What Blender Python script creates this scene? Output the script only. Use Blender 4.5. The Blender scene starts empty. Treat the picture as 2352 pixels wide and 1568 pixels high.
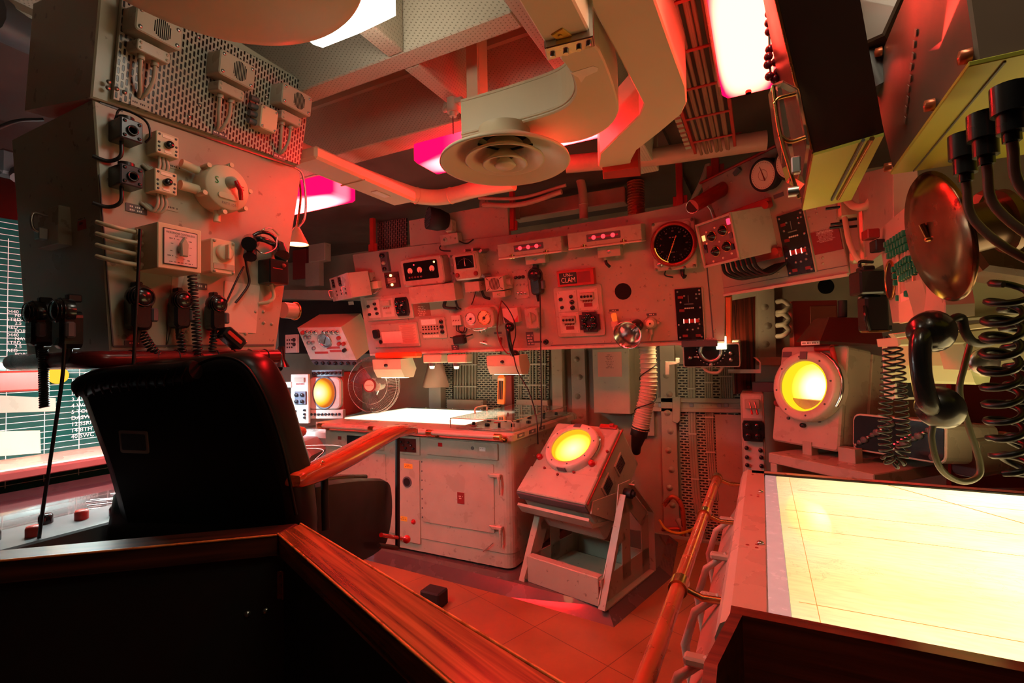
import bpy, bmesh, math, random
from mathutils import Matrix, Vector
V = Vector
random.seed(7)
scene = bpy.context.scene
C = scene.collection
PI = math.pi
# ------------------------------------------------------------------ camera
CX, CY, FP = 1176.0, 784.0, 1129.0          # 2352 x 1568 frame
Yc = V((574, -25, -1129)).normalized(); Xc = V((2226, 81, 1129)).normalized()
Zc = Xc.cross(Yc).normalized(); Xc = Yc.cross(Zc).normalized()
CH = 1.4                                      # camera height in metres
EYE = V((0, 0, CH))
def ray(px, py):
    c = V(((px-CX)/FP, -(py-CY)/FP, -1.0))
    return V((c.dot(Xc), c.dot(Yc), c.dot(Zc)))
def at(px, py, D): return EYE + ray(px, py)*D
def onplane(px, py, o, n):
    r = ray(px, py); return EYE + r*((o-EYE).dot(n)/r.dot(n))
def onZ(px, py, z): return onplane(px, py, V((0, 0, z)), V((0, 0, 1)))
def onX(px, py, x): return onplane(px, py, V((x, 0, 0)), V((1, 0, 0)))
def onY(px, py, y): return onplane(px, py, V((0, y, 0)), V((0, 1, 0)))
cam = bpy.data.cameras.new('camera'); cam_ob = bpy.data.objects.new('camera', cam); C.objects.link(cam_ob)
cam.sensor_width = 36; cam.lens = FP/2352*36; cam.clip_start = 0.02; cam.clip_end = 60
# world->cam rows are Xc..; camera axes in world:
R = Matrix((Xc, Yc, Zc))                      # maps cam coords (x,y,z) -> world components
cam_ob.matrix_world = Matrix.Translation(EYE) @ R.to_4x4()
scene.camera = cam_ob
scene.view_settings.view_transform = 'Standard'; scene.view_settings.look = 'None'
scene.view_settings.gamma = 1; scene.view_settings.use_curve_mapping = False
scene.view_settings.exposure = 0.0

class Fr:
    """a frame: origin o, u to the right, v up, n towards the viewer"""
    def __init__(s, o, u, v):
        s.o = V(o); s.u = V(u).normalized(); s.v = V(v).normalized(); s.n = s.u.cross(s.v).normalized()
    def M(s, a=0, b=0, d=0, rot=0):
        m = Matrix((s.u, s.v, s.n)).transposed().to_4x4()
        m.translation = s.o + s.u*a + s.v*b + s.n*d
        return m @ Matrix.Rotation(rot, 4, 'Z') if rot else m
    def uv(s, px, py, d=0):
        p = onplane(px, py, s.o + s.n*d, s.n) - s.o
        return p.dot(s.u), p.dot(s.v)
    def rect(s, x0, y0, x1, y1, d=0):
        """pixel box of a front face lying d in front of the plane -> centre a,b and size w,h"""
        mx, my = (x0+x1)/2, (y0+y1)/2
        l = s.uv(x0, my, d); r = s.uv(x1, my, d); t = s.uv(mx, y0, d); b = s.uv(mx, y1, d)
        return (l[0]+r[0])/2, (t[1]+b[1])/2, abs(r[0]-l[0]), abs(t[1]-b[1])
    def pt(s, px, py, d=0): return onplane(px, py, s.o + s.n*d, s.n)

# ------------------------------------------------------------------ mesh builder
def rr(w, h, r, n=3):
    r = min(r, w/2-1e-5, h/2-1e-5)
    if r <= 1e-5: return [(-w/2, -h/2), (w/2, -h/2), (w/2, h/2), (-w/2, h/2)]
    out = []
    for cx, cy, a0 in ((w/2-r, -h/2+r, -PI/2), (w/2-r, h/2-r, 0), (-w/2+r, h/2-r, PI/2), (-w/2+r, -h/2+r, PI)):
        for i in range(n+1):
            a = a0 + PI/2*i/n; out.append((cx+r*math.cos(a), cy+r*math.sin(a)))
    return out
def inset(poly, b):
    n = len(poly); out = []
    area = sum(poly[i][0]*poly[(i+1) % n][1]-poly[(i+1) % n][0]*poly[i][1] for i in range(n))
    sg = 1 if area > 0 else -1
    for i in range(n):
        p0, p1, p2 = V(poly[i-1]), V(poly[i]), V(poly[(i+1) % n])
        e1 = (p1-p0); e2 = (p2-p1)
        if e1.length < 1e-9 or e2.length < 1e-9: out.append(tuple(p1)); continue
        e1.normalize(); e2.normalize()
        n1 = V((-e1.y, e1.x))*sg; n2 = V((-e2.y, e2.x))*sg
        m = n1+n2
        if m.length < 1e-6: m = n1
        m.normalize(); k = b/max(0.35, m.dot(n1)); q = p1+m*k; out.append((q.x, q.y))
    return out
_font = {}
class MB:
    def __init__(s): s.v = []; s.f = []; s.m = []; s.s = []; s.T = None; s.k = 0
    def add(s, vs, fs, smooth=False):
        o = len(s.v)
        for p in vs:
            p = V(p); s.v.append(s.T @ p if s.T is not None else p)
        for f in fs:
            s.f.append([i+o for i in f]); s.m.append(s.k); s.s.append(smooth)
        return s
    def box(s, c, d, b=0.0015):
        x, y, z = c; hx, hy, hz = d[0]/2, d[1]/2, d[2]/2
        b = min(b, hx*.5, hy*.5, hz*.5)
        if b <= 0:
            vs = [(x+a*hx, y+e*hy, z+g*hz) for a in (-1, 1) for e in (-1, 1) for g in (-1, 1)]
            return s.add(vs, [(0, 1, 3, 2), (4, 6, 7, 5), (0, 4, 5, 1), (2, 3, 7, 6), (0, 2, 6, 4), (1, 5, 7, 3)])
        vs = []; ix = {}
        for a in (-1, 1):
            for e in (-1, 1):
                for g in (-1, 1):
                    for ax in range(3):
                        q = [a*(hx-b), e*(hy-b), g*(hz-b)]; q[ax] = (a*hx, e*hy, g*hz)[ax]
                        ix[a, e, g, ax] = len(vs); vs.append((x+q[0], y+q[1], z+q[2]))
        fs = []
        for ax in range(3):
            o1, o2 = [i for i in range(3) if i != ax]
            for sg in (-1, 1):
                l = []
                for p, q in ((-1, -1), (1, -1), (1, 1), (-1, 1)):
                    k = [0, 0, 0]; k[ax] = sg; k[o1] = p; k[o2] = q; l.append(ix[k[0], k[1], k[2], ax])
                fs.append(l)
            for p in (-1, 1):          # edge along ax
                for q in (-1, 1):
                    k0 = [0, 0, 0]; k1 = [0, 0, 0]; k0[ax] = -1; k1[ax] = 1
                    for k in (k0, k1): k[o1] = p; k[o2] = q
                    fs.append([ix[k0[0], k0[1], k0[2], o1], ix[k1[0], k1[1], k1[2], o1], ix[k1[0], k1[1], k1[2], o2], ix[k0[0], k0[1], k0[2], o2]])
        for a in (-1, 1):
            for e in (-1, 1):
                for g in (-1, 1): fs.append([ix[a, e, g, 0], ix[a, e, g, 1], ix[a, e, g, 2]])
        return s.add(vs, fs)
    def poly(s, pts, z0, z1, b=0.0, smooth=False):
        n = len(pts); rings = [[(p[0], p[1], z0) for p in pts]]
        if b > 0:
            sg = 1 if z1 > z0 else -1
            rings.append([(p[0], p[1], z1-b*sg) for p in pts]); rings.append([(p[0], p[1], z1) for p in inset(pts, b)])
        else: rings.append([(p[0], p[1], z1) for p in pts])
        vs = [p for r in rings for p in r]; 
        for k in range(len(rings)-1):
            s.add([*rings[k], *rings[k+1]], [(i, (i+1) % n, n+(i+1) % n, n+i) for i in range(n)], smooth)
        s.add(rings[0], [list(range(n))[::-1]]); s.add(rings[-1], [list(range(n))])
        return s
    def slab(s, x, y, w, h, z0, z1, r=.004, b=.0015, n=3):
        return s.poly([(x+p[0], y+p[1]) for p in rr(w, h, r, n)], z0, z1, b)
    def lathe(s, prof, n=20, c=(0, 0, 0), axis=None, cap=True, sx=1, sy=1):
        M = Matrix.Translation(V(c))
        if axis is not None: M = M @ V((0, 0, 1)).rotation_difference(V(axis).normalized()).to_matrix().to_4x4()
        rings = [[M @ V((r*math.cos(2*PI*i/n)*sx, r*math.sin(2*PI*i/n)*sy, z)) for i in range(n)] for r, z in prof]
        vs = [p for r in rings for p in r]; fs = []
        for k in range(len(rings)-1):
            fs += [(k*n+i, k*n+(i+1) % n, (k+1)*n+(i+1) % n, (k+1)*n+i) for i in range(n)]
        s.add(vs, fs, True)
        if cap:
            if prof[0][0] > 1e-4: s.add(rings[0], [list(range(n))[::-1]])
            if prof[-1][0] > 1e-4: s.add(rings[-1], [list(range(n))])
        return s
    def cyl(s, p0, p1, r0, r1=None, n=14, cap=True):
        p0 = V(p0); p1 = V(p1); r1 = r0 if r1 is None else r1
        return s.lathe([(r0, 0), (r1, (p1-p0).length)], n, p0, p1-p0, cap)
    def knob(s, x, y, z, r, h, n=16):
        return s.lathe([(r, 0), (r, h*.75), (r*.85, h), (0.0001, h)], n, (x, y, z))
    def sph(s, c, r, n=12, m=7, sz=1):
        return s.lathe([(max(1e-5, r*math.sin(PI*i/m)), -r*sz*math.cos(PI*i/m)) for i in range(m+1)], n, c, cap=False)
    def tube(s, pts, r, n=8, closed=False, cap=True):
        pts = [V(p) for p in pts]; N = len(pts)
        rad = r if isinstance(r, (list, tuple)) else [r]*N
        tg = []
        for i in range(N):
            a = pts[i-1] if (i > 0 or closed) else pts[i]; b = pts[(i+1) % N] if (i < N-1 or closed) else pts[i]
            t = b-a; tg.append(t.normalized() if t.length > 1e-9 else V((0, 0, 1)))
        ref = V((0, 0, 1)) if abs(tg[0].z) < .9 else V((1, 0, 0))
        nx = tg[0].cross(ref).normalized(); rings = []
        for i in range(N):
            nx = (nx - tg[i]*nx.dot(tg[i]))
            nx = nx.normalized() if nx.length > 1e-6 else tg[i].orthogonal().normalized()
            by = tg[i].cross(nx)
            rings.append([pts[i]+nx*(rad[i]*math.cos(2*PI*k/n))+by*(rad[i]*math.sin(2*PI*k/n)) for k in range(n)])
        vs = [p for q in rings for p in q]; fs = []
        for k in range(N if closed else N-1):
            k2 = (k+1) % N
            fs += [(k*n+i, k*n+(i+1) % n, k2*n+(i+1) % n, k2*n+i) for i in range(n)]
        s.add(vs, fs, True)
        if cap and not closed: s.add(rings[0], [list(range(n))[::-1]]); s.add(rings[-1], [list(range(n))])
        return s
    def ring(s, c, R, r, n=24, m=8, axis=None):
        M = Matrix.Translation(V(c))
        if axis is not None: M = M @ V((0, 0, 1)).rotation_difference(V(axis).normalized()).to_matrix().to_4x4()
        return s.tube([M @ V((R*math.cos(2*PI*i/n), R*math.sin(2*PI*i/n), 0)) for i in range(n)], r, m, True)
    def quad(s, a, b, c, d): return s.add([a, b, c, d], [(0, 1, 2, 3)])
    def hexa(s, bot, top):
        n = len(bot)
        s.add([*bot, *top], [tuple(range(n))[::-1], tuple(range(n, 2*n))] + [(i, (i+1) % n, n+(i+1) % n, n+i) for i in range(n)])
        return s
    def screws(s, pts, r=.004, h=.002, z=0):
        for x, y in pts: s.lathe([(r, 0), (r*.8, h), (.0001, h*1.1)], 8, (x, y, z))
        return s
    def text(s, txt, x, y, z, size, w=None, align='CENTER', ext=0.0004, line=1.0):
        if txt.startswith('#'):           # lettering too small to read: rows of short strokes
            for i, t in enumerate(txt[1:].split('\n')):
                n = int(t); x0 = x-n*size*.29; c = 0
                while c < n:
                    k = min(n-c, 2+(c*7+i*5+n) % 4)
                    for j in range(k): s.box((x0+(c+j+.5)*size*.58, y-i*size*1.25*line, z+.0002), (size*.34, size*(.62 if (c+j+i) % 3 else .5), .0003), 0)
                    c += k+1
            return s
        key = (txt, align, line)
        if key not in _font:
            cu = bpy.data.curves.new('t', 'FONT'); cu.body = txt; cu.align_x = align; cu.align_y = 'CENTER'; cu.resolution_u = 2; cu.space_line = line
            cu.extrude = 0
            ob = bpy.data.objects.new('t', cu); C.objects.link(ob); bpy.context.view_layer.update()
            me = bpy.data.meshes.new_from_object(ob.evaluated_get(bpy.context.evaluated_depsgraph_get()))
            _font[key] = ([tuple(v.co) for v in me.vertices], [tuple(p.vertices) for p in me.polygons])
            bpy.data.objects.remove(ob); bpy.data.meshes.remove(me); bpy.data.curves.remove(cu)
        vs, fs = _font[key]
        if not vs: return s
        sx = size
        if w:
            ww = max(v[0] for v in vs)-min(v[0] for v in vs); sx = w/ww
        s.add([(x+v[0]*sx, y+v[1]*size, z+ext) for v in vs], fs)
        return s
    def build(s, name, mat, parent=None, M=None):
        me = bpy.data.meshes.new(name)
        me.from_pydata([tuple(v) for v in s.v], [], s.f)
        ms = mat if isinstance(mat, (list, tuple)) else [mat]
        for m in ms: me.materials.append(m)
        me.polygons.foreach_set('material_index', [min(i, len(ms)-1) for i in s.m])
        me.polygons.foreach_set('use_smooth', s.s); me.update()
        bm = bmesh.new(); bm.from_mesh(me); bmesh.ops.recalc_face_normals(bm, faces=bm.faces); bm.to_mesh(me); bm.free()
        o = bpy.data.objects.new(name, me); C.objects.link(o)
        if parent is not None: o.parent = parent
        if M is not None: o.matrix_local = M
        return o
def B(): return MB()
def tag(o, label=None, cat=None, group=None, kind=None):
    if label: o['label'] = label
    if cat: o['category'] = cat
    if group: o['group'] = group
    if kind: o['kind'] = kind
    return o
def thing(name, label, cat, M=None, group=None):
    o = bpy.data.objects.new(name, None); C.objects.link(o); o.empty_display_size = .05
    if M is not None: o.matrix_world = M
    return tag(o, label, cat, group)
def struct(o): o['kind'] = 'structure'; return o
_pc = {}
def part(name, key, fn, mat, parent, loc=(0, 0, 0), rot=0):
    """small repeated part sharing its mesh: fn(MB) is built once per key"""
    kk = (name, key, id(mat) if not isinstance(mat, (list, tuple)) else tuple(id(m) for m in mat))
    if kk not in _pc:
        mb = MB(); fn(mb); o = mb.build(name, mat); _pc[kk] = o.data
    else:
        o = bpy.data.objects.new(name, _pc[kk]); C.objects.link(o)
    o.parent = parent; o.matrix_local = Matrix.Translation(V(loc)) @ Matrix.Rotation(rot, 4, 'Z')
    return o
def copy_tree(o, parent=None):
    c = o.copy(); C.objects.link(c); c.parent = parent
    for ch in list(o.children): copy_tree(ch, c)
    return c
def bez(p0, p1, p2, p3, n=16):
    p0, p1, p2, p3 = map(V, (p0, p1, p2, p3)); out = []
    for i in range(n+1):
        t = i/n; out.append(p0*(1-t)**3+p1*3*t*(1-t)**2+p2*3*t*t*(1-t)+p3*t**3)
    return out
def spline(pts, k=6):
    """Catmull-Rom through points"""
    P = [V(p) for p in pts]; P = [P[0]*2-P[1]]+P+[P[-1]*2-P[-2]]; out = []
    for i in range(1, len(P)-2):
        for j in range(k):
            t = j/k; a, b, c, d = P[i-1], P[i], P[i+1], P[i+2]
            out.append(.5*((2*b)+(c-a)*t+(2*a-5*b+4*c-d)*t*t+(3*b-a-3*c+d)*t**3))
    out.append(P[-2]); return out
def coil(path, R, turns, per=14):
    """helix around a polyline path"""
    P = [V(p) for p in path]; L = [0]
    for i in range(1, len(P)): L.append(L[-1]+(P[i]-P[i-1]).length)
    N = int(turns*per); out = []; nx = None
    for j in range(N+1):
        d = L[-1]*j/N; i = 1
        while i < len(P)-1 and L[i] < d: i += 1
        t = (d-L[i-1])/max(1e-9, L[i]-L[i-1]); p = P[i-1].lerp(P[i], t); tg = (P[i]-P[i-1]).normalized()
        if nx is None: nx = tg.orthogonal().normalized()
        nx = (nx-tg*nx.dot(tg)).normalized(); by = tg.cross(nx); a = 2*PI*turns*j/N
        out.append(p+nx*(R*math.cos(a))+by*(R*math.sin(a)))
    return out
def bulk(bm_or, w): return bm_or

# ------------------------------------------------------------------ materials
def NT(m): return m.node_tree.nodes, m.node_tree.links
def pmat(name, col, rough=.5, metal=0.0, coat=0.0, noise=.12, nscale=6, bump=.0, spec=.5, bscale=300, emi=None, es=0, trans=0, ior=1.45, wear=0):
    m = bpy.data.materials.new(name); m.use_nodes = True; N, L = NT(m)
    b = N['Principled BSDF']; b.inputs['Base Color'].default_value = (*col, 1); b.inputs['Roughness'].default_value = rough
    b.inputs['Metallic'].default_value = metal; b.inputs['Coat Weight'].default_value = coat; b.inputs['Specular IOR Level'].default_value = spec
    b.inputs['Transmission Weight'].default_value = trans; b.inputs['IOR'].default_value = ior
    if emi: b.inputs['Emission Color'].default_value = (*emi, 1); b.inputs['Emission Strength'].default_value = es
    tc = N.new('ShaderNodeTexCoord')
    if noise:
        nz = N.new('ShaderNodeTexNoise'); nz.inputs['Scale'].default_value = nscale; nz.inputs['Detail'].default_value = 6
        L.new(tc.outputs['Object'], nz.inputs['Vector'])
        mr = N.new('ShaderNodeMapRange'); mr.inputs[1].default_value = .3; mr.inputs[2].default_value = .75
        mr.inputs[3].default_value = 1-noise; mr.inputs[4].default_value = 1+noise*.4
        L.new(nz.outputs['Fac'], mr.inputs[0])
        mx = N.new('ShaderNodeVectorMath'); mx.operation = 'SCALE'; mx.inputs[0].default_value = col
        L.new(mr.outputs[0], mx.inputs['Scale']); src = mx.outputs[0]
        if wear:
            nw = N.new('ShaderNodeTexNoise'); nw.inputs['Scale'].default_value = 28; nw.inputs['Detail'].default_value = 8
            L.new(tc.outputs['Object'], nw.inputs['Vector'])
            r2 = N.new('ShaderNodeValToRGB'); r2.color_ramp.elements[0].position = .66; r2.color_ramp.elements[1].position = .70
            L.new(nw.outputs['Fac'], r2.inputs['Fac'])
            mw = N.new('ShaderNodeMix'); mw.data_type = 'RGBA'; mw.inputs[7].default_value = (.06, .045, .035, 1)
            sc = N.new('ShaderNodeMath'); sc.operation = 'MULTIPLY'; sc.inputs[1].default_value = wear
            L.new(r2.outputs['Color'], sc.inputs[0]); L.new(sc.outputs[0], mw.inputs[0]); L.new(src, mw.inputs[6]); src = mw.outputs[2]
        L.new(src, b.inputs['Base Color'])
        mr2 = N.new('ShaderNodeMapRange'); mr2.inputs[1].default_value = .3; mr2.inputs[2].default_value = .7
        mr2.inputs[3].default_value = max(.02, rough-.08); mr2.inputs[4].default_value = min(1, rough+.12)
        L.new(nz.outputs['Fac'], mr2.inputs[0]); L.new(mr2.outputs[0], b.inputs['Roughness'])
    if bump:
        nb = N.new('ShaderNodeTexNoise'); nb.inputs['Scale'].default_value = bscale; nb.inputs['Detail'].default_value = 3
        L.new(tc.outputs['Object'], nb.inputs['Vector'])
        bp = N.new('ShaderNodeBump'); bp.inputs['Strength'].default_value = bump; bp.inputs['Distance'].default_value = .002
        L.new(nb.outputs['Fac'], bp.inputs['Height']); L.new(bp.outputs[0], b.inputs['Normal'])
    return m
def emat(name, col, st):
    m = bpy.data.materials.new(name); m.use_nodes = True; N, L = NT(m); N.remove(N['Principled BSDF'])
    e = N.new('ShaderNodeEmission'); e.inputs[0].default_value = (*col, 1); e.inputs[1].default_value = st
    L.new(e.outputs[0], N['Material Output'].inputs[0]); return m
def mth(N, L, op, a, b=None, c=None):
    n = N.new('ShaderNodeMath'); n.operation = op
    for i, x in enumerate((a, b, c)):
        if x is None: continue
        if isinstance(x, (int, float)): n.inputs[i].default_value = x
        else: L.new(x, n.inputs[i])
    return n.outputs[0]
def perf(name, col, axes, px, py, L2, r, rough=.4, stagger=.5, dark=(.012, .008, .006), coat=.0):
    """perforated sheet: capsule holes, px pitch across, py pitch along; axes = (across, along) of object space"""
    m = pmat(name, col, rough, noise=.1, coat=coat); N, L = NT(m); b = N['Principled BSDF']
    tc = N.new('ShaderNodeTexCoord'); sp = N.new('ShaderNodeSeparateXYZ'); L.new(tc.outputs['Object'], sp.inputs[0])
    if axes: xs, ys = sp.outputs[axes[0]], sp.outputs[axes[1]]
    else: xs, ys = mth(N, L, 'ADD', sp.outputs[0], sp.outputs[2]), mth(N, L, 'ADD', sp.outputs[1], sp.outputs[2])
    x = mth(N, L, 'DIVIDE', xs, px); col_i = mth(N, L, 'FLOOR', x)
    fx = mth(N, L, 'MULTIPLY', mth(N, L, 'SUBTRACT', mth(N, L, 'FRACT', x), .5), px)
    odd = mth(N, L, 'MULTIPLY', mth(N, L, 'FRACT', mth(N, L, 'MULTIPLY', col_i, .5)), 2*stagger)
    y = mth(N, L, 'ADD', mth(N, L, 'DIVIDE', ys, py), odd)
    fy = mth(N, L, 'MULTIPLY', mth(N, L, 'SUBTRACT', mth(N, L, 'FRACT', y), .5), py)
    dy = mth(N, L, 'MAXIMUM', mth(N, L, 'SUBTRACT', mth(N, L, 'ABSOLUTE', fy), L2), 0)
    d = mth(N, L, 'SQRT', mth(N, L, 'ADD', mth(N, L, 'MULTIPLY', fx, fx), mth(N, L, 'MULTIPLY', dy, dy)))
    k = N.new('ShaderNodeMapRange'); k.inputs[1].default_value = r*.85; k.inputs[2].default_value = r*1.1; k.inputs[3].default_value = 1; k.inputs[4].default_value = 0
    L.new(d, k.inputs[0])
    mx = N.new('ShaderNodeMix'); mx.data_type = 'RGBA'; mx.inputs[7].default_value = (*dark, 1)
    L.new(k.outputs[0], mx.inputs[0])
    for l in list(L):
        if l.to_socket == b.inputs['Base Color']: L.new(l.from_socket, mx.inputs[6])
    L.new(mx.outputs[2], b.inputs['Base Color'])
    bp = N.new('ShaderNodeBump'); bp.invert = True; bp.inputs['Strength'].default_value = .8; bp.inputs['Distance'].default_value = .003
    L.new(k.outputs[0], bp.inputs['Height']); L.new(bp.outputs[0], b.inputs['Normal'])
    return m
GREY = (.37, .355, .265); CREAM = (.64, .54, .35)
M_grey = pmat('grey_paint', GREY, .34, noise=.1, bump=.08, bscale=180, wear=.5)
M_grey2 = pmat('grey_paint_device', (.42, .395, .295), .30, noise=.14, bump=.06, bscale=220, wear=.35)
M_pale = pmat('pale_enamel', (.56, .52, .42), .28, noise=.08)
M_cream = pmat('cream_duct_paint', CREAM, .38, noise=.08, nscale=3)
M_dkgrey = pmat('dark_grey_paint', (.10, .10, .105), .35, noise=.2)
M_black = pmat('black_plastic', (.012, .012, .013), .22, noise=.1, coat=.2)
M_blackm = pmat('black_matt', (.01, .009, .009), .6, noise=.2)
M_rubber = pmat('black_rubber', (.012, .012, .012), .38, noise=.1)
M_chrome = pmat('chrome', (.75, .74, .72), .12, 1.0, noise=.05)
M_steel = pmat('steel', (.5, .49, .47), .3, 1.0, noise=.2)
M_brass = pmat('brass', (.62, .32, .12), .25, 1.0, noise=.25)
M_copper = pmat('worn_copper_paint', (.50, .12, .05), .28, .5, noise=.2, nscale=8)
M_red = pmat('red_plastic', (.5, .01, .012), .25, noise=.1, coat=.3)
M_redp = pmat('red_paint', (.42, .03, .02), .4, noise=.1)
M_darkred = pmat('dark_red_plaque', (.22, .02, .018), .45, noise=.1)
M_white = pmat('white_label', (.8, .78, .7), .5, noise=.05)
M_paper = pmat('paper', (.82, .70, .55), .7, noise=.1, nscale=30)
M_green = pmat('green_buttons', (.0, .22, .12), .3, noise=.1)
M_yel = pmat('yellow_tag', (.75, .42, .04), .5, noise=.1)
M_ink = pmat('ink', (.03, .02, .02), .6, noise=0)
M_leather = pmat('black_leather', (.004, .003, .003), .36, noise=.15, nscale=5, spec=.22)
M_hole = pmat('dark_inside', (.004, .003, .003), .9, noise=0)
M_cloth = pmat('cable_sheath', (.38, .34, .25), .5, noise=.15)
M_glass = pmat('clear_cover', (1, 1, 1), .03, noise=0, trans=1, ior=1.45)
M_glassdial = pmat('dial_black', (.008, .007, .007), .08, noise=0, coat=.5)
def wood(name, c1, c2, ax=0, rough=.22, sc=9):
    m = pmat(name, c1, rough, noise=0, coat=.5); N, L = NT(m); b = N['Principled BSDF']; b.inputs['Coat Roughness'].default_value = .12
    tc = N.new('ShaderNodeTexCoord'); mp = N.new('ShaderNodeMapping'); s = [60, 60, 60]; s[ax] = 2.2; mp.inputs['Scale'].default_value = [q*sc/9 for q in s]
    L.new(tc.outputs['Object'], mp.inputs[0]); nz = N.new('ShaderNodeTexNoise'); nz.inputs['Scale'].default_value = 1; nz.inputs['Detail'].default_value = 5; nz.inputs['Distortion'].default_value = .6
    L.new(mp.outputs[0], nz.inputs['Vector']); cr = N.new('ShaderNodeValToRGB'); cr.color_ramp.elements[0].position = .35; cr.color_ramp.elements[1].position = .68
    cr.color_ramp.elements[0].color = (*c2, 1); cr.color_ramp.elements[1].color = (*c1, 1)
    L.new(nz.outputs['Fac'], cr.inputs[0]); L.new(cr.outputs[0], b.inputs['Base Color']); return m
M_woodarm = wood('varnished_wood', (.50, .10, .025), (.25, .03, .008))
M_woodrail = wood('worn_brown_wood', (.48, .16, .05), (.09, .025, .01), rough=.25)
M_wooddk = wood('dark_wood', (.10, .025, .012), (.02, .006, .004), rough=.4)
M_perf = perf('slotted_grey_sheet', (.40, .39, .31), (0, 1), .0105, .021, .0052, .0027, .3)
M_perfh = perf('slotted_wall_sheet', (.46, .42, .31), (1, 0), .021, .05, .015, .0055, .5)
M_perfd = perf('dotted_ceiling_sheet', (.48, .41, .30), (0, 1), .0125, .0125, 0, .0022, .6, dark=(.22, .18, .13))
M_perfd2 = perf('dotted_beam_sheet', (.48, .42, .32), None, .0125, .0125, 0, .002, .6, dark=(.24, .2, .14))
def lampmat(name, core, edge, sc, se, ax, cen, half, pw=3):
    """fluorescent diffuser: the tubes inside stop short of the cover's ends"""
    m = bpy.data.materials.new(name); m.use_nodes = True; N, L = NT(m); N.remove(N['Principled BSDF'])
    tc = N.new('ShaderNodeTexCoord'); sp = N.new('ShaderNodeSeparateXYZ'); L.new(tc.outputs['Object'], sp.inputs[0])
    d = None
    for i, c, h in zip(ax, cen, half):
        t = mth(N, L, 'POWER', mth(N, L, 'ABSOLUTE', mth(N, L, 'DIVIDE', mth(N, L, 'SUBTRACT', sp.outputs[i], c), h)), pw)
        d = t if d is None else mth(N, L, 'ADD', d, t)
    k = N.new('ShaderNodeMapRange'); k.interpolation_type = 'SMOOTHSTEP'; k.inputs[1].default_value = .35; k.inputs[2].default_value = 1.25; k.inputs[3].default_value = 0; k.inputs[4].default_value = 1
    L.new(d, k.inputs[0]); mx = N.new('ShaderNodeMix'); mx.data_type = 'RGBA'
    mx.inputs[6].default_value = (*[q*sc for q in core], 1); mx.inputs[7].default_value = (*[q*se for q in edge], 1)
    L.new(k.outputs[0], mx.inputs[0]); e = N.new('ShaderNodeEmission'); L.new(mx.outputs[2], e.inputs[0])
    L.new(e.outputs[0], N['Material Output'].inputs[0]); return m
def ppimat(name, core=(1, .80, .22), edge=(1, .30, .01), sc=3.2, R=.1, off=(0, 0)):
    m = bpy.data.materials.new(name); m.use_nodes = True; N, L = NT(m); N.remove(N['Principled BSDF'])
    tc = N.new('ShaderNodeTexCoord'); sp = N.new('ShaderNodeSeparateXYZ'); L.new(tc.outputs['Object'], sp.inputs[0])
    x = mth(N, L, 'SUBTRACT', sp.outputs[0], off[0]); y = mth(N, L, 'SUBTRACT', sp.outputs[1], off[1])
    r = mth(N, L, 'DIVIDE', mth(N, L, 'SQRT', mth(N, L, 'ADD', mth(N, L, 'MULTIPLY', x, x), mth(N, L, 'MULTIPLY', y, y))), R)
    cr = N.new('ShaderNodeValToRGB'); E = cr.color_ramp.elements
    E[0].position = 0; E[0].color = (*[c*1 for c in core], 1); E[1].position = 1; E[1].color = (*[c*.42 for c in edge], 1)
    e2 = cr.color_ramp.elements.new(.72); e2.color = (.9, .45, .03, 1)
    L.new(r, cr.inputs[0]); e = N.new('ShaderNodeEmission'); e.inputs[1].default_value = sc; L.new(cr.outputs[0], e.inputs[0])
    L.new(e.outputs[0], N['Material Output'].inputs[0]); return m
# ------------------------------------------------------------------ frames of the room
TH = math.radians(12.86)
FW = Fr((0, 4.12, 0), (1, 0, 0), (0, 0, 1))
FC = Fr((-3.087, 3.3, 1.446), (1, 0, 0), (0, -math.sin(TH), math.cos(TH)))
NH = V((-.671, -.741, 0)); UR = V((.741, -.671, 0))
FRS = Fr((-.189, 3.232, 1.744), UR, V((0, 0, 1))*math.cos(TH)+NH*math.sin(TH))
FR = Fr((.375, 2.0, 1.5), (0, -1, 0), (0, 0, 1))
FL = Fr((-1.5, .66, 1.436), (0, 1, 0), (0, 0, 1))
T2 = math.radians(9)
FLU = Fr((-1.47, .663, 2.10), (0, 1, 0), (math.sin(T2), 0, math.cos(T2)))
def ppoly(mb, F, px, d0, d1, b=0.0, dpx=None):
    """outline traced on plane d (default the front d1) of frame F, extruded d0..d1, in world space"""
    dd = d1 if dpx is None else dpx
    pts = [F.uv(x, y, dd) for x, y in px]; old = mb.T; mb.T = F.M(); mb.poly(pts, d0, d1, b); mb.T = old; return mb
def zprism(mb, px, z, h, b=0.0, z2=None):
    """outline seen on horizontal plane z, extruded by h"""
    pts = [onZ(x, y, z) for x, y in px]; mb.poly([(p.x, p.y) for p in pts], z+h, z, b); return mb
# floor -------------------------------------------------------------
mf = pmat('floor_lino', (.32, .13, .05), .34, noise=.35, nscale=3, bump=.1, bscale=60, spec=.5)
N, L = NT(mf); b_ = N['Principled BSDF']; tc = N.new('ShaderNodeTexCoord'); br = N.new('ShaderNodeTexBrick'); br.offset = 0
br.inputs['Scale'].default_value = 1; br.inputs['Mortar Size'].default_value = .0022; br.inputs['Brick Width'].default_value = .46; br.inputs['Row Height'].default_value = .46
mp = N.new('ShaderNodeMapping'); mp.inputs['Rotation'].default_value = (0, 0, .35); L.new(tc.outputs['Object'], mp.inputs[0]); L.new(mp.outputs[0], br.inputs['Vector'])
mx = N.new('ShaderNodeMix'); mx.data_type = 'RGBA'; mx.inputs[7].default_value = (.03, .012, .01, 1)
for l in list(L):
    if l.to_socket == b_.inputs['Base Color']: L.new(l.from_socket, mx.inputs[6])
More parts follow.
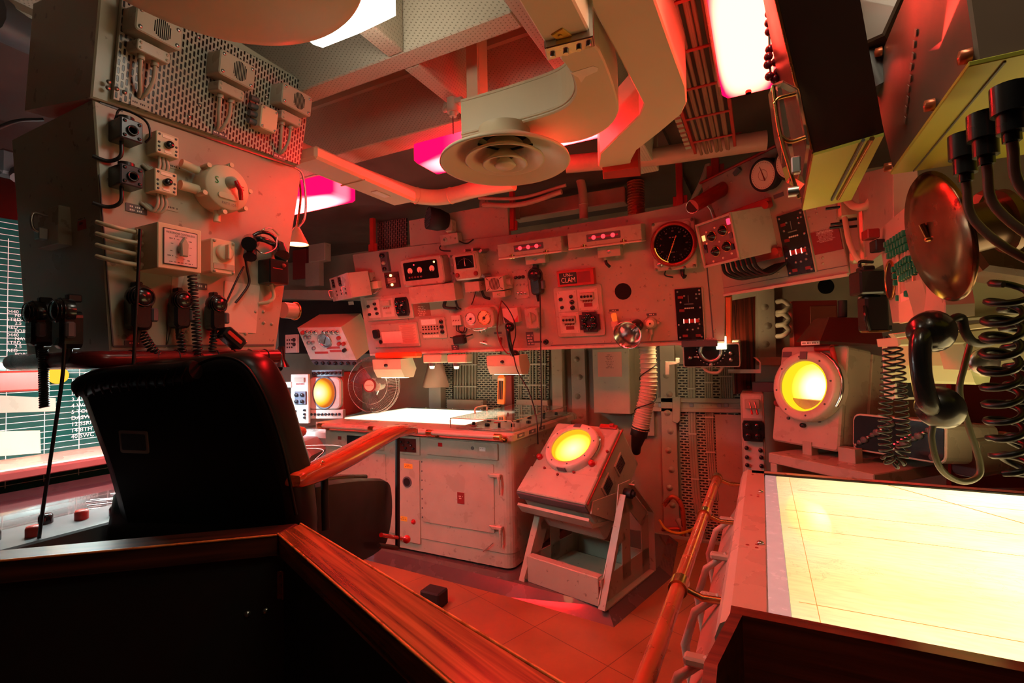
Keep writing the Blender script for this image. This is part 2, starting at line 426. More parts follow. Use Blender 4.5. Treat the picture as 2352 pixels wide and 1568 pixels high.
L.new(mth(N, L, 'MULTIPLY', br.outputs['Fac'], .7), mx.inputs[0]); L.new(mx.outputs[2], b_.inputs['Base Color'])
m = B(); m.box((-1.6, 1.2, -.02), (9.2, 5.44, .04), 0); struct(m.build('floor', mf))
m = B(); m.box((-.6, 3.93, .008), (3.2, .03, .02)); struct(m.build('trim_1', M_grey))
m = B(); m.box((-1.6, 4.2, -.14), (9.2, .56, .04), 0); struct(m.build('floor', M_dkgrey))
# walls
M_wall = pmat('wall_paint', (.40, .33, .24), .45, noise=.12, bump=.05)
m = B(); m.box((-1.4, 4.17, 1.27), (9.6, .06, 2.82), 0); struct(m.build('wall_back', M_wall))
m = B(); m.box((-5.75, 1.2, 1.3), (.06, 6.0, 2.76), 0); struct(m.build('wall_left', M_wall))
m = B(); m.box((2.95, 1.2, 1.3), (.06, 6.0, 2.76), 0); struct(m.build('wall_right', M_wall))
def bx2(mb, x0, x1, y0, y1, z0, z1, b=.0): return mb.box(((x0+x1)/2, (y0+y1)/2, (z0+z1)/2), (x1-x0, y1-y0, z1-z0), b)
# ceiling -----------------------------------------------------------
CXL = onZ(1207, 72, 2.35).x+.14
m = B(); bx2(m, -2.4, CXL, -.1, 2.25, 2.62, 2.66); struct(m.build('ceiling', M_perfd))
m = B(); bx2(m, CXL, 3.0, -1.6, 4.2, 2.66, 2.70); bx2(m, -5.8, CXL, 2.25, 4.2, 2.62, 2.66); bx2(m, -5.8, -2.4, -1.6, 2.25, 2.62, 2.66); bx2(m, -2.4, CXL, -1.6, -.1, 2.62, 2.66); struct(m.build('ceiling', pmat('dark_deckhead', (.10, .06, .05), .5, noise=.4)))  # deckhead colour darkened to cut light bounced onto the left console's side
ZB = 2.35
def bx2(mb, x0, x1, y0, y1, z0, z1, b=.0): return mb.box(((x0+x1)/2, (y0+y1)/2, (z0+z1)/2), (x1-x0, y1-y0, z1-z0), b)
ya0 = (onZ(920, 122, ZB).y+onZ(1164, 30, ZB).y)/2; ya1 = (onZ(959, 149, ZB).y+onZ(1191, 67, ZB).y)/2
xb0 = (onZ(840, 86, ZB).x+onZ(1021, 238, ZB).x)/2; xb1 = (onZ(867, 71, ZB).x+onZ(1057, 226, ZB).x)/2
yc0 = onZ(884, 324, ZB).y; yc1 = yc0+.12; xc = onZ(1207, 72, ZB).x
m = B(); bx2(m, -2.6, xc, ya0, ya1, ZB, 2.62, .004); struct(m.build('trim_2', M_perfd2)); BY = (ya0, ya1); BX = (xb0, xb1)
m = B(); bx2(m, xb0, xb1, -.9, ya0, ZB, 2.62, .004); bx2(m, xb0, xb1, ya1, yc0, ZB, 2.62, .004); struct(m.build('trim_3', M_perfd2))
m = B(); bx2(m, -2.6, xc, yc0, yc1, ZB, 2.62, .004); struct(m.build('trim_4', M_perfd2))
m = B(); bx2(m, xc, xc+.14, -.9, 2.6, ZB, 2.62, .004); struct(m.build('trim_5', M_perfd2))
m = B(); bx2(m, -2.6, xb0, -.2, -.08, ZB, 2.62, .004); bx2(m, xb1, xc, -.2, -.08, ZB, 2.62, .004); struct(m.build('trim_6', M_perfd2))
# small ledge angle inside the bays
m = B()
for (x0, x1, y0, y1) in ((-2.2, xb0, ya1, yc0), (xb1, xc, ya1, yc0), (-2.2, xb0, -.08, ya0), (xb1, xc, -.08, ya0)):
    for a in ((x0, x1, y0, y0+.02), (x0, x1, y1-.02, y1), (x0, x0+.02, y0+.02, y1-.02), (x1-.02, x1, y0+.02, y1-.02)): bx2(m, *a, 2.595, 2.62)
struct(m.build('trim_7', M_wall))
m = B(); bx2(m, xb0-.12, xb0-.08, .3, .33, 2.2, 2.62)
# hanging strut in the right bay
p = onZ(1088, 230, 2.3); m = B(); m.box((p.x, p.y, 2.42), (.045, .02, .40)); m.box((p.x+.022, p.y+.03, 2.42), (.004, .06, .40))
tag(m.build('hanger_strut', M_cream), 'flat cream strut dropping from the ceiling bay to the curved air duct', 'strut')
# long trunking and pipe on the left, running away from us
px0 = onZ(700, 392, 2.16).x; px1 = onZ(735, 345, 2.16).x
y_end = onZ(905, 470, 2.16).y
m = B(); bx2(m, px0, px0+.14, 1.29, y_end+.02, 2.16, 2.21, .01)
for k in range(1): m.box((px0+.07, 1.55, 2.158), (.142, .006, .005), 0)
m.k = 1; m.box((px0+.07, 1.72, 2.158), (.035, .09, .004), 0)
tag(m.build('cable_trunking', [M_cream, M_white]), 'long cream trunking under the ceiling running away beyond the left console', 'trunking')
pz = 2.27
pts = [onZ(x, y, pz) for x, y in ((640, 325), (705, 356), (830, 405), (940, 444), (975, 452), (1010, 453), (1050, 446), (1095, 434), (1180, 418))]
m = B(); sp = spline(pts, 6); m.tube(sp, .042, 14)
for q in (8, 20, 34): m.ring(sp[q], .0425, .003, 20, 6, sp[q+1]-sp[q])
tag(m.build('bent_pipe', M_cream), 'thick cream pipe under the ceiling, bending right behind the round diffuser', 'pipe')
p = onZ(1040, 240, 2.33); T = thing('ceiling_detector', 'small pink-lit cast fitting with a hanging cord left of the flat air duct', 'fitting', Matrix.Translation(p))
m = B(); m.cyl((0, 0, .02), (0, 0, -.03), .022, n=14); m.cyl((0, 0, -.03), (0, 0, -.045), .013, n=12); m.tube(spline([(-.02, 0, .0), (-.05, .02, .0), (-.05, .03, .03)], 5), .009, 8); m.box((.03, .0, .005), (.04, .03, .02), .004); m.build('casting', M_grey2, T)
m = B(); m.cyl((0, 0, -.045), (0, 0, -.11), .002, n=6); m.build('cord', M_ink, T)
# ------------------------------------------------------------------ ducts
Z1 = 2.10
T = thing('air_duct', 'flat cream air duct curving left and carrying the round diffuser', 'duct')
m = B()
out1 = [(1060, 317), (1130, 300), (1200, 281), (1255, 265), (1292, 250), (1314, 230), (1322, 205), (1310, 165), (1285, 125), (1360, 100), (1400, 170), (1419, 235), (1419, 262), (1400, 292), (1360, 315), (1310, 328), (1240, 333), (1160, 340), (1075, 348)]
pp = [onZ(x, y, Z1) for x, y in out1]
sm = spline([(p.x, p.y, 0) for p in pp]+[(pp[0].x, pp[0].y, 0)], 3)[:-1]
m.poly([(p.x, p.y) for p in sm], Z1+.125, Z1, .004); m.build('duct_body', M_cream, T)
m = B()
for pr in (sm[:28],):
    m.tube([(p.x, p.y, Z1+.012) for p in pr], .004, 6); m.tube([(p.x, p.y, Z1+.118) for p in pr], .003, 6)
m.build('seam_bead', M_cream, T)
T2_ = thing('air_duct', 'boxy tan duct section with a bolted flange, above the curved duct', 'duct')
m = B(); zprism(m, [(1185, -60), (1190, 0), (1262, 118), (1362, 88), (1318, 0), (1300, -60)], 2.06, .2, .004); m.build('duct_body', M_cream, T2_)
m = B(); zprism(m, [(1250, 112), (1258, 140), (1366, 108), (1362, 84)], 2.045, .24, .002)
for q in ((1270, 126), (1300, 118), (1330, 109), (1352, 101)):
    p = onZ(*q, 2.045); m.cyl((p.x, p.y, 2.045), (p.x, p.y, 2.039), .006, n=6)
m.build('flange', M_steel, T2_)
m = B(); p = onZ(1296, 84, 2.06); m.slab(0, 0, .03, .05, 0, .003, .002); m.cyl((0, .012, .003), (0, .012, .006), .004); m.cyl((0, -.012, .003), (0, -.012, .006), .004)
m.build('access_plate', M_yel, T2_, Matrix.Translation(V((p.x, p.y, 2.06))) @ Matrix.Rotation(PI, 4, 'X') @ Matrix.Rotation(.3, 4, 'Z'))
m = B(); zprism(m, [(1310, 168), (1330, 162), (1362, 152), (1374, 156), (1372, 164), (1345, 176), (1335, 190), (1328, 178)], Z1-.001, .003, 0)
o = m.build('duct_tape_patch', M_paper); tag(o, 'small torn yellowish paper patch stuck under the duct bend', 'patch')
T3 = thing('bent_duct', 'long flat tan duct zigzagging from top centre down to the flexible hose', 'duct')
m = B(); out2 = [(1310, -60), (1350, 0), (1420, 130), (1478, 240), (1468, 266), (1420, 312), (1378, 354), (1374, 382), (1392, 402), (1455, 398), (1448, 372), (1462, 346), (1515, 305), (1565, 263), (1578, 236), (1576, 200), (1540, 100), (1505, 0), (1480, -60)]
zprism(m, out2, 2.13, .16, .004); m.build('duct_body', M_cream, T3)
m = B(); zprism(m, [(1384, 396), (1386, 412), (1472, 404), (1466, 384)], 2.11, .2, .002); m.build('collar', M_redp, T3)
# flexible hose below the collar
p = onY(1461, 465, 3.42)
pt = [V((p.x, p.y, 2.6)), V((p.x, p.y, 2.4)), V((p.x, p.y+.01, 2.15))]
m = B(); m.tube(spline(pt, 8), .055, 16)
for k in range(22): m.ring((p.x, p.y, 2.6-k*.019), .056, .005, 22, 6)
tag(m.build('flexible_hose', M_copper), 'ribbed flexible hose dropping from the tan duct behind the overhead panel', 'hose')
# ------------------------------------------------------------------ diffusers
def diffuser(label, c, R):
    T = thing('ceiling_diffuser', label, 'diffuser', Matrix.Translation(c), 'round ventilation diffusers'); s = R/.21
    m = B(); m.lathe([(.085*s, .10*s), (.085*s, .055*s), (.122*s, .046*s), (.21*s, -.002*s), (.213*s, -.012*s), (.205*s, -.012*s), (.124*s, .040*s), (.088*s, .050*s)], 56, cap=False); m.build('outer_cone', M_cream, T)
    m = B(); m.lathe([(.060*s, .055*s), (.064*s, .038*s), (.128*s, .004*s), (.131*s, -.004*s), (.125*s, -.004*s), (.063*s, .03*s), (.056*s, .05*s)], 48, cap=False)
    m.build('middle_cone', M_cream, T)
    m = B(); m.lathe([(.024*s, .03*s), (.034*s, .02*s), (.072*s, -.010*s), (.074*s, -.017*s), (.068*s, -.017*s), (.03*s, .012*s)], 40, cap=False); m.lathe([(.0001, .02*s), (.012*s, .01*s), (.036*s, -.018*s), (.030*s, -.024*s), (.0001, -.026*s)], 32)
    m.build('inner_cone', M_cream, T)
    m = B()
    for a in range(3): m.cyl((0, 0, .03*s), (.10*s*math.cos(a*2.094), .10*s*math.sin(a*2.094), .03*s), .004*s, n=6)
    m.lathe([(.084*s, .09*s), (.0001, .09*s)], 24, cap=False); m.build('spider', M_blackm, T); return T
zc = 2.00; c0 = onZ(1160, 376, zc); cR = (onZ(1307, 376, zc)-onZ(1013, 376, zc)).length/2
diffuser('large round cream air diffuser under the curved duct, centre of the ceiling', c0+V((0, 0, .012)), cR)
def circ3(a, b, c):
    ax, ay, bx, by, cx, cy = a.x, a.y, b.x, b.y, c.x, c.y; d = 2*(ax*(by-cy)+bx*(cy-ay)+cx*(ay-by))
    ux = ((ax*ax+ay*ay)*(by-cy)+(bx*bx+by*by)*(cy-ay)+(cx*cx+cy*cy)*(ay-by))/d
    uy = ((ax*ax+ay*ay)*(cx-bx)+(bx*bx+by*by)*(ax-cx)+(cx*cx+cy*cy)*(bx-ax))/d
    return V((ux, uy, a.z)), (V((ux, uy, a.z))-a).length
cc, rr_ = circ3(onZ(300, 2, 2.0), onZ(600, 97, 2.0), onZ(828, 0, 2.0))
T = thing('ceiling_dome', 'big tan ventilation dome close overhead at the upper left', 'dome', Matrix.Translation(cc))
m = B(); R0 = rr_; m.lathe([(R0*.3, .16), (R0*.5, .09), (R0*.86, .03), (R0*.985, .004), (R0, -.004), (R0*.985, -.008), (R0*.9, -.012), (R0*.5, -.035), (.0001, -.05)], 72, cap=False); m.build('shell', M_cream, T)
m = B(); m.cyl((0, 0, .1), (0, 0, .6), R0*.3, n=28); m.build('neck', M_cream, T)
# ------------------------------------------------------------------ light fixtures
def fixture(name_label, px, z, h, mat, housing=None, hh=.06, hmat=None, box=None, group=None):
    T = thing('ceiling_light', name_label, 'light', None, group)
    m = B(); zprism(m, px, z, h, .012); m.build('lamp_cover', mat, T)
    if box: m = B(); zprism(m, box, z+h, hh, .003); m.build('housing', hmat or M_grey2, T)
    return T
def zxy(px, z): q = [onZ(x, y, z) for x, y in px]; return (min(p.x for p in q), max(p.x for p in q), min(p.y for p in q), max(p.y for p in q))
# white lamp
pw = [(640, 40), (697, 86), (712, 106), (745, 117), (830, 84), (909, 47), (906, 38), (868, 0), (830, -30)]
a = zxy(pw, 2.22)
M_lw = emat('white_tube_light', (1, .93, .76), 10)
fixture('bright white fluorescent ceiling light beside the big dome', pw, 2.22, .05, M_lw)
# red lamps: (cover outline, z)
def redlamp(label, px, z, h, box, st=42):
    x0, x1, y0, y1 = zxy(px, z)
    mt = lampmat('red_tube_'+label[:9], (1, .032, .018), (1, .0015, .035), st, 3.0, (0, 1), ((x0+x1)/2, (y0+y1)/2), ((x1-x0)/2, (y1-y0)/2), 4)
    return fixture(label, px, z, h, mt, box=box, group='red fluorescent ceiling lights')
# right big: build as an oriented rectangle along B
z = 2.16; xa = onZ(1659, 231, z).x; xb = onZ(1782, 207, z).x; yb = (onZ(1659, 231, z).y+onZ(1782, 207, z).y)/2
def rectlamp(label, x0, x1, y0, y1, z, h, st=88, hh=.07, over=.012):
    T = thing('ceiling_light', label, 'light', Matrix.Translation(V(((x0+x1)/2, (y0+y1)/2, z))), 'red fluorescent ceiling lights')
    w, l = x1-x0, y1-y0
    m = B(); m.poly(rr(w, l, .02), h, 0, .012)
    mt = lampmat('red_tubes', (1, .045 if st < 30 else .012, .026 if st < 30 else .013), (1, .001, .04), st, 3.0, (0, 1), (0, 0), (w/2, l/2), 3.2); m.build('lamp_cover', mt, T)
    m = B(); m.box((0, 0, h+hh/2), (w+2*over, l+2*over, hh), .004); m.build('housing', M_grey2, T)
    m = B()
    for sx in (-1, 1):
        for sy in (-1, 1): m.knob(sx*w*.0, sy*(l/2-.03), -.008, .008, .009)
    m.build('catch', M_redp, T); return T
rectlamp('large red glowing ceiling light beside the cable runs, upper right', xa, xb, yb-.58, yb, z, .05, 27)
zz = 2.27; q2 = onZ(757, 437, zz); q3 = onZ(813, 466, zz)
rectlamp('red glowing ceiling light behind the upper edge of the left console', (q2.x+q3.x)/2-1.1, (q2.x+q3.x)/2, q2.y, q3.y, zz, .09)
zz = 2.27; q2 = onZ(950, 372, zz); q3 = onZ(1000, 404, zz)
rectlamp('red glowing ceiling light half hidden by the round diffuser', (q2.x+q3.x)/2, (q2.x+q3.x)/2+.9, q2.y, q3.y, zz, .09, 70)
# bare lamp shade seen at the right edge of the left console
T = thing('pendant_lamp', 'small cone pendant lamp glowing at the right edge of the left console', 'lamp', Matrix.Translation(at(682, 545, 2.4)))
m = B(); m.lathe([(.012, .05), (.02, .035), (.055, -.035)], 20, cap=False); m.build('shade', M_cream, T)
m = B(); m.lathe([(.0001, -.005), (.03, -.008), (.05, -.033), (.0001, -.036)], 20); m.build('bulb', emat('warm_bulb', (1, .45, .2), 7), T)
m = B(); q = at(690, 380, 2.45)-at(682, 545, 2.4); m.tube(spline([(0, 0, .05), (.01, 0, .09), (.028, 0, .2), (.012, 0, .3), (-.03, 0, .37)], 6), .005, 8); m.build('arm', M_brass, T)
# cable bundles on trays at upper right of the bent duct
T = thing('cable_ladder', 'slotted red-lit cable ladder with tied cable bundles beside the bent duct', 'cable ladder')
zz = 2.28
xA = onZ(1600, 150, zz).x
m = B()
for k in range(9):
    xk = xA-.06+.014*k+.006*math.sin(k*2); m.tube([(xk, .55, zz+.004*(k % 3)), (xk+.003, 1.3, zz), (xk, 2.3, zz+.003*(k % 2))], .0062, 6)
m.build('cables', pmat('red_brown_sheath', (.26, .13, .08), .5, noise=.2), T)
m = B()
for s in (-.085, .075): m.box((xA+s, 1.4, zz+.02), (.012, 1.8, .03))
for k in range(8): m.box((xA, .6+k*.22, zz-.006), (.15, .012, .004), .0005)
m.build('clamps', M_redp, T)
m = B()
for k in range(36): m.box((xA-.105, .6+k*.046, zz+.01), (.022, .026, .012), 0)
m.build('slotted_edge', M_cloth, T)
Z3 = V((0, 0, 1))
# ------------------------------------------------------------------ plinth
m = B()
bt = [(-3.3, 2.70, 0), (-2.614, 2.647, 0), (-1.35, 2.585, 0), (-.726, 2.525, 0), (-.551, 3.238, 0), (-.60, 3.85, 0), (-3.3, 3.9, 0)]
tp = [(-3.3, 2.75, .06), (-2.60, 2.705, .06), (-1.35, 2.645, .06), (-.78, 2.60, .06), (-.625, 3.225, .06), (-.66, 3.80, .06), (-3.3, 3.86, .06)]
m.hexa(bt, tp)
o = m.build('equipment_plinth', pmat('plinth_paint', (.085, .06, .055), .22, noise=.15, nscale=4, coat=.4)); tag(o, 'low dark glossy plinth with sloping edge under the chart console and the tilted radar display', 'plinth')
# ------------------------------------------------------------------ left chart console
FCON = Fr((0, 2.762, 0), (1, 0, 0), (0, 0, 1))
T = thing('chart_console', 'big grey three-bay chart console with a lit glass top, far side of the floor', 'console')
X0, X1, Y0, Y1 = -3.08, -1.425, 2.762, 3.90
cx, cy = (X0+X1)/2, (Y0+Y1)/2
m = B(); m.slab(cx, cy, X1-X0-.01, Y1-Y0-.01, .075, .165, .06, .002, 5); m.slab(cx, cy, X1-X0, Y1-Y0, .168, .875, .06, .002, 5); m.build('cabinet', M_grey2, T)
m = B()
pf = [(2.70, .885), (2.695, .915), (2.715, .935), (3.94, .935), (3.94, .885)]
m.slab(cx+.005, (2.70+3.93)/2, X1-X0+.07, 1.235, .882, .928, .06, .012, 5); m.build('table_rim', M_grey2, T)
# chart surface, lit from below
mc = bpy.data.materials.new('lit_chart'); mc.use_nodes = True; N, L = NT(mc); b_ = N['Principled BSDF']; b_.inputs['Roughness'].default_value = .12
b_.inputs['Base Color'].default_value = (.7, .62, .42, 1); tc = N.new('ShaderNodeTexCoord'); nz = N.new('ShaderNodeTexNoise'); nz.inputs['Scale'].default_value = 2.5; nz.inputs['Detail'].default_value = 7
L.new(tc.outputs['Object'], nz.inputs['Vector']); cr = N.new('ShaderNodeValToRGB'); cr.color_ramp.elements[0].position = .3; cr.color_ramp.elements[0].color = (.72, .62, .36, 1); cr.color_ramp.elements[1].position = .7; cr.color_ramp.elements[1].color = (.95, .88, .60, 1)
L.new(nz.outputs['Fac'], cr.inputs[0]); L.new(cr.outputs[0], b_.inputs['Emission Color']); b_.inputs['Emission Strength'].default_value = 2.0
gx0, gx1, gy0, gy1 = -3.06, -1.86, 2.975, 3.80
m = B(); bx2(m, gx0, gx1, gy0, gy1, .926, .931); m.build('lit_chart', mc, T)
m = B()
for a in ((gx0-.02, gx1, gy1, gy1+.02), (gx0-.02, gx0, gy0, gy1)): bx2(m, *a, .926, .938, .002)
for k in range(4): m.sph((gx0+.2+k*.3, gy1+.004, .94), .007, 8, 5)
m.build('glass_edging', M_steel, T)
m = B(); bx2(m, gx0, gx1, gy1-.02, gy1-.005, .931, .934); m.build('dark_gap', M_hole, T)
# control strip
m = B(); bx2(m, -1.85, -1.42, 2.79, 3.84, .926, .94, .003); m.build('control_strip', M_grey2, T)
random.seed(3)
for i in range(16):
    x, y = -1.77+.1*(i % 4)+random.uniform(-.02, .02), 2.90+.23*(i//4)+random.uniform(-.03, .03)
    part('knob', i % 3, lambda q, i=i: q.knob(0, 0, 0, (.012, .017, .009)[i % 3], (.022, .018, .03)[i % 3]), M_black, T, (x, y, .94))
for i in range(5): part('indicator', 0, lambda q: q.box((0, 0, .003), (.05, .018, .006)), M_redp, T, (-1.76+.08*(i % 2), 2.86+.2*i, .94))
# clear cover over the strip
m = B(); c = (-1.87, -1.40, 2.748, 3.70)
bx2(m, c[0], c[1], c[2], c[3], 1.0, 1.004); bx2(m, c[0], c[1], c[2], c[2]+.004, .94, 1.0); bx2(m, c[0], c[0]+.004, c[2]+.004, c[3], .94, 1.0); bx2(m, c[1]-.004, c[1], c[2]+.004, c[3], .94, 1.0); bx2(m, c[0]+.004, c[1]-.004, c[3]-.004, c[3], .94, 1.0)
m.build('clear_cover', M_glass, T)
m = B(); m.tube([(c[0], c[2], .938), (c[0], c[2]-.001, .99), (c[0]+.012, c[2]-.001, 1.003), (c[1]-.012, c[2]-.001, 1.003), (c[1], c[2]-.001, .99), (c[1], c[2], .938)], .0022, 6)
m.tube([(c[1], c[2], 1.003), (c[1], c[3], 1.003)], .002, 6); m.tube([(c[0], c[2], 1.003), (c[0], c[3], 1.003)], .002, 6)
m.build('cover_edge', M_cream, T)
m = B(); m.tube(spline([(-1.84, 3.02, 1.004), (-1.84, 3.02, 1.035), (-1.84, 3.05, 1.045), (-1.84, 3.16, 1.045), (-1.84, 3.19, 1.035), (-1.84, 3.19, 1.004)], 5), .006, 8); m.build('cover_handle', M_cream, T)
# front bays, doors and flaps
def fpart(name, px, d0, d1, mat, b=.0015, F=FCON): m = B(); ppoly(m, F, px, d0, d1, b); return m.build(name, mat, T)
def frect(name, x0, y0, x1, y1, d, mat, F=FCON, r=.006):
    a, b2, w, h = F.rect(x0, y0, x1, y1, d); m = B(); m.T = F.M(a, b2); m.slab(0, 0, w, h, 0, d, r, .001); return m.build(name, mat, T)
frd = lambda x0, x1, z0, z1, d, name, mat, r=.008: (lambda m: m.build(name, mat, T))((lambda m: (setattr(m, 'T', FCON.M((x0+x1)/2, (z0+z1)/2)), m.slab(0, 0, x1-x0, z1-z0, -.004, d, r, .0012))[1])(B()))
frd(-2.112, -1.55, .285, .722, .006, 'door', M_grey2, .012)
frd(-3.00, -2.44, .285, .722, .006, 'door', M_grey2, .012)
frd(-2.345, -2.135, .13, .70, .010, 'centre_panel', M_grey2, .004)
d1 = frd(-2.066, -1.515, .748, .855, .012, 'flap', M_grey2, .006)
d2 = frd(-2.98, -2.45, .748, .855, .012, 'flap', M_grey2, .006)
frd(-2.35, -2.13, .735, .862, .009, 'switch_panel', M_grey2, .006)
m = B(); m.T = FCON.M(-2.245, .800, .009); m.slab(0, 0, .17, .095, 0, .004, .005); m.build('switch_plate', pmat('maroon_plate', (.10, .015, .012), .3), T)
for i in range(7): part('rotary_switch', 9, lambda q: q.knob(0, 0, 0, .008, .014), M_black, T)
ks = [o for o in T.children if o.name.startswith('rotary_switch')]
for i, o in enumerate(ks): o.matrix_local = FCON.M(-2.31+.022*i, .80+.02*((i*2) % 3-1), .013)
m = B(); m.T = FCON.M(-2.72, .805, .012); m.slab(0, 0, .17, .07, 0, .004, .004); m.build('switch_plate', M_black, T)
for xx, zz_, s, mt, nm in ((-1.955, .822, (.034, .026), M_red, 'red_window'), (-2.88, .815, (.034, .026), M_darkred, 'red_window'), (-1.80, .48, (.055, .075), M_darkred, 'name_plate'), (-2.66, .52, (.055, .06), M_darkred, 'name_plate')):
    m = B(); m.T = FCON.M(xx, zz_, .006 if zz_ < .7 else .012); m.slab(0, 0, *s, 0, .003, .002); m.k = 1
    if zz_ < .7: m.text('#5\n4', 0, .012, .003, .011)
    m.build(nm, [mt, M_paper], T)
m = B(); m.T = FCON.M(-1.625, .812, .012); m.slab(0, 0, .046, .026, 0, .002, .001); m.k = 1; m.text('#9', 0, .004, .002, .007); m.build('label_plate', [M_white, M_ink], T)
m = B(); m.T = FCON.M(-1.70, .815, .012); m.ring((0, 0, .001), .009, .003, 16, 6); m.cyl((0, 0, 0), (0, 0, .003), .004); m.build('key_lock', M_dkgrey, T)
for zz_ in (.665, .195):
    if zz_ < .3: zz_ = .31
for hx, hz in ((-1.50, .655), (-1.495, .33)):
    m = B(); m.T = FCON.M(hx, hz); m.box((-.03, 0, .018), (.075, .022, .03), .004); m.box((-.075, 0, .012), (.03, .012, .012), .003)
    m.tube([(-.002, -.004, .03), (.002, -.05, .034), (.0, -.115, .024)], [.010, .009, .006], 10); m.build('door_clamp', M_grey2, T)
m = B()
for i in range(7):
    m.T = FCON.M(-2.122+.006, .315+i*.063, .006); m.screws([(0, 0)], .006, .003)
m.build('screw_row', M_dkgrey, T)
m = B(); m.T = FCON.M(-2.24, .545, .010); m.cyl((0, 0, 0), (0, 0, .006), .038, n=24); m.k = 1; m.cyl((0, 0, .006), (0, 0, .008), .028, n=24); m.build('socket', [M_dkgrey, M_hole], T)
for q in ((-2.23, .655, .075), (-2.275, .285, .06)):
    m = B(); m.T = FCON.M(q[0], q[1], .010); m.slab(0, 0, q[2], .033, 0, .0015, .002); m.k = 1; m.text('#7\n12', 0, .006, .0015, .008, line=.9); m.build('warning_tag', [M_yel, M_ink], T)
m = B(); m.T = FCON.M(-2.19, .275, .010); m.knob(0, 0, 0, .012, .014); m.ring((0, 0, 0), .016, .003, 18, 6); m.build('lamp_lens', M_red, T)
m = B(); m.T = FCON.M(-1.575, .205, .006)
o = m
m.tube([(-.06, -.045, .004), (.02, .025, .012)], .0035, 6); m.build('stay_rod', M_chrome, T)
# hand rail
m = B(); z_ = .915; m.cyl((-2.99, 2.655, z_), (-1.44, 2.655, z_), .015, n=14)
m.build('hand_rail', M_grey2, T)
for xr in (-2.97, -2.47, -1.97, -1.46):
    part('rail_bracket', 0, lambda q: (q.cyl((-.022, 0, 0), (.022, 0, 0), .020, n=16), q.tube([(.01, 0, -.008), (.03, .028, -.02), (.03, .045, -.022)], .007, 8), q.cyl((.03, .035, -.022), (.03, .052, -.022), .016, n=12)), M_brass, T, (xr, 2.655, z_))
FS = Fr((X1, 2.80, 0), (0, 1, 0), (0, 0, 1))
for i, (px_, txt) in enumerate((((1198, 999), '#5'), ((1224, 990), '#3'), ((1246, 982), '#2'))):
    p = onX(*px_, X1+.045); m = B(); m.T = Fr((X1+.04, p.y, p.z), (0, 1, 0), (0, 0, 1)).M(); m.slab(0, 0, .10, .026, 0, .003, .002); m.k = 1; m.text(txt, 0, 0, .003, .02); m.build('name_plate', [M_dkgrey, M_white], T)
m = B(); m.T = FS.M(.05, 0)
for a in (.62, .72): m.screws([(.25, a), (.32, a)], .008, .006)
m.box((.55, .80, .002), (.9, .004, .004), 0); m.build('side_trim', M_grey2, T)
# ------------------------------------------------------------------ tilted radar display in front
ang = math.radians(-13.5); U = V((math.cos(ang), math.sin(ang), 0)); W = V((-math.sin(ang), math.cos(ang), 0))
BRp = at(1345, 1160, 2.70); wd = .49
BLp = BRp-U*wd; el = math.radians(40.3)
FPI = Fr(BLp, U, W*math.cos(el)+Z3*math.sin(el))
T = thing('radar_display', 'tilted grey radar display with glowing yellow round screen in a trunnion frame', 'radar display', FPI.M())
Ti = FPI.M().inverted()
hgt = .575
m = B(); m.slab(wd/2, hgt/2, wd, hgt, -.33, -.02, .02, .004); m.build('case', M_grey2, T)
m = B(); m.slab(wd/2, .10+(hgt-.10)/2, wd-.02, hgt-.12, -.02, .004, .02, .004)
m.poly([(0.0, .0), (wd, .0), (wd, .19), (0, .19)], -.02, .010, .006); m.build('front_panel', M_grey2, T)
m = B(); m.poly([(.0, -.012), (wd, -.012), (wd, -.002), (0, -.002)], -.06, .0, .003); m.build('drip_lip', M_dkgrey, T)
ca, cb = FPI.uv(1311, 1021, .05); R = .178
m = B(); m.lathe([(R*1.0, .004), (R*1.0, .035), (R*.97, .05), (R*.93, .055), (R*.76, .055), (R*.74, .045), (R*.73, .0)], 48, (ca, cb, 0), cap=False); m.build('bezel', M_pale, T)
MS = ppimat('amber_screen_glow', R=R*.73, sc=2.6)
m = B(); m.cyl((0, 0, .0), (0, 0, .012), R*.73, n=40); m.build('screen', MS, T, Matrix.Translation((ca, cb, 0)))
m = B(); m.lathe([(R*.735, .013), (R*.735, .044), (R*.69, .044), (R*.69, .013)], 40, (ca, cb, 0), cap=False); m.build('amber_ring', emat('amber_ring_glow', (1, .38, .01), 1.1), T)
m = B()
for k in range(8):
    a = k*PI/4+.3; m.screws([(ca+R*.86*math.cos(a), cb+R*.86*math.sin(a))], .005, .004, .055)
m.box((ca-.02, cb+R*.86, .056), (.05, .028, .005)); m.box((ca+.01, cb-R*.95, .03), (.06, .02, .03)); m.build('bezel_screws', M_dkgrey, T)
for px_ in ((1237, 1045), (1357, 1060)):
    a, b2 = FPI.uv(*px_, .03); part('red_knob', 0, lambda q: (q.lathe([(.019, 0), (.02, .02), (.012, .03), (.0001, .032)], 18),), M_red, T, (a, b2, .004))
for px_ in ((1281, 1090), (1251, 1075), (1318, 1085), (1395, 1037)):
    a, b2 = FPI.uv(*px_, .01); part('catch', 0, lambda q: q.knob(0, 0, 0, .008, .014), M_darkred, T, (a, b2, .006))
a, b2 = FPI.uv(1398, 975, .02); m = B(); m.box((a, b2-.01, .012), (.12, .03, .016), .003); m.box((a+.03, b2-.01, .028), (.03, .018, .02), .003); m.build('switch_bar', M_redp, T)
m = B(); m.T = Matrix.Translation((ca, cb, 0)); m.tube([(R*1.02*math.cos(t), R*1.02*math.sin(t), .03) for t in (-.45, -.25, 0, .25, .45, .6)], .005, 6); m.build('bezel_clamp', M_chrome, T)
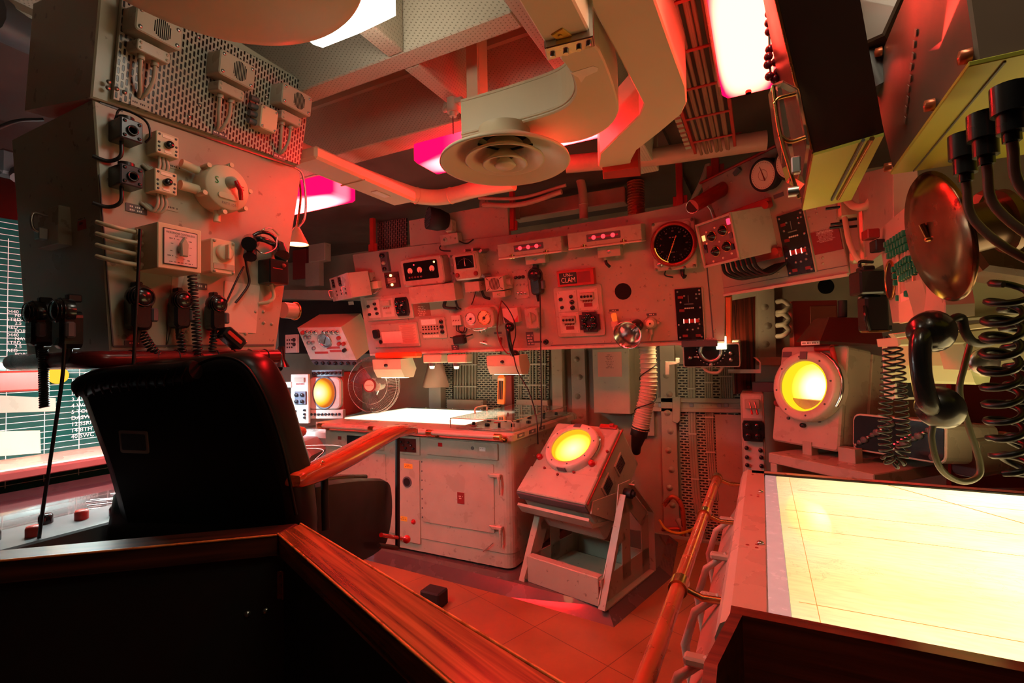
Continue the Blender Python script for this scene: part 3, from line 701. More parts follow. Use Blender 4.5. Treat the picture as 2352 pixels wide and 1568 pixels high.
# side vents on the right flank
MSd = Matrix(((0, 0, 1, wd), (1, 0, 0, 0), (0, 1, 0, 0), (0, 0, 0, 1)))
for (yy, zz_) in ((.40, -.14), (.22, -.11)):
    m = B(); m.T = MSd; m.slab(yy, zz_, .115, .10, 0, .008, .002, .004); m.k = 1; m.slab(yy, zz_, .09, .078, .008, .0085, .001, 0)
    m.k = 2
    for k in range(-3, 4):
        m.box((yy+k*.013, zz_, .009), (.0015, .078, .002), 0); m.box((yy, zz_+k*.011, .009), (.09, .0015, .002), 0)
    m.build('vent', [M_grey2, M_hole, M_steel], T)
m = B(); m.T = MSd; m.box((.29, -.012, .003), (.56, .012, .006)); m.build('side_bead', M_redp, T)
# trunnion cradle (own local frame on the plinth)
bo = onZ(1207, 1335, .06); MBs = Matrix((U, W, Z3)).transposed().to_4x4(); MBs.translation = bo
L2W = Ti @ MBs
wb = .505; db = .60
m = B(); m.T = L2W
m.box((wb/2, .012, .075), (wb-.02, .008, .15), .002); m.box((wb/2, .035, .150), (wb-.02, .05, .006), .001); m.box((wb/2, .35, .02), (wb-.02, .3, .03), .002); m.box((wb/2, db-.02, .06), (wb-.02, .01, .12), .002)
m.build('base_beam', M_grey, T)
def aframe(x, name):
    m = B(); m.T = L2W
    F_ = lambda y, z: (y, z)
    def strip(p, q, w, t=.006):
        p, q = V(p), V(q); d = (q-p).normalized(); nn = V((-d.y, d.x))*w/2
        c = [p-nn, q-nn, q+nn, p+nn]
        m.hexa([(x-t/2, a.x, a.y) for a in c], [(x+t/2, a.x, a.y) for a in c])
        # turned flange along the leg
    strip((.03, .0), (.29, .50), .10); strip((db-.04, 0), (db-.04, .34), .10); strip((db-.04, .32), (.34, .51), .10); strip((.02, .07), (db, .07), .14); strip((.31, .05), (.31, .5), .10)
    strip((.16, .28), (.30, .30), .05)
    m.hexa([(x-.003, y, z) for y, z in ((.20, .42), (.40, .42), (.38, .60), (.24, .60))], [(x+.003, y, z) for y, z in ((.20, .42), (.40, .42), (.38, .60), (.24, .60))])
    sg = 1 if x > wb/2 else -1
    for p, q in (((-.012, .0), (.25, .545)), ((db+.01, .0), (db+.01, .36)), ((db+.01, .36), (.36, .58)), ((.0, .0), (db, .0))):
        p, q = V(p), V(q); d = (q-p).normalized(); nn = V((-d.y, d.x))*.004
        c = [p-nn, q-nn, q+nn, p+nn]; m.hexa([(x, a.x, a.y) for a in c], [(x+sg*.04, a.x, a.y) for a in c])
    m.build(name, M_grey, T)
aframe(wb, 'side_frame'); aframe(0, 'side_frame')
m = B(); m.T = L2W
for x in (wb+.02, -.02): m.cyl((x-.02, .31, .54), (x+.03, .31, .54), .028, n=14); m.cyl((x+.03, .31, .54), (x+.045, .31, .54), .016, n=6)
m.build('trunnion_bolt', M_blackm, T)
# yoke arms carrying the case and the sloping tray under it
m = B()
for x in (-.012, wd+.012):
    m.hexa([(x-.004, y, z) for y, z in ((-.01, -.06), (.05, -.03), (.30, -.26), (.44, -.34), (.36, -.42), (.14, -.36))], [(x+.004, y, z) for y, z in ((-.01, -.06), (.05, -.03), (.30, -.26), (.44, -.34), (.36, -.42), (.14, -.36))])
    m.screws([(x, .05)], .01, .006, -.1)
m.build('yoke', M_grey, T)
m = B(); m.hexa([(-.01, -.05, -.075), (wd+.01, -.05, -.075), (wd+.01, -.05, -.14), (-.01, -.05, -.14)], [(-.01, -.035, -.07), (wd+.01, -.035, -.07), (wd+.01, -.035, -.14), (-.01, -.035, -.14)])
m.hexa([(-.01, -.05, -.14), (wd+.01, -.05, -.14), (wd, .20, -.42), (0, .20, -.42)], [(-.01, -.03, -.13), (wd+.01, -.03, -.13), (wd, .22, -.41), (0, .22, -.41)])
m.build('lower_tray', M_grey, T)
# corrugated hose behind it
pA = V((-.62, 3.40, 1.50)); a0 = onY(1487, 800, 3.42); a1 = onY(1490, 880, 3.42); a2 = onY(1480, 940, 3.42); a3 = onY(1470, 985, 3.42)
pts = spline([a0+V((0, 0, .05)), a0, a1, a2, a3], 8)
T = thing('corrugated_hose', 'orange-lit corrugated air hose hanging behind the tilted radar display', 'hose')
m = B(); m.tube(pts, .052, 18); n_ = len(pts)
for k in range(34):
    t = k/33*(n_-1); i = min(n_-2, int(t)); p = pts[i].lerp(pts[i+1], t-i); m.ring(p, .0535, .0055, 24, 6, pts[i+1]-pts[i])
m.build('hose_body', pmat('hose_tan', (.62, .48, .34), .3, noise=.15), T)
m = B(); e = pts[-1]; d = (pts[-1]-pts[-2]).normalized(); m.cyl(e-d*.01, e+d*.05, .058, n=18); m.tube([e+d*.05, e+d*.12, e+d*.17+V((0, .05, 0))], [.05, .035, .03], 12); m.build('rubber_boot', M_rubber, T)
m = B(); m.tube(coil([q+V((0, 0, 0)) for q in pts], .062, 2.6, 20), .0035, 6); m.tube(spline([pts[8]+V((.06, -.02, 0)), pts[4]+V((.16, -.02, .03)), pts[0]+V((.22, 0, .06))], 6), .0035, 6); m.build('lashing_wire', M_rubber, T)
# ------------------------------------------------------------------ right chart table
T = thing('chart_table', 'large brightly backlit yellow chart table filling the lower right', 'table')
mc2 = bpy.data.materials.new('backlit_yellow_chart'); mc2.use_nodes = True; N, L = NT(mc2); b_ = N['Principled BSDF']; b_.inputs['Roughness'].default_value = .06; b_.inputs['Base Color'].default_value = (.25, .2, .1, 1)
tc = N.new('ShaderNodeTexCoord'); nz = N.new('ShaderNodeTexNoise'); nz.inputs['Scale'].default_value = 2.2; nz.inputs['Detail'].default_value = 2; L.new(tc.outputs['Object'], nz.inputs['Vector'])
cr = N.new('ShaderNodeValToRGB'); cr.color_ramp.elements[0].position = .3; cr.color_ramp.elements[0].color = (1, .69, .24, 1); cr.color_ramp.elements[1].position = .75; cr.color_ramp.elements[1].color = (1.0, .82, .42, 1)
L.new(nz.outputs['Fac'], cr.inputs[0])
# coast lines and smudges printed on the chart
n2 = N.new('ShaderNodeTexNoise'); n2.inputs['Scale'].default_value = 9; n2.inputs['Detail'].default_value = 12; n2.inputs['Roughness'].default_value = .65; n2.inputs['Distortion'].default_value = 1.2; L.new(tc.outputs['Object'], n2.inputs['Vector'])
ab = mth(N, L, 'ABSOLUTE', mth(N, L, 'SUBTRACT', n2.outputs['Fac'], .5)); ln = mth(N, L, 'LESS_THAN', ab, .004)
n3 = N.new('ShaderNodeTexNoise'); n3.inputs['Scale'].default_value = 3.1; L.new(tc.outputs['Object'], n3.inputs['Vector']); msk = mth(N, L, 'GREATER_THAN', n3.outputs['Fac'], .52)
n4 = N.new('ShaderNodeTexNoise'); n4.inputs['Scale'].default_value = 22; n4.inputs['Detail'].default_value = 8; mp = N.new('ShaderNodeMapping'); mp.inputs['Scale'].default_value = (1, 4, 1); L.new(tc.outputs['Object'], mp.inputs[0]); L.new(mp.outputs[0], n4.inputs['Vector'])
mr = N.new('ShaderNodeMapRange'); mr.inputs[1].default_value = .4; mr.inputs[2].default_value = .7; mr.inputs[3].default_value = 1.04; mr.inputs[4].default_value = .86; L.new(n4.outputs['Fac'], mr.inputs[0])
k_ = mth(N, L, 'MULTIPLY', mth(N, L, 'SUBTRACT', 1, mth(N, L, 'MULTIPLY', mth(N, L, 'MULTIPLY', ln, msk), .30)), mr.outputs[0])
# tubes under the glass; right side boosted to throw more light into the room
sp = N.new('ShaderNodeSeparateXYZ'); L.new(tc.outputs['Object'], sp.inputs[0])
gx = N.new('ShaderNodeMapRange'); gx.inputs[1].default_value = 0; gx.inputs[2].default_value = .8; gx.inputs[3].default_value = .70; gx.inputs[4].default_value = 2.9; L.new(sp.outputs[0], gx.inputs[0])
gy = N.new('ShaderNodeMapRange'); gy.inputs[1].default_value = 2.3; gy.inputs[2].default_value = 1.0; gy.inputs[3].default_value = .9; gy.inputs[4].default_value = 1.15; L.new(sp.outputs[1], gy.inputs[0])
st = mth(N, L, 'MULTIPLY', mth(N, L, 'MULTIPLY', gx.outputs[0], gy.outputs[0]), k_)
L.new(mth(N, L, 'MULTIPLY', st, .84), b_.inputs['Emission Strength']); L.new(cr.outputs[0], b_.inputs['Emission Color'])
TX1, TY0, TY1 = 1.55, 1.02, 2.27
m = B(); bx2(m, .035, TX1-.1, TY0, TY1, .893, .898); m.build('lit_chart', mc2, T)
m = B(); bx2(m, -.005, .034, TY0, TY1, .893, .899, .001); m.build('plastic_margin', pmat('milky_strip', (.42, .48, .47), .2, noise=.1, nscale=30, emi=(.7, .9, .88), es=.16), T)
m = B(); M_tbl = pmat('table_pink_grey', (.42, .36, .29), .28, noise=.03)
pr = [(-.09, .80), (-.098, .86), (-.088, .888), (-.07, .90), (-.008, .90), (-.008, .80)]
m.hexa([(x, TY0, z) for x, z in pr], [(x, 2.345, z) for x, z in pr])
bx2(m, -.06, TX1, 2.285, 2.345, .80, .90, .006); bx2(m, TX1-.1, TX1, TY0, 2.285, .80, .90, .004); bx2(m, -.008, TX1-.1, TY0, 2.285, .86, .892); m.build('table_rim', M_tbl, T)
m = B(); bx2(m, -.008, TX1-.1, 2.272, 2.284, .894, .904, .001); m.build('glass_stop', M_blackm, T)
m = B()
for y in (1.98, 1.45, 1.02): m.sph((-.02, y, .903), .009, 10, 6, .6)
m.build('chrome_stud', M_chrome, T)
m = B()
for y in (1.93, 1.43): m.screws([(-.05, y), (-.028, y+.012), (-.028, y-.012)], .005, .001, .90)
m.screws([(-.05, 2.25), (.07, 2.315)], .005, .001, .90); m.build('screw_holes', M_darkred, T)
m = B()
for x0, y0, x1, y1 in ((.08, TY0, .0812, TY1), (.10, 2.07, TX1-.1, 2.071), (.05, 1.80, TX1-.1, 1.801), (.05, 1.62, TX1-.1, 1.621), (.05, 1.15, TX1-.1, 1.151)):
    bx2(m, x0, x1, y0, y1+.0005, .898, .8985, 0)
m.tube([(.40, 2.27, .898), (1.3, 1.0, .898)], .0015, 4); m.build('ruled_lines', pmat('pencil_brown', (.35, .16, .03), .8, noise=0, emi=(.6, .3, .05), es=.6), T)
m = B(); pr = [(-.085, .80), (-.17, .66), (-.17, .06), (.0, .06), (.0, .80)]; m.hexa([(x, 1.03, z) for x, z in pr], [(x, 2.30, z) for x, z in pr]); bx2(m, .0, TX1-.05, 1.03, 2.30, .0, .80); m.build('cabinet', M_tbl, T)
for i, y in enumerate((2.1, 1.72, 1.42, 1.12)):
    m = B(); m.tube([(-.12, y, .76), (-.185, y+.01, .70), (-.215, y+.02, .60), (-.20, y+.03, .45)], [.008, .011, .012, .008], 10); m.box((-.14, y, .75), (.06, .03, .02), .005); m.build('door_clamp', M_tbl, T)
# ring rail beside the table
T2 = thing('brass_rail', 'long copper-red hand rail pipe along the left side of the yellow table', 'rail')
xr, zr = -.19, .86
m = B(); m.cyl((xr, .60, zr), (xr, 2.33, zr), .0165, n=18); m.build('rail_pipe', M_copper, T2)
for y in (2.30, 1.78, 1.21):
    part('rail_bracket', 1, lambda q: (q.cyl((0, -.022, 0), (0, .022, 0), .0215, n=18), q.tube([(.012, 0, -.004), (.05, .0, -.018), (.10, .01, -.02)], .008, 8), q.sph((.10, .01, -.02), .012, 8, 6)), M_brass, T2, (xr, y, zr))
# wooden board along the near edge of the table
T = thing('wooden_ledge', 'dark red-brown wooden ledge frame in the lower right corner in front of the yellow table', 'ledge')
a = onZ(1677, 1407, .93); b2 = onZ(2290, 1530, .93); a.z = b2.z = 0
d = (b2-a).normalized(); nn = V((d.y, -d.x, 0))    # towards the camera
e = a+d*1.3
def q4(p, z): return (p.x, p.y, z)
m = B(); m.hexa([q4(a, .80), q4(e, .80), q4(e-nn*.03, .80), q4(a-nn*.03, .80)], [q4(a, .93), q4(e, .93), q4(e-nn*.03, .93), q4(a-nn*.03, .93)])
m.build('front_board', wood('red_wood_board', (.16, .02, .012), (.05, .006, .005), rough=.2), T)
m = B(); a2 = onZ(1617, 1505, .915); a2.z = 0; m.hexa([q4(a, .80), q4(a2, .76), q4(a2+d*.02, .76), q4(a+d*.02, .80)], [q4(a, .93), q4(a2, .905), q4(a2+d*.02, .905), q4(a+d*.02, .93)])
m.hexa([q4(a2, .60), q4(a2+nn*.05, .60), q4(a2+nn*.05+d*.02, .60), q4(a2+d*.02, .60)], [q4(a2, .905), q4(a2+nn*.05, .89), q4(a2+nn*.05+d*.02, .89), q4(a2+d*.02, .905)]); m.build('end_board', M_wooddk, T)
m = B(); s1 = a+nn*.04; m.hexa([q4(s1+d*.03, .765), q4(e+nn*.04, .765), q4(e+nn*.01, .765), q4(s1+d*.03-nn*.03, .765)], [q4(s1+d*.03, .785), q4(e+nn*.04, .785), q4(e+nn*.01, .785), q4(s1+d*.03-nn*.03, .785)]); m.build('shelf_batten', M_woodrail, T)
m = B(); m.T = Matrix.Translation(a+nn*.035+d*.055); m.box((0, 0, .72), (.05, .03, .10), .004); m.cyl((0, 0, .79), (0, -.02, .79), .012); m.build('hinge', M_dkgrey, T)
# ------------------------------------------------------------------ helpers for devices on panels
def dev(F, box, depth, name, label, cat, mat=None, r=.006, b=.002, group=None, body='body', rot=0, z0=0):
    a, b2, w, h = F.rect(*box, depth)
    T = thing(name, label, cat, F.M(a, b2, 0, rot), group)
    m = B(); m.slab(0, 0, w, h, z0, depth, r, b); m.build(body, mat or M_grey2, T)
    return T, w, h
def pk(T, x, y, z, r, h, mat, name='knob'):
    return part(name, ('k', round(r, 4), round(h, 4)), lambda q: q.knob(0, 0, 0, r, h), mat, T, (x, y, z))
def toggle(T, x, y, z, s=1, mat=None):
    return part('toggle_switch', ('t', s), lambda q: (q.lathe([(.006*s, 0), (.006*s, .003*s), (.003*s, .004*s)], 10), q.tube([(0, 0, 0), (0, -.006*s, .016*s)], [.0022*s, .003*s], 8)), mat or M_steel, T, (x, y, z))
def corner(w, h, i): return [(sx*(w/2-i), sy*(h/2-i)) for sx in (-1, 1) for sy in (-1, 1)]
def screwset(T, w, h, i, z, r=.004, mat=None):
    m = B(); m.screws(corner(w, h, i), r, .0025, z); return m.build('screws', mat or M_dkgrey, T)
def label_plate(F, box, txt, label, mat=None, ink=None, size=None, d=.002, name='label_plate', group=None, lines=1):
    a, b2, w, h = F.rect(*box, d); m = B(); m.slab(0, 0, w, h, -.0005, d, .001, 0); m.k = 1
    if txt:
        n = txt.count('\n')+1; sz = size or h/n*.66; gk = txt[0] == '#'; ml = max(int(t.strip('#')) if gk else len(t) for t in txt.split('\n')); sz = min(sz, w*.92/(ml*(.6 if gk else .5)))
        m.text(txt, 0, (n-1)*sz*.5, d, sz)
    o = m.build(name, [mat or M_dkgrey, ink or M_white], None, F.M(a, b2)); return tag(o, label, 'plate', group)
def wirepath(F, px, d): return [F.pt(x, y, (d[i] if isinstance(d, (list, tuple)) else d)) for i, (x, y) in enumerate(px)]
def cable(px, F, d, r, label, mat=None, cat='cable', name='cable', k=6):
    m = B(); m.tube(spline(wirepath(F, px, d), k), r, 8); o = m.build(name, mat or M_rubber); return tag(o, label, cat)
def coilcord(pts, R, turns, r, label, mat=None, per=14):
    m = B(); m.tube(coil(pts, R, turns, per), r, 6); o = m.build('coiled_cord', mat or M_rubber); return tag(o, label, 'cord')
# ------------------------------------------------------------------ left console body
T = thing('overhead_console', 'tall grey equipment console on the left with slotted upper panel', 'console')
m = B(); ppoly(m, FL, [(214, 228), (253, 807), (633, 806), (668, 560), (691, 410), (688, 392), (678, 384)], -.48, 0, .004); m.build('lower_body', M_grey, T)
m = B(); ppoly(m, FLU, [(216, 222), (240, -60), (300, -70), (712, 190), (716, 208), (690, 382)], -.40, -.016, .004, dpx=0); m.build('upper_body', M_grey, T)
m = B(); m.poly([FLU.uv(x, y, 0) for x, y in [(260, 227), (283, -30), (706, 193), (715, 206), (689, 379)]], -.012, .0, .001); m.build('slotted_panel', M_perf, T, FLU.M())
m = B()
for px_ in ((250, 188), (248, 202), (268, 204), (286, 212), (455, 85), (613, 222), (459, 242), (434, 268)):
    a, b2 = FLU.uv(*px_, 0); m.T = FLU.M(a, b2, 0); m.lathe([(.006, 0), (.005, .003), (.0001, .004)], 10)
m.build('panel_screws', M_steel, T)
m = B()
for px_ in ((586, 716), (605, 716), (606, 741), (624, 744), (546, 767), (564, 766), (564, 785), (429, 762), (433, 680), (427, 783)):
    a, b2 = FL.uv(*px_, 0); m.T = FL.M(a, b2, 0); m.lathe([(.0055, 0), (.005, .003), (.0001, .005)], 10)
m.build('rivets', M_grey2, T)
m = B(); ppoly(m, FL, [(516, 645), (597, 656), (588, 765), (512, 762)], 0, .002, 0); ppoly(m, FL, [(396, 630), (424, 630), (380, 800), (382, 800)], 0, .001, 0); m.build('blank_plate', M_pale, T)
m = B(); ppoly(m, FL, [(228, 400), (230, 400), (262, 795), (259, 795)], 0, .004, 0); ppoly(m, FL, [(262, 793), (630, 790), (630, 794), (262, 797)], 0, .003, 0); m.build('edge_bead', M_dkgrey, T)
# padded bumper under the console
T = thing('padded_bumper', 'black-red padded roll along the bottom edge of the left console', 'bumper')
m = B(); p0 = FL.pt(250, 826, .02); p1 = FL.pt(636, 818, .02); q0 = V((-1.98, p0.y-.02, p0.z))
m.tube(spline([q0, V((-1.7, p0.y-.035, p0.z)), V((p0.x-.03, p0.y-.03, p0.z)), p0+V((0, .03, 0)), p0.lerp(p1, .5), p1], 6), .023, 14)
m.build('roll', pmat('oxblood_leather', (.10, .012, .012), .25, noise=.3), T)
m = B()
for k in range(8):
    p = p0.lerp(p1, .1+k*.115); m.ring(p, .0235, .002, 16, 5, p1-p0)
m.build('stitching', M_blackm, T)
# ------------------------------------------------------------------ loudspeakers on the slotted panel
def speaker(box, low, dp, label, F=FLU, group='loudspeakers on the slotted panel', pipes=True):
    T, w, h = dev(F, box, dp, 'loudspeaker', label, 'loudspeaker', M_grey2, .008, .003, group)
    m = B()
    for i in range(-4, 5):
        hh = math.sqrt(max(0, 1-(i/4.9)**2))*min(w*.62, h*.78)
        m.slab(w*.06+i*w*.042, 0, w*.02, hh, dp-.001, dp+.0008, .001, 0)
    m.build('grille', M_hole, T)
    screwset(T, w, h, .011, dp, .0055, M_steel)
    if low:
        a, b2, w2, h2 = F.rect(*low, dp*.8); Ti = T.matrix_world.inverted()
        m = B(); m.T = Ti @ F.M(a, b2); m.slab(0, 0, w2, h2, 0, dp*.8, .006, .002); m.screws(corner(w2, h2, .008), .004, .002, dp*.8); m.build('junction_box', M_grey2, T)
        if pipes:
            m = B(); m.T = Ti @ F.M(a, b2)
            for s in (-1, 1):
                m.cyl((s*.017, -h2/2, dp*.4), (s*.017, -h2/2-.012, dp*.4), .009, n=12)
                m.tube(spline([(s*.017, -h2/2-.01, dp*.4), (s*.016, -h2/2-.05, dp*.4), (s*.008, -h2/2-.085, dp*.25), (s*.003, -h2/2-.10, .0)], 5), .0055, 8)
            m.build('conduit', M_cloth, T)
    return T
speaker((310, 34, 421, 93), (314, 104, 393, 131), .065, 'grey slotted loudspeaker nearest us, upper left corner of the slotted panel')
speaker((503, 131, 588, 189), (501, 196, 563, 220), .065, 'grey slotted loudspeaker in the middle of the slotted panel')
speaker((647, 204, 718, 254), (646, 261, 694, 283), .060, 'grey slotted loudspeaker farthest away, right end of the slotted panel')
T, w, h = dev(FLU, (599, 246, 639, 301), .05, 'junction_box', 'small cream junction box between the two far loudspeakers', 'box', M_cream, .008, .003); screwset(T, w, h, .008, .05, .004, M_steel)
m = B()
for k in range(4): m.cyl((-w/2, -h/2+.015+k*.024, .025), (-w/2-.025, -h/2+.013+k*.024, .025), .009, n=12)
m.build('cable_gland', M_dkgrey, T)
label_plate(FL, (230, 229, 283, 247), '#14', 'grey engraved strip just under the near end of the slotted panel')
label_plate(FLU, (300, 230, 346, 248), '#9', 'small grey strip at the lower left of the slotted panel', M_grey, M_ink)
label_plate(FLU, (488, 301, 523, 314), '#9', 'small black strip under the middle loudspeaker', M_dkgrey)
label_plate(FLU, (628, 354, 656, 366), '#9', 'small black strip under the farthest loudspeaker', M_dkgrey)
label_plate(FL, (289, 470, 338, 489), '#8\n8', 'black engraved strip under the lower black socket box', M_dkgrey)
label_plate(FL, (385, 377, 416, 388), '#7', 'grey strip under the upper cream knob box', M_grey, M_ink)
label_plate(FL, (380, 470, 410, 484), '#7', 'grey strip under the lower cream knob box', M_grey, M_ink)
label_plate(FL, (286, 782, 330, 793), '#5', 'black strip low on the left console under the first microphone', M_dkgrey)
label_plate(FL, (450, 650, 476, 664), '#5', 'black strip right of the coiled cord on the left console', M_dkgrey)
# black socket boxes
for i, (bx_, lb) in enumerate((((277, 274, 329, 322), 'black square socket box with cable loop, upper of two on left console'), ((277, 380, 330, 427), 'black square socket box, lower of two on left console'))):
    T, w, h = dev(FL, bx_, .06, 'socket_box', lb, 'socket', pmat('bakelite', (.05, .045, .055), .3, noise=.3), .004, .003, 'black socket boxes')
    m = B(); m.lathe([(.013, .0), (.013, .006), (.009, .006), (.008, -.004), (.0001, -.004)], 20, (0, -.002, .06)); m.screws(corner(w, h, .009), .005, .002, .06); m.build('socket', M_black, T)
    m = B(); m.cyl((0, h/2, .03), (0, h/2+.012, .03), .018, n=16); m.tube(spline([(-.01, -h/2, .03), (-.012, -h/2-.04, .03), (-.03, -h/2-.055, .01), (-.06, -h/2-.05, 0)], 5), .005, 8)
    if i == 0: m.tube(spline([(-.02, h/2, .02), (-.01, h/2+.03, .03), (.03, h/2+.01, .06), (.04, -.0, .065), (.036, -h/2+.01, .05)], 6), .003, 8)
    m.build('cable_loop', M_rubber, T)
for bx_, lb in (((359, 307, 411, 357), 'small cream knob box, upper of two beside the socket boxes'), ((356, 392, 407, 443), 'small cream knob box, lower of two beside the socket boxes')):
    T, w, h = dev(FL, bx_, .05, 'dimmer_box', lb, 'switch box', M_cream, .003, .002, 'cream knob boxes')
    pk(T, .0, -.002, .05, .010, .016, M_black)
    m = B(); m.screws([*corner(w, h, .008), (-w*.38, 0), (w*.38, 0), (-w*.38, -.012), (w*.38, -.012)], .0035, .002, .05); m.build('screws', M_dkgrey, T)
    m = B(); m.slab(0, h*.33, w*.5, h*.13, .05, .0515, .001, 0); m.slab(.0, -h*.36, w*.3, h*.1, .05, .0515, .001, 0); m.build('name_strip', M_paper, T)
    m = B()
    for s in (-1, 0, 1): m.tube(spline([(s*.009, -h/2+.002, .025), (s*.011, -h/2-.03, .03), (s*.009-.01, -h/2-.05, .02), (s*.01-.03, -h/2-.03, .003)], 5), .0045, 8)
    m.build('conduit', M_cloth, T)
# round isolator
a, b2 = FL.uv(528, 430, .075); T = thing('rotary_isolator', 'large round cream isolator switch with red handle and painted letters S and F', 'switch', FL.M(a, b2)); R = .068
m = B(); m.lathe([(R*1.0, 0), (R*1.05, .03), (R*1.03, .055), (R, .062), (R*.97, .068), (.0001, .07)], 40)
for an in (.15, 1.4, 2.4, 3.6, 4.6, 5.6):
    c_, s_ = math.cos(an), math.sin(an); m.cyl((R*1.12*c_, R*1.12*s_, .03), (R*1.12*c_, R*1.12*s_, .066), .007, n=10); m.box((R*1.03*c_, R*1.03*s_, .045), (.014, .014, .03))
m.build('casing', M_cream, T)
m = B(); m.cyl((-R*1.0, -R*.3, .03), (-R*1.75, -R*.3, .03), .014, n=14); m.cyl((-R, R*.55, .03), (-R*1.7, R*.65, .03), .012, n=14); m.cyl((-.01, -R, .03), (-.012, -R*1.5, .03), .010, n=12); m.build('gland', M_cream, T)
m = B(); m.lathe([(.018, .07), (.016, .085), (.009, .095), (.0001, .1)], 16, (R*.08, R*.25, 0)); m.build('hub', M_grey2, T)
m = B(); m.tube([(R*.08, R*.25, .095), (R*.24, -R*.1, .10), (R*.38, -R*.5, .09)], [.007, .0075, .006], 10); m.build('handle', M_red, T)
m = B(); m.slab(-R*.05, -R*.42, R*.9, R*.26, .069, .074, .008, .001); m.build('raised_rib', M_cream, T)
m = B(); m.text('S', -R*.55, R*.18, .071, .03); m.build('letter_s', pmat('green_ink', (.0, .25, .05), .5, noise=0), T)
m = B(); m.text('F', R*.62, R*.05, .071, .032); m.build('letter_f', M_redp, T)
m = B(); m.text('PATT 155', 0, -R*.75, .071, .011); m.build('cast_lettering', M_dkgrey, T)
# microphone control box
T, w, h = dev(FL, (362, 519, 463, 621), .11, 'microphone_control_box', 'cream box with pink dial plate and pointer knob, middle of left console', 'control box', M_cream, .003, .002)
m = B(); m.slab(0, 0, w*.78, h*.80, .11, .112, .001, 0); m.build('dark_border', M_ink, T)
m = B(); m.slab(0, 0, w*.74, h*.76, .112, .113, .001, 0); m.k = 1
m.text('MICROPHONE CONTROL BOX', 0, h*.31, .113, .0085, w=w*.66); m.text('AP 104730', 0, h*.25, .113, .007)
for t in range(8): a_ = t*PI/4+.3; m.box((.026*math.cos(a_), .026*math.sin(a_)-.003, .1135), (.006, .0009, .0004), 0)
for i, t in enumerate(('#3', '#5', '#5', '#3')): m.text(t, .034*math.cos(i*1.5+.8), .034*math.sin(i*1.5+.8)-.003, .113, .005)
m.text('#26', 0, -h*.33, .113, .004); m.build('dial_plate', [pmat('pink_plate', (.72, .55, .5), .4, noise=.05), M_ink], T)
m = B(); m.lathe([(.011, .113), (.010, .128), (.0001, .13)], 16, (0, -.003, 0)); m.poly([(-.008, -.024), (.008, -.024), (.010, .010), (0, .028), (-.010, .010)], .122, .133, .002); m.build('pointer_knob', M_grey2, T)
m = B()
for k in range(4):
    y = h*.32-k*.029; m.tube(spline([(-w/2+.004, y, .03+.01*(k % 2)), (-w/2-.05, y+.002, .035), (-w/2-.075, y+.008, .02), (-w/2-.085, y+.015, .0)], 5), .0058, 8); m.cyl((-w/2, y, .035), (-w/2-.014, y, .035), .0095, n=10)
m.build('conduit', M_cream, T)
# rotary switch box
T, w, h = dev(FL, (486, 550, 541, 630), .06, 'rotary_switch_box', 'cream cast switch box with round turn knob beside the microphone control box', 'switch', M_cream, .008, .004)
m = B(); m.lathe([(.026, .06), (.026, .068), (.02, .072), (.0001, .073)], 24, (0, h*.12, 0)); m.box((0, h*.12, .08), (.008, .045, .018), .003); m.build('turn_knob', M_cream, T)
m = B(); m.slab(0, -h*.28, w*.85, h*.16, .06, .063, .002, 0); m.screws(corner(w, h, .008), .005, .004, .06); m.build('name_strip', M_grey2, T)
# black junction box, headset
T, w, h = dev(FL, (620, 596, 664, 652), .06, 'junction_box', 'glossy black box near the right edge of the left console', 'box', M_black, .006, .004)
m = B(); m.lathe([(.007, .06), (.006, .066), (.0001, .068)], 12, (w*.2, h*.28, 0)); m.slab(-w*.1, .01, w*.5, .002, .06, .0608, .001, 0); m.build('cover_screw', M_redp, T)
m = B(); m.tube(spline([(-.01, -h/2, .03), (.0, -h/2-.04, .03), (-.015, -h/2-.06, .02), (-.035, -h/2-.065, .0)], 5), .006, 8); m.build('conduit', M_cream, T)
T = thing('headset', 'black headset hanging on a wire hook above the glossy black box', 'headset', FL.M(*FL.uv(605, 560, .04), 0))
Ti = T.matrix_world.inverted()
def lp(px, py, d): return Ti @ FL.pt(px, py, d)
m = B(); m.cyl(lp(576, 555, .02), lp(572, 560, .09), .026, .022, 18); m.cyl(lp(576, 575, .045), lp(574, 590, .06), .018, .02, 14); m.build('earpiece', M_black, T)
m = B(); m.cyl(lp(640, 566, .02), lp(648, 588, .06), .022, .024, 18); m.build('earpiece', M_black, T)
m = B(); m.tube(spline([lp(575, 545, .03), lp(600, 533, .04), (lp(625, 540, .04)), lp(642, 562, .04)], 8), .006, 8); m.tube(spline([lp(582, 548, .05), lp(605, 550, .07), lp(632, 562, .05)], 6), .009, 8); m.build('headband', M_black, T)
m = B(); m.tube(spline([lp(600, 550, .0), lp(600, 530, .05), lp(622, 524, .05), lp(640, 540, .03)], 6), .0025, 6); m.tube(spline([lp(586, 570, .06), lp(605, 582, .08), lp(632, 570, .07), (lp(636, 545, .06))], 6), .0025, 6); m.build('wire', M_chrome, T)
cable([(563, 590), (568, 620), (572, 650), (555, 678), (541, 695)], FL, .02, .004, 'black cable curving down from the headset to a clip')
cable([(560, 612), (545, 640), (530, 672), (515, 705), (497, 740)], FL, .03, .003, 'thin black cable slanting from the headset to the third microphone')
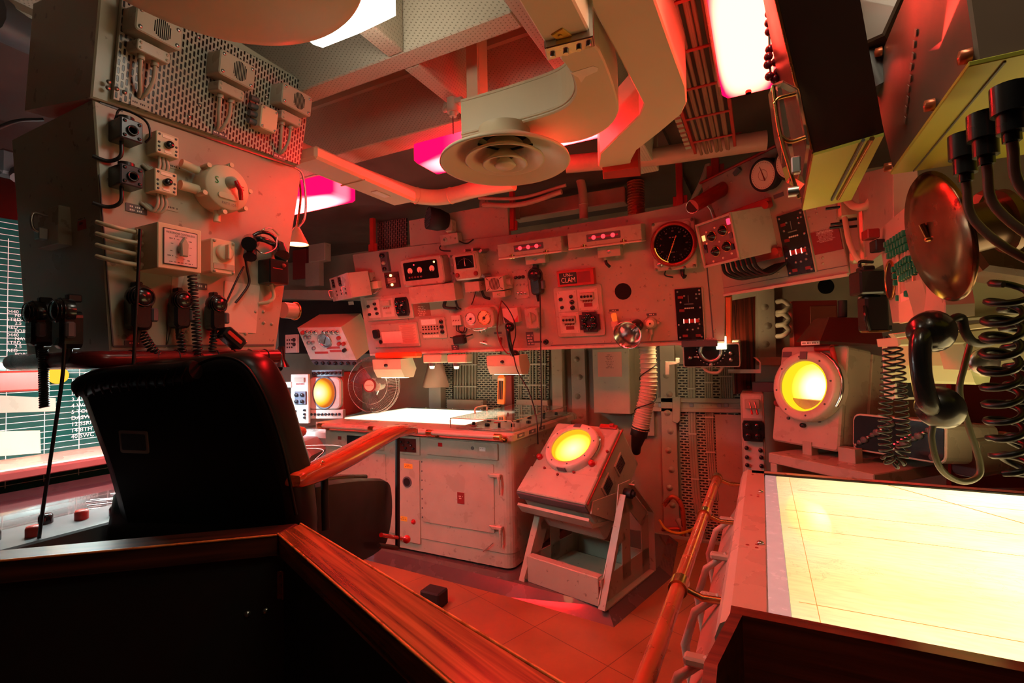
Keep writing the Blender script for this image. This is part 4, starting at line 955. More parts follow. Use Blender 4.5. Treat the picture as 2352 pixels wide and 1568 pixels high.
# hand microphones
def handmic(px, py, sc, label, rot=0, F=FL, d=.03):
    T = thing('hand_microphone', label, 'microphone', F.M(*F.uv(px, py, d), d, rot), 'black hand microphones'); s = sc
    m = B(); m.slab(0, -.01*s, .052*s, .095*s, -.02*s, .025*s, .018*s, .008*s, 4); m.build('body', M_black, T)
    m = B(); m.lathe([(.033*s, 0), (.034*s, .016*s), (.028*s, .030*s), (.012*s, .037*s), (.0001, .038*s)], 22, (0, .035*s, -.004*s))
    for k in range(3): m.ring((0, .035*s, (.018+k*.006)*s), (.033-.004*k)*s, .0016*s, 22, 5)
    m.build('mouthpiece', M_black, T)
    m = B(); m.box((.034*s, -.012*s, .01*s), (.018*s, .04*s, .02*s), .005*s); m.build('talk_button', M_dkgrey, T)
    m = B(); m.tube([(-.002, -.055*s, 0), (-.003, -.08*s, 0), (-.004, -.09*s, 0)], [.010*s, .007*s, .006*s], 10); m.box((0, .07*s, -.01*s), (.02*s, .02*s, .03*s), .003); m.build('strain_relief', M_rubber, T)
    return T
handmic(318, 712, .95, 'dark hand microphone clipped low on the left console, leftmost of three')
handmic(412, 715, .85, 'black hand microphone beside the long coiled cord, middle of three')
handmic(494, 722, .85, 'black hand microphone with grille lines, rightmost upright of three')
T = thing('key_microphone', 'red-glinting black handset hanging slantwise below the third microphone', 'microphone', FL.M(*FL.uv(532, 777, .05), .05, .9))
m = B(); m.slab(0, 0, .04, .075, -.015, .02, .010, .005); m.k = 1; m.slab(.0, .004, .012, .055, .02, .023, .004, .001); m.build('body', [M_black, M_redp], T)
coilcord(wirepath(FL, [(325, 764), (345, 795), (378, 838)], .03), .010, 13, .0028, 'short black coiled cord slanting from the leftmost microphone behind the chair')
coilcord(wirepath(FL, [(413, 762), (418, 800), (421, 832)], .03), .009, 9, .0028, 'short black coiled cord hanging from the middle microphone')
coilcord(wirepath(FL, [(441, 628), (446, 700), (452, 770), (457, 830)], .04), .0105, 24, .0028, 'long black coiled cord hanging between the middle and right microphones')
coilcord(wirepath(FL, [(492, 765), (488, 800), (484, 830)], .03), .009, 9, .0028, 'short black coiled cord under the rightmost microphone')
cable([(322, 526), (318, 620), (313, 720), (306, 850)], FL, .10, .0042, 'straight black cable hanging in front of the leftmost hand microphone')
# pipes and lamp on the right edge of the console
T = thing('side_lamp', 'brass-rimmed grey cylinder sticking out from the right edge of the left console', 'lamp', FL.M(*FL.uv(650, 712, -.08), -.08))
m = B(); m.cyl((-.0, 0, 0), (.055, 0, 0), .030, n=24); m.build('barrel', M_grey2, T)
m = B(); m.ring((.052, 0, 0), .031, .004, 28, 8, (1, 0, 0)); m.build('rim', M_brass, T)
# items on the side face of the console, facing us
FSd = Fr((-1.5, FL.o.y-.01, 1.4), (1, 0, 0), (0, 0, 1))
yS = FL.pt(235, 500, 0).y
FSd = Fr((-1.5, yS, 1.4), (1, 0, 0), (0, 0, 1))
label_plate(FSd, (178, 484, 197, 527), '#6\n4', 'small red and black warning label on the dark side of the left console', M_redp, M_ink, d=.003, name='warning_label')
T, w, h = dev(FSd, (86, 478, 134, 565), .03, 'fuse_switch', 'small switch plate with wire handle on the dark side of the left console', 'switch', M_grey2, .002, .002)
m = B(); m.tube(spline([(.0, .03, .03), (.0, .03, .06), (.0, -.01, .06), (.0, -.02, .03)], 4), .004, 8); m.box((-.01, -.02, .04), (.03, .03, .02)); m.build('handle', M_steel, T)
for (px_, py_, s, lb) in ((92, 748, .95, 'black hand microphone in a clip, left of two on the console side'), (157, 748, 1.0, 'black domed hand microphone, right of two on the console side')):
    handmic(px_, py_, s, lb, 0, FSd, .05)
coilcord(wirepath(FSd, [(99, 800), (100, 860), (102, 935)], .05), .0085, 26, .0028, 'thick dark coiled cord hanging at far left over the plotting board')
cable([(148, 788), (144, 860), (130, 960), (112, 1080), (97, 1180), (88, 1250)], FSd, .07, .0042, 'single black cable hanging in front of the plotting board at far left')
# thin tube over the right edge of the console
cable([(676, 384), (694, 400), (702, 450), (700, 500), (688, 520)], FL, -.01, .004, 'thin metal tube bending over the upper right edge of the left console', M_steel, 'tube', 'tube')
# ------------------------------------------------------------------ central overhead panel
T = thing('instrument_panel', 'wide grey overhead instrument panel leaning out over the chart console', 'panel')
m = B(); m.T = None
outl = [(849, 815), (809, 584), (940, 566), (1120, 545), (1168, 540), (1460, 491), (1560, 471), (1600, 455), (1653, 400), (1666, 680), (1664, 788)]
ppoly(m, FC, outl, -.14, 0, .003); m.build('panel_body', M_grey, T)
m = B(); ppoly(m, FC, [(942, 565), (939, 507), (1165, 464), (1169, 541)], -.05, -.012, .002, dpx=-.012); m.build('upper_plate', M_grey, T)
m = B()
ppoly(m, FC, [(850, 812), (1663, 783), (1664, 789), (850, 817)], 0, .012, .001); m.build('bottom_lip', M_pale, T)
m = B(); ppoly(m, FC, [(1622, 610), (1625, 610), (1640, 775), (1637, 775)], 0, .002, 0); ppoly(m, FC, [(1265, 792), (1600, 780), (1600, 782), (1265, 794)], 0, .002, 0); m.build('seam_line', M_dkgrey, T)
m = B()
for px_ in ((1512, 690), (1525, 688), (1540, 685), (1538, 676), (1467, 713), (1482, 712), (1545, 655), (1529, 655), (1514, 655), (1540, 700), (1536, 770), (1536, 760), (1634, 670), (1635, 678), (1641, 756), (1642, 764), (1186, 543), (1267, 530), (1305, 524), (1346, 516), (1440, 507), (890, 796), (1132, 607), (1166, 630), (1268, 787), (1387, 784), (1495, 790), (1386, 638), (1427, 627), (1455, 656), (1408, 669), (865, 800), (880, 600), (1000, 560)):
    a, b2 = FC.uv(*px_, 0); m.T = FC.M(a, b2, 0); m.lathe([(.007, 0), (.006, .004), (.0001, .006)], 8)
m.build('rivets', M_grey2, T)
m = B(); a, b2 = FC.uv(1431, 669, 0); m.T = FC.M(a, b2); m.cyl((0, 0, -.001), (0, 0, .0015), .055, n=36); m.build('round_hole', M_hole, T)
for (x0, y0, x1, y1, lb) in ((1172, 430, 1184, 525, 'dark red post holding the central panel, left of the corrugated pipe'), (1553, 275, 1572, 470, 'red-grey hanging post between the bent duct and the round spotlight'), (1632, 255, 1655, 400, 'angled red post at the joint of the two overhead panels'), (851, 455, 862, 575, 'bright red post at the left end of the central panel'), (1106, 435, 1118, 470, 'short pinkish post above the raised plate of the central panel')):
    a = FC.pt((x0+x1)/2, y1, -.03); w = (FC.pt(x1, y1, -.03)-FC.pt(x0, y1, -.03)).length*.8; zt = FC.pt((x0+x1)/2, y0, -.03).z
    m = B(); m.box((a.x, a.y, (a.z+2.6)/2-.01), (w, .035, 2.6-a.z), .003); m.box((a.x, a.y, a.z+.02), (w*2.2, .012, .07), .003)
    tag(m.build('hanger_post', M_redp if 'red' in lb else M_grey), lb, 'post')
m = B(); p = onY(1650, 330, 3.1); q = at(1785, 240, 2.7); m.tube([p, q], .022, 4); tag(m.build('angle_brace', M_redp), 'slanting red brace from the panel joint up to the big red light', 'brace')
# pipes and trunks in the dark roof space behind
M_redc = pmat('roof_pipe_paint', (.50, .32, .24), .4, noise=.2)
for pts, r, lb in ((((1040, 3.6, 500), (1180, 3.6, 486), (1460, 3.6, 452), (1480, 3.6, 450)), .06, 'thick box-like pipe running behind the top edge of the central panel'),):
    m = B(); z_ = onY(1320, 470, 3.45).z; x0 = onY(1185, 500, 3.45).x; x1 = onY(1440, 455, 3.45).x
    m.box(((x0+x1)/2, 3.45, z_), (x1-x0, .12, .11), .006); m.box((x0+.05, 3.385, z_), (.03, .02, .13)); tag(m.build('air_trunk', M_redc), 'red-lit square trunk in the dark gap above the central panel', 'trunk')
m = B(); zz_ = 2.38; pts = [onZ(x, y, zz_) for x, y in ((1300, 377), (1400, 368), (1500, 360), (1640, 340), (1760, 322))]; m.tube(spline(pts, 5), .045, 14); tag(m.build('roof_pipe', M_redc), 'long red-lit pipe passing behind the zigzag duct toward the right', 'pipe')
m = B(); pts = [onY(x, y, 3.25) for x, y in ((1290, 385), (1322, 395), (1336, 425), (1340, 470), (1341, 503))]; m.tube(spline(pts, 6), .030, 14); m.ring(onY(1340, 470, 3.25), .031, .004, 18, 6, (0, 0, 1)); tag(m.build('elbow_pipe', M_redc), 'bright red elbow pipe coming down into the top of the central panel', 'pipe')
random.seed(11)
for k, (x0, y0, x1, y1) in enumerate(((1100, 455, 1300, 425), (1110, 470, 1290, 440), (1460, 345, 1640, 300), (1580, 330, 1800, 270), (1600, 345, 1790, 300), (1590, 460, 1640, 330), (1580, 300, 1700, 290))):
    m = B(); D = 3.5; p = at(x0, y0, D); q = at(x1, y1, D-.3); md = (p+q)/2+V((0, 0, -.04)); m.tube(spline([p, md, q], 8), .012+.006*(k % 2), 8)
    tag(m.build('roof_cable', M_redc), ['grey cable run high above the raised red plate', 'second cable under the run above the raised red plate', 'cable sweeping behind the hanging posts, upper of the pair', 'cable crossing under the big red light from the joint post', 'lower cable crossing under the big red light', 'cable climbing steeply behind the round spotlight', 'short cable bridging between the two hanging posts'][k], 'cable')
# slatted perforated strip behind top left
m = B(); m.T = Fr((0, 3.35, 0), (1, 0, 0), (0, 0, 1)).M(); q = [Fr((0, 3.35, 0), (1, 0, 0), (0, 0, 1)).uv(x, y) for x, y in ((868, 470), (936, 480), (936, 566), (868, 576))]; m.poly(q, 0, .01); M_perfred = perf('slotted_dark_sheet', (.30, .2, .16), (0, 2), .02, .04, .012, .006, .5)
tag(m.build('slotted_screen', M_perfred), 'dark slotted metal screen just right of the leftmost red post', 'screen')
# --- fittings ---
# spotlight with louvre
c = FC.pt(992, 502, .14); T = thing('louvred_lamp', 'black cylindrical lamp with louvred face on top of the central panel', 'lamp', Fr(c, (.80, -.55, .1), (.0, .1, 1)).M())
M_lv = T.matrix_world.inverted()
m = B(); m.lathe([(.078, .0), (.082, .0), (.080, -.08), (.060, -.15), (.0001, -.155)], 30, (0, 0, .03), cap=False); m.build('barrel', M_blackm, T)
for k in range(8):
    y = -.062+k*.0177; ww = 2*math.sqrt(max(.0001, .078**2-y*y)); part('louvre', k, lambda q, ww=ww: q.box((0, 0, 0), (ww, .004, .03), .0005), M_dkgrey, T, (0, y, .02))
m = B(); m.cyl((0, 0, -.002), (0, 0, 0), .077, n=30); m.build('inner_glass', M_hole, T)
m = B(); m.T = M_lv; m.box(tuple(FC.pt(1035, 520, .04)), (.06, .07, .10), .01); m.tube([FC.pt(1010, 512, .12), FC.pt(1035, 515, .05), FC.pt(1038, 560, .01)], .014, 8); m.build('mount', M_grey2, T)
T, w, h = dev(FC, (1010, 536, 1052, 562), .06, 'lamp_socket', 'small cast socket block just below the louvred lamp', 'socket', M_grey2, .006, .004)
m = B(); m.lathe([(.018, .06), (.016, .075), (.009, .075), (.009, .06)], 18, (-w*.2, 0, 0)); m.screws([(w*.1, .01), (w*.35, 0)], .008, .008, .06); m.build('gland', M_grey2, T)
m = B(); m.tube(spline([(-w*.4, -h*.3, .05), (-w*.65, -h*.6, .04), (-w*.6, -h*.9, .03), (-w*.2, -h*1.05, .01)], 5), .005, 8); m.tube(spline([(w*.4, -h*.2, .05), (w*.8, -h*.6, .03), (w*1.1, -h*.3, .0)], 5), .005, 8); m.build('cable_loop', M_rubber, T)
# angled control box at left end
Fa = Fr(FC.pt(778, 668, .10), (.86, -.51, 0), (0, -.2, .98))
T, w, h = dev(Fa, (763, 634, 801, 690), .0, 'control_box', 'angled control box with black knobs and a wire handle, left end of the central panel', 'control box', M_pale, .002, .001, z0=-.004)
m = B(); m.slab(0, 0, w*.98, h*.98, -.17, -.006, .003, .002); m.build('case', M_grey2, T)
for i in range(6): pk(T, -w*.26+(i % 2)*w*.36, h*.36-(i//2)*h*.12, 0, .013, .02, M_black)
for i in range(6): pk(T, -w*.2+(i % 3)*w*.24, -h*.10-(i//3)*h*.16, 0, .006, .008, M_blackm, 'push_button')
m = B()
for s in (-.42, .30): m.tube(spline([(w*s, -h*.02, 0), (w*s-.01, -h*.02, .03), (w*s, -h*.32, .03), (w*s+.005, -h*.32, 0)], 4), .003, 6)
m.build('wire_handle', M_chrome, T)
label_plate(FC, (800, 692, 812, 700), '', 'tiny grey block under the angled control box', M_grey)
T, w, h = dev(FC, (819, 627, 851, 647), .06, 'loudspeaker', 'small red-lit speaker block beside the angled control box', 'loudspeaker', M_grey2, .004, .003)
m = B()
for i in range(-4, 5): m.slab(i*.006, 0, .003, .05*math.sqrt(1-(i/5)**2), .06, .0606, .001, 0)
m.build('grille', M_hole, T)
T, w, h = dev(FC, (833, 647, 868, 664), .05, 'terminal_block', 'small olive terminal block under the small red-lit speaker', 'block', M_cream, .004, .003)
m = B(); m.tube(spline([(-.02, -h/2, .03), (-.01, -h/2-.03, .04), (.03, -h/2-.03, .03), (.05, -h/2, .0)], 5), .004, 8); m.tube(spline([(.0, -h/2, .03), (.01, -h/2-.04, .04), (.05, -h/2-.02, .0)], 5), .004, 8); m.ring((w*.3, h*.8, .04), .014, .003, 16, 6); m.build('wire', M_steel, T)
T, w, h = dev(FC, (874, 579, 890, 624), .03, 'lamp_holder', 'slim vertical lamp holder with black knob near the top left corner', 'lamp holder', M_dkgrey, .004, .002)
pk(T, 0, h*.33, .03, .018, .03, M_black); pk(T, 0, -h*.05, .03, .014, .02, M_grey2, 'lens'); pk(T, 0, -h*.35, .03, .015, .02, M_black)
M_lit = emat('lit_lamp', (1, .35, .1), 6); M_litr = emat('lit_red_lamp', (1, .04, .05), 1.6)
T, w, h = dev(FC, (884, 625, 915, 661), .02, 'indicator_panel', 'small dark panel with two glowing orange lamps', 'panel', pmat('indicator_dark', (.08, .03, .03), .3), .003, .001)
for y in (.30, -.30): pk(T, 0, h*y, .02, .011, .008, M_lit, 'lit_lamp')
pk(T, -w*.33, h*.28, .02, .01, .014, M_black); pk(T, -w*.33, -h*.3, .02, .01, .014, M_black)
m = B(); [m.slab(0, k*.009-.02, w*.6, .003, .02, .0206, 0, 0) for k in range(5)]; m.build('engraving', M_paper, T)
# triple meter unit
T, w, h = dev(FC, (921, 590, 1019, 655), .10, 'meter_unit', 'cast meter unit with dark glass and three white round meters', 'meter', M_grey2, .03, .008)
m = B(); m.slab(-w*.02, h*.04, w*.80, h*.66, .10, .104, .01, .001); m.build('dark_glass', M_glassdial, T)
for x in (-.27, -.04, .25):
    m = B(); m.cyl((w*x, h*.06, .104), (w*x, h*.06, .107), .023, n=22); m.k = 1; m.box((w*x, h*.06-.008, .109), (.002, .02, .001), 0); m.cyl((w*x, h*.06-.018, .107), (w*x, h*.06-.018, .112), .006); m.build('meter_face', [M_paper, M_ink], T)
pk(T, -w*.16, h*.26, .104, .006, .004, M_litr, 'lit_lamp'); pk(T, w*.32, h*.28, .104, .007, .004, M_lit, 'lit_lamp')
for i in range(5): pk(T, -w*.3+i*w*.07, -h*.18, .104, .007, .01, M_darkred)
m = B()
for x in (-.25, .27): m.box((w*x, -h*.56, .07), (.045, .03, .03), .003)
m.build('foot_clip', M_brass, T); screwset(T, w, h, .016, .10, .007, M_steel)
T, w, h = dev(FC, (939, 654, 1045, 694), .11, 'cover_box', 'plain cream-grey box under the triple meter unit', 'box', M_grey2, .004, .003)
m = B(); m.slab(0, h*.2, w*.16, h*.16, .11, .112, .002, 0); m.build('name_strip', M_grey, T)
m = B(); [m.sph((-w*.2+k*w*.045, -h*.06, .11), .003, 6, 4) for k in range(10)]; m.build('raised_dots', M_grey2, T)
m = B(); m.tube(spline([(w*.18, -h/2, .05), (w*.16, -h/2-.05, .06), (w*.3, -h/2-.07, .03), (w*.36, -h/2-.07, .0)], 5), .014, 10); m.tube(spline([(w*.4, -h/2, .05), (w*.41, -h/2-.06, .04), (w*.41, -h/2-.08, .0)], 5), .008, 8); m.build('hose_tail', M_rubber, T)
# needle meter casting
T, w, h = dev(FC, (1040, 578, 1100, 643), .12, 'needle_meter', 'bolted cast meter with a single vertical needle on a black scale', 'meter', M_grey2, .03, .012)
m = B(); m.slab(0, h*.14, w*.80, h*.56, .12, .128, .012, .002); m.build('window_frame', M_grey2, T)
m = B(); m.slab(0, h*.14, w*.68, h*.44, .128, .130, .006, 0); m.k = 1; m.poly([(-.002, 0), (.004, 0), (.002, h*.3), (.0, h*.3)], .130, .131); m.k = 2
for k in range(13):
    a_ = PI*(.12+.76*k/12); m.box((w*.28*math.cos(a_), w*.24*math.sin(a_), .1305), (.002, .004, .0004), 0)
m.build('scale_window', [M_glassdial, M_paper, M_steel], T)
for x in (-.36, .36): pk(T, w*x, -h*.30, .12, .017, .012, M_darkred, 'lens')
m = B()
for x, y in ((-.62, .42), (.62, .48), (-.62, -.2), (-.55, -.5), (.6, -.45), (0, .55), (.3, .56), (-.55, .1)): m.cyl((w*x, h*y, .0), (w*x, h*y, .11), .010, n=8); m.box((w*x*.85, h*y*.9, .05), (.02, .02, .09), .003)
m.build('bolt_lugs', M_steel, T)
T, w, h = dev(FC, (1067, 647, 1101, 670), .09, 'gland_box', 'small square gland box hanging under the needle meter', 'box', M_grey2, .004, .003); m = B(); m.screws([(-w*.55, 0), (w*.55, .01), (-w*.3, -h*.55), (w*.3, -h*.55)], .007, .02, .05); m.build('screws', M_steel, T)
m = B(); m.tube(spline([(0, -h/2, .04), (-.03, -h/2-.07, .05), (-.08, -h/2-.10, .0)], 6), .004, 8); m.tube(spline([(w*.4, -h/2, .04), (w*.4+.01, -h/2-.05, .03), (w*.7, -h/2-.07, .0)], 6), .010, 8); m.build('cable_tail', M_rubber, T)
# square speaker + number box
T, w, h = dev(FC, (1114, 635, 1157, 668), .11, 'loudspeaker', 'square slotted loudspeaker left of the small nine-switch plate', 'loudspeaker', M_grey2, .006, .004)
m = B()
for i in range(-4, 5): m.slab(i*.0095, 0, .0045, .085*math.sqrt(1-(i/5.2)**2), .11, .1107, .002, 0)
for sx in (-1, 1):
    for sy in (-1, 1): m.tube([(sx*w*.42, sy*h*.42, .1105), (sx*w*.3, sy*h*.3, .1105)], .002, 4)
m.build('grille', M_hole, T)
m = B(); m.cyl((w/2, .0, .05), (w/2+.035, 0, .05), .026, n=16); m.cyl((w/2, -.035, .04), (w/2+.03, -.035, .04), .012, n=10); m.build('side_knob', M_grey2, T)
T, w, h = dev(FC, (1131, 669, 1160, 683), .10, 'number_box', 'small box with green painted number 42 under the square loudspeaker', 'box', M_grey2, .003, .002); m = B(); m.text('42', 0, 0, .10, .028); m.build('green_number', pmat('green_paint_', (.05, .4, .05), .5, noise=0), T)
T, w, h = dev(FC, (1179, 620, 1213, 686), .006, 'switch_plate', 'narrow nine-switch plate with a row of three bright lamps', 'switch plate', M_grey2, .003, .001)
for i in (-1, 0, 1): pk(T, i*w*.25, h*.26, .006, .012, .018, M_black); toggle(T, i*w*.25, .0, .006); pk(T, i*w*.25, -h*.30, .006, .012, .012, M_chrome, 'lens')
screwset(T, w, h, .008, .006, .004)
# left module panel
T, w, h = dev(FC, (839, 678, 946, 734), .02, 'module_panel', 'wide recessed control module panel, left end, with a black four-knob unit', 'panel', M_grey2, .01, .004)
m = B(); m.slab(-w*.31, 0, w*.26, h*.76, .02, .024, .004, .001); m.slab(-.0, 0, w*.26, h*.76, .02, .024, .004, .001); m.build('module_plate', M_pale, T)
for x, y in ((-.41, .12), (-.41, -.22), (-.26, .2), (-.25, .0), (-.24, -.2)): pk(T, w*x, h*y, .024, .013, .018, M_black)
m = B(); m.slab(-w*.01, h*.2, w*.2, h*.22, .024, .05, .006, .003); m.slab(0, -h*.22, w*.12, h*.1, .024, .027, .002, 0); m.build('lever_block', M_grey2, T)
for x in (-.06, -.01, .04): toggle(T, w*x, h*.0, .03, 1, M_redp)
m = B(); q = .42; m.poly([(w*.19, -h*.25), (w*.22, -h*.38), (w*.42, -h*.38), (w*.45, -h*.25), (w*.45, h*.25), (w*.42, h*.38), (w*.22, h*.38), (w*.19, h*.25)], .02, .045, .004); m.build('black_unit', M_black, T)
for x, y in ((.26, .18), (.38, .18), (.26, -.18), (.38, -.18), (.32, 0)): pk(T, w*x, h*y, .045, .017, .02, M_black)
for x, y, mt in ((.25, .05, M_redp), (.37, .08, M_paper), (.27, -.22, M_redp)): m = B(); m.slab(w*x, h*y, .02, .01, .066, .068, .002, 0); m.build('pointer_mark', mt, T)
# paper holder
T, w, h = dev(FC, (855, 742, 961, 797), .018, 'card_holder', 'framed card holder with blank paper and a typed instruction card', 'holder', M_grey2, .012, .004)
m = B(); m.slab(-w*.06, -h*.08, w*.44, h*.48, .018, .022, .001, 0); m.build('blank_paper', M_paper, T)
m = B(); m.slab(w*.30, h*.02, w*.36, h*.78, .018, .0205, .001, 0); m.k = 1
for k in range(18): m.box((w*.30, h*.36-k*h*.04, .0208), (w*.30*(1-.15*((k*7) % 3)), .0016, .0003), 0)
m.build('typed_card', [pmat('tan_card', (.6, .42, .30), .7), M_darkred], T)
m = B(); m.slab(-w*.38, h*.10, .06, .075, .018, .05, .015, .006); m.build('black_catch', M_black, T); pk(T, -w*.33, -h*.25, .018, .018, .01, M_black)
label_plate(FC, (949, 697, 988, 726), '#10\n10\n12\n10\n12\n10', 'brown engraved instruction plate under the cream-grey cover box', pmat('brown_plate', (.25, .12, .08), .4), M_paper)
# selector
T, w, h = dev(FC, (966, 730, 1024, 777), .012, 'selector_panel', 'white-striped selector panel with two rows of round holes and numbers 1 to 6', 'panel', M_grey2, .005, .001)
m = B(); m.slab(-w*.14, h*.32, w*.58, h*.26, .012, .015, .002, 0); m.k = 1
for k in range(5): m.text('11', -w*.36+k*w*.11, h*.35-.006*(k % 2), .015, .008); m.text('1', -w*.3+k*w*.09, h*.27, .015, .008)
m.build('white_strip', [M_white, M_ink], T)
m = B()
for r_ in range(2):
    for k in range(6): m.cyl((-w*.40+k*w*.115, h*.08-r_*h*.12, .012), (-w*.40+k*w*.115, h*.08-r_*h*.12, .014), .007, n=12)
m.build('hole_rows', M_hole, T)
for k in range(6): m = B(); m.tube([(-w*.40+k*w*.115, -h*.24, .012), (-w*.39+k*w*.115, -h*.22, .03)], [.004, .006], 8); m.build('lever', M_blackm, T)
m = B(); m.slab(-w*.12, -h*.38, w*.62, h*.12, .012, .014, .001, 0); m.k = 1
for k in range(6): m.text(str(k+1), -w*.38+k*w*.105, -h*.38, .014, .014)
m.build('number_strip', [M_paper, M_ink], T)
for y in (.3, .05, -.2): pk(T, w*.36, h*y, .012, .017, .014, M_black, 'push_button')
T, w, h = dev(FC, (1037, 724, 1058, 747), .02, 'terminal_block', 'tiny screw terminal block left of the twin gauges', 'block', M_pale, .003, .001)
for k in range(3): toggle(T, (k-1)*w*.28, 0, .02, .7, M_darkred)
m = B(); [m.tube(spline([(x, -h/2, .01), (x+.01, -h/2-.04, .03), (x+.05, -h/2-.06, .01), (x+.07, -h/2-.02, 0)], 5), .004, 8) for x in (-.01, .012)]; m.build('wire', M_rubber, T)
# twin gauges
T, w, h = dev(FC, (1063, 706, 1134, 755), .11, 'twin_gauge', 'rounded box with two round pressure gauges side by side', 'gauge', M_grey2, .05, .006)
for x, R_, mt, an in ((-.24, .043, M_white, -2.6), (.20, .052, pmat('cream_dial', (.75, .62, .3), .4), .8)):
    m = B(); m.ring((w*x, 0, .11), R_, .005, 30, 8); m.build('gauge_rim', M_brass if x > 0 else M_steel, T)
    m = B(); m.cyl((w*x, 0, .11), (w*x, 0, .113), R_, n=30); m.k = 1
    for k in range(11):
        a_ = -2.4+k*.48+PI/2; m.box((w*x+R_*.82*math.cos(a_), R_*.82*math.sin(a_), .1132), (.003, .003, .0004), 0)
    m.tube([(w*x-R_*.5*math.cos(an), -R_*.5*math.sin(an), .115), (w*x+R_*.75*math.cos(an), R_*.75*math.sin(an), .115)], [.0015, .002], 5); m.cyl((w*x, 0, .113), (w*x, 0, .117), R_*.22, n=14); m.text('#3', w*x, -R_*.5, .113, .008); m.build('dial_face', [mt, M_ink], T)
m = B(); m.tube(spline([(-w*.36, -h*.44, .10), (-w*.1, -h*.56, .115), (w*.2, -h*.52, .115), (w*.3, -h*.40, .10)], 5), .004, 8); m.cyl((-.005, -h*.55, .09), (-.005, -h*.7, .09), .009, n=10); m.cyl((w*.12, -h*.52, .09), (w*.12, -h*.66, .09), .009, n=10); m.build('lower_clip', M_chrome, T)
m = B(); m.slab(0, -.0, w*1.1, h*1.05, 0, .05, .03, .004); m.build('back_box', M_grey2, T)
a, b2 = FC.uv(1056, 780, .02); m = B(); m.T = None; m.slab(0, 0, .10, .07, 0, .05, .012, .008); m.tube(spline([(.05, .02, .03), (.085, .025, .03), (.12, .03, .01)], 4), .006, 8); m.tube(spline([(-.05, .02, .03), (-.085, .025, .02)], 4), .004, 8)
tag(m.build('cable_pouch', M_blackm, None, FC.M(a, b2, 0, .05)), 'black wrapped bundle with short leads below the twin gauges', 'pouch')
label_plate(FC, (1037, 792, 1054, 803), '#4\n4', 'black label under the black wrapped bundle')
label_plate(FC, (1135, 762, 1152, 767), '', 'thin black strip left of the wall handset')
label_plate(FC, (1163, 680, 1181, 686), '', 'small grey strip right of the box numbered 42', M_grey)
T, w, h = dev(FC, (1155, 707, 1190, 741), .05, 'marker_box', 'pink box with one black and one red triangle above the wall handset', 'box', pmat('pink_box', (.62, .48, .42), .4), .003, .002)
m = B(); m.poly([(-w*.48, -h*.05), (-w*.0, -h*.48), (-w*.40, -h*.48)], .05, .0512); m.build('black_triangle', M_ink, T)
m = B(); m.poly([(w*.48, -h*.02), (w*.12, -h*.48), (w*.46, -h*.48)], .05, .0512); m.build('red_triangle', M_red, T)
# handset
def handset(F, px0, px1, d, s, label, name='telephone_handset', mat=None, group=None, nn=None):
    p0 = F.pt(*px0, d); p1 = F.pt(*px1, d); v = (p0-p1); L_ = v.length; v.normalize(); u = v.cross(nn or F.n).normalized()
    T = thing(name, label, 'telephone', Fr((p0+p1)/2, u, v).M(), group); mt = mat or M_black
    hl = L_/2
    m = B(); m.tube(spline([(0, hl*.86, .0), (0, hl*.62, .022*s), (0, 0, .030*s), (0, -hl*.62, .022*s), (0, -hl*.86, .0)], 7), [(.017-.003*math.sin(PI*t/28))*s for t in range(29)], 14); m.build('handle', mt, T)
    for y in (hl*.84, -hl*.84):
        m = B(); m.lathe([(.0001, .020*s), (.022*s, .016*s), (.031*s, 0), (.034*s, -.014*s), (.030*s, -.024*s), (.0001, -.026*s)], 22, (0, y, 0)); m.build('cap', mt, T)
    m = B(); m.tube([(0, -hl*1.0, .0), (0, -hl*1.12, .0)], [.010*s, .006*s], 10); m.build('strain_relief', M_rubber, T)
    return T
T = handset(FC, (1168, 745), (1182, 822), .09, 1.1, 'black wall telephone handset hanging under the pink marker box')
cable([(1152, 690), (1145, 720), (1142, 760), (1150, 790), (1165, 811), (1178, 808)], FC, .06, .005, 'dark red-brown cable looping left of the wall handset', M_darkred)
cable([(1152, 690), (1168, 710), (1182, 740), (1184, 770), (1178, 800), (1188, 850), (1215, 900), (1232, 960), (1236, 1020)], FC, [.06, .08, .12, .12, .1, .15, .25, .4, .45], .0042, 'long dark cable dropping from the wall handset past the chart console')
T, w, h = dev(FC, (1206, 707, 1236, 755), .06, 'rotary_switch_box', 'cast rotary switch box right of the wall handset', 'switch', M_grey2, .01, .005)
m = B(); m.lathe([(.034, .06), (.034, .068), (.0001, .07)], 24, (0, h*.05, 0)); m.box((0, h*.03, .078), (.010, .09, .016), .003); m.build('turn_knob', M_grey2, T); screwset(T, w, h, .012, .06, .006, M_steel)
label_plate(FC, (1209, 762, 1226, 793), '#5\n5\n4\n5', 'tall black label plate below the cast rotary switch box')
label_plate(FC, (1226, 783, 1245, 787), '', 'thin black strip beside the round socket')
a, b2 = FC.uv(1254, 785, .01); m = B(); m.lathe([(.018, 0), (.018, .02), (.009, .02), (.009, .006), (.0001, .006)], 18); tag(m.build('round_socket', M_black, None, FC.M(a, b2)), 'small black round socket near the bottom edge right of the cable', 'socket')
a, b2 = FC.uv(1152, 783, .0); T = thing('tap_fitting', 'small brass and steel fitting on a plate left of the wall handset', 'fitting', FC.M(a, b2))
m = B(); m.slab(0, 0, .05, .085, 0, .004, .003); m.build('plate', M_grey2, T); m = B(); m.tube([(0, .03, .01), (0, -.03, .02)], .008, 8); m.cyl((0, .02, 0), (0, .02, .03), .011); m.build('spigot', M_darkred, T)
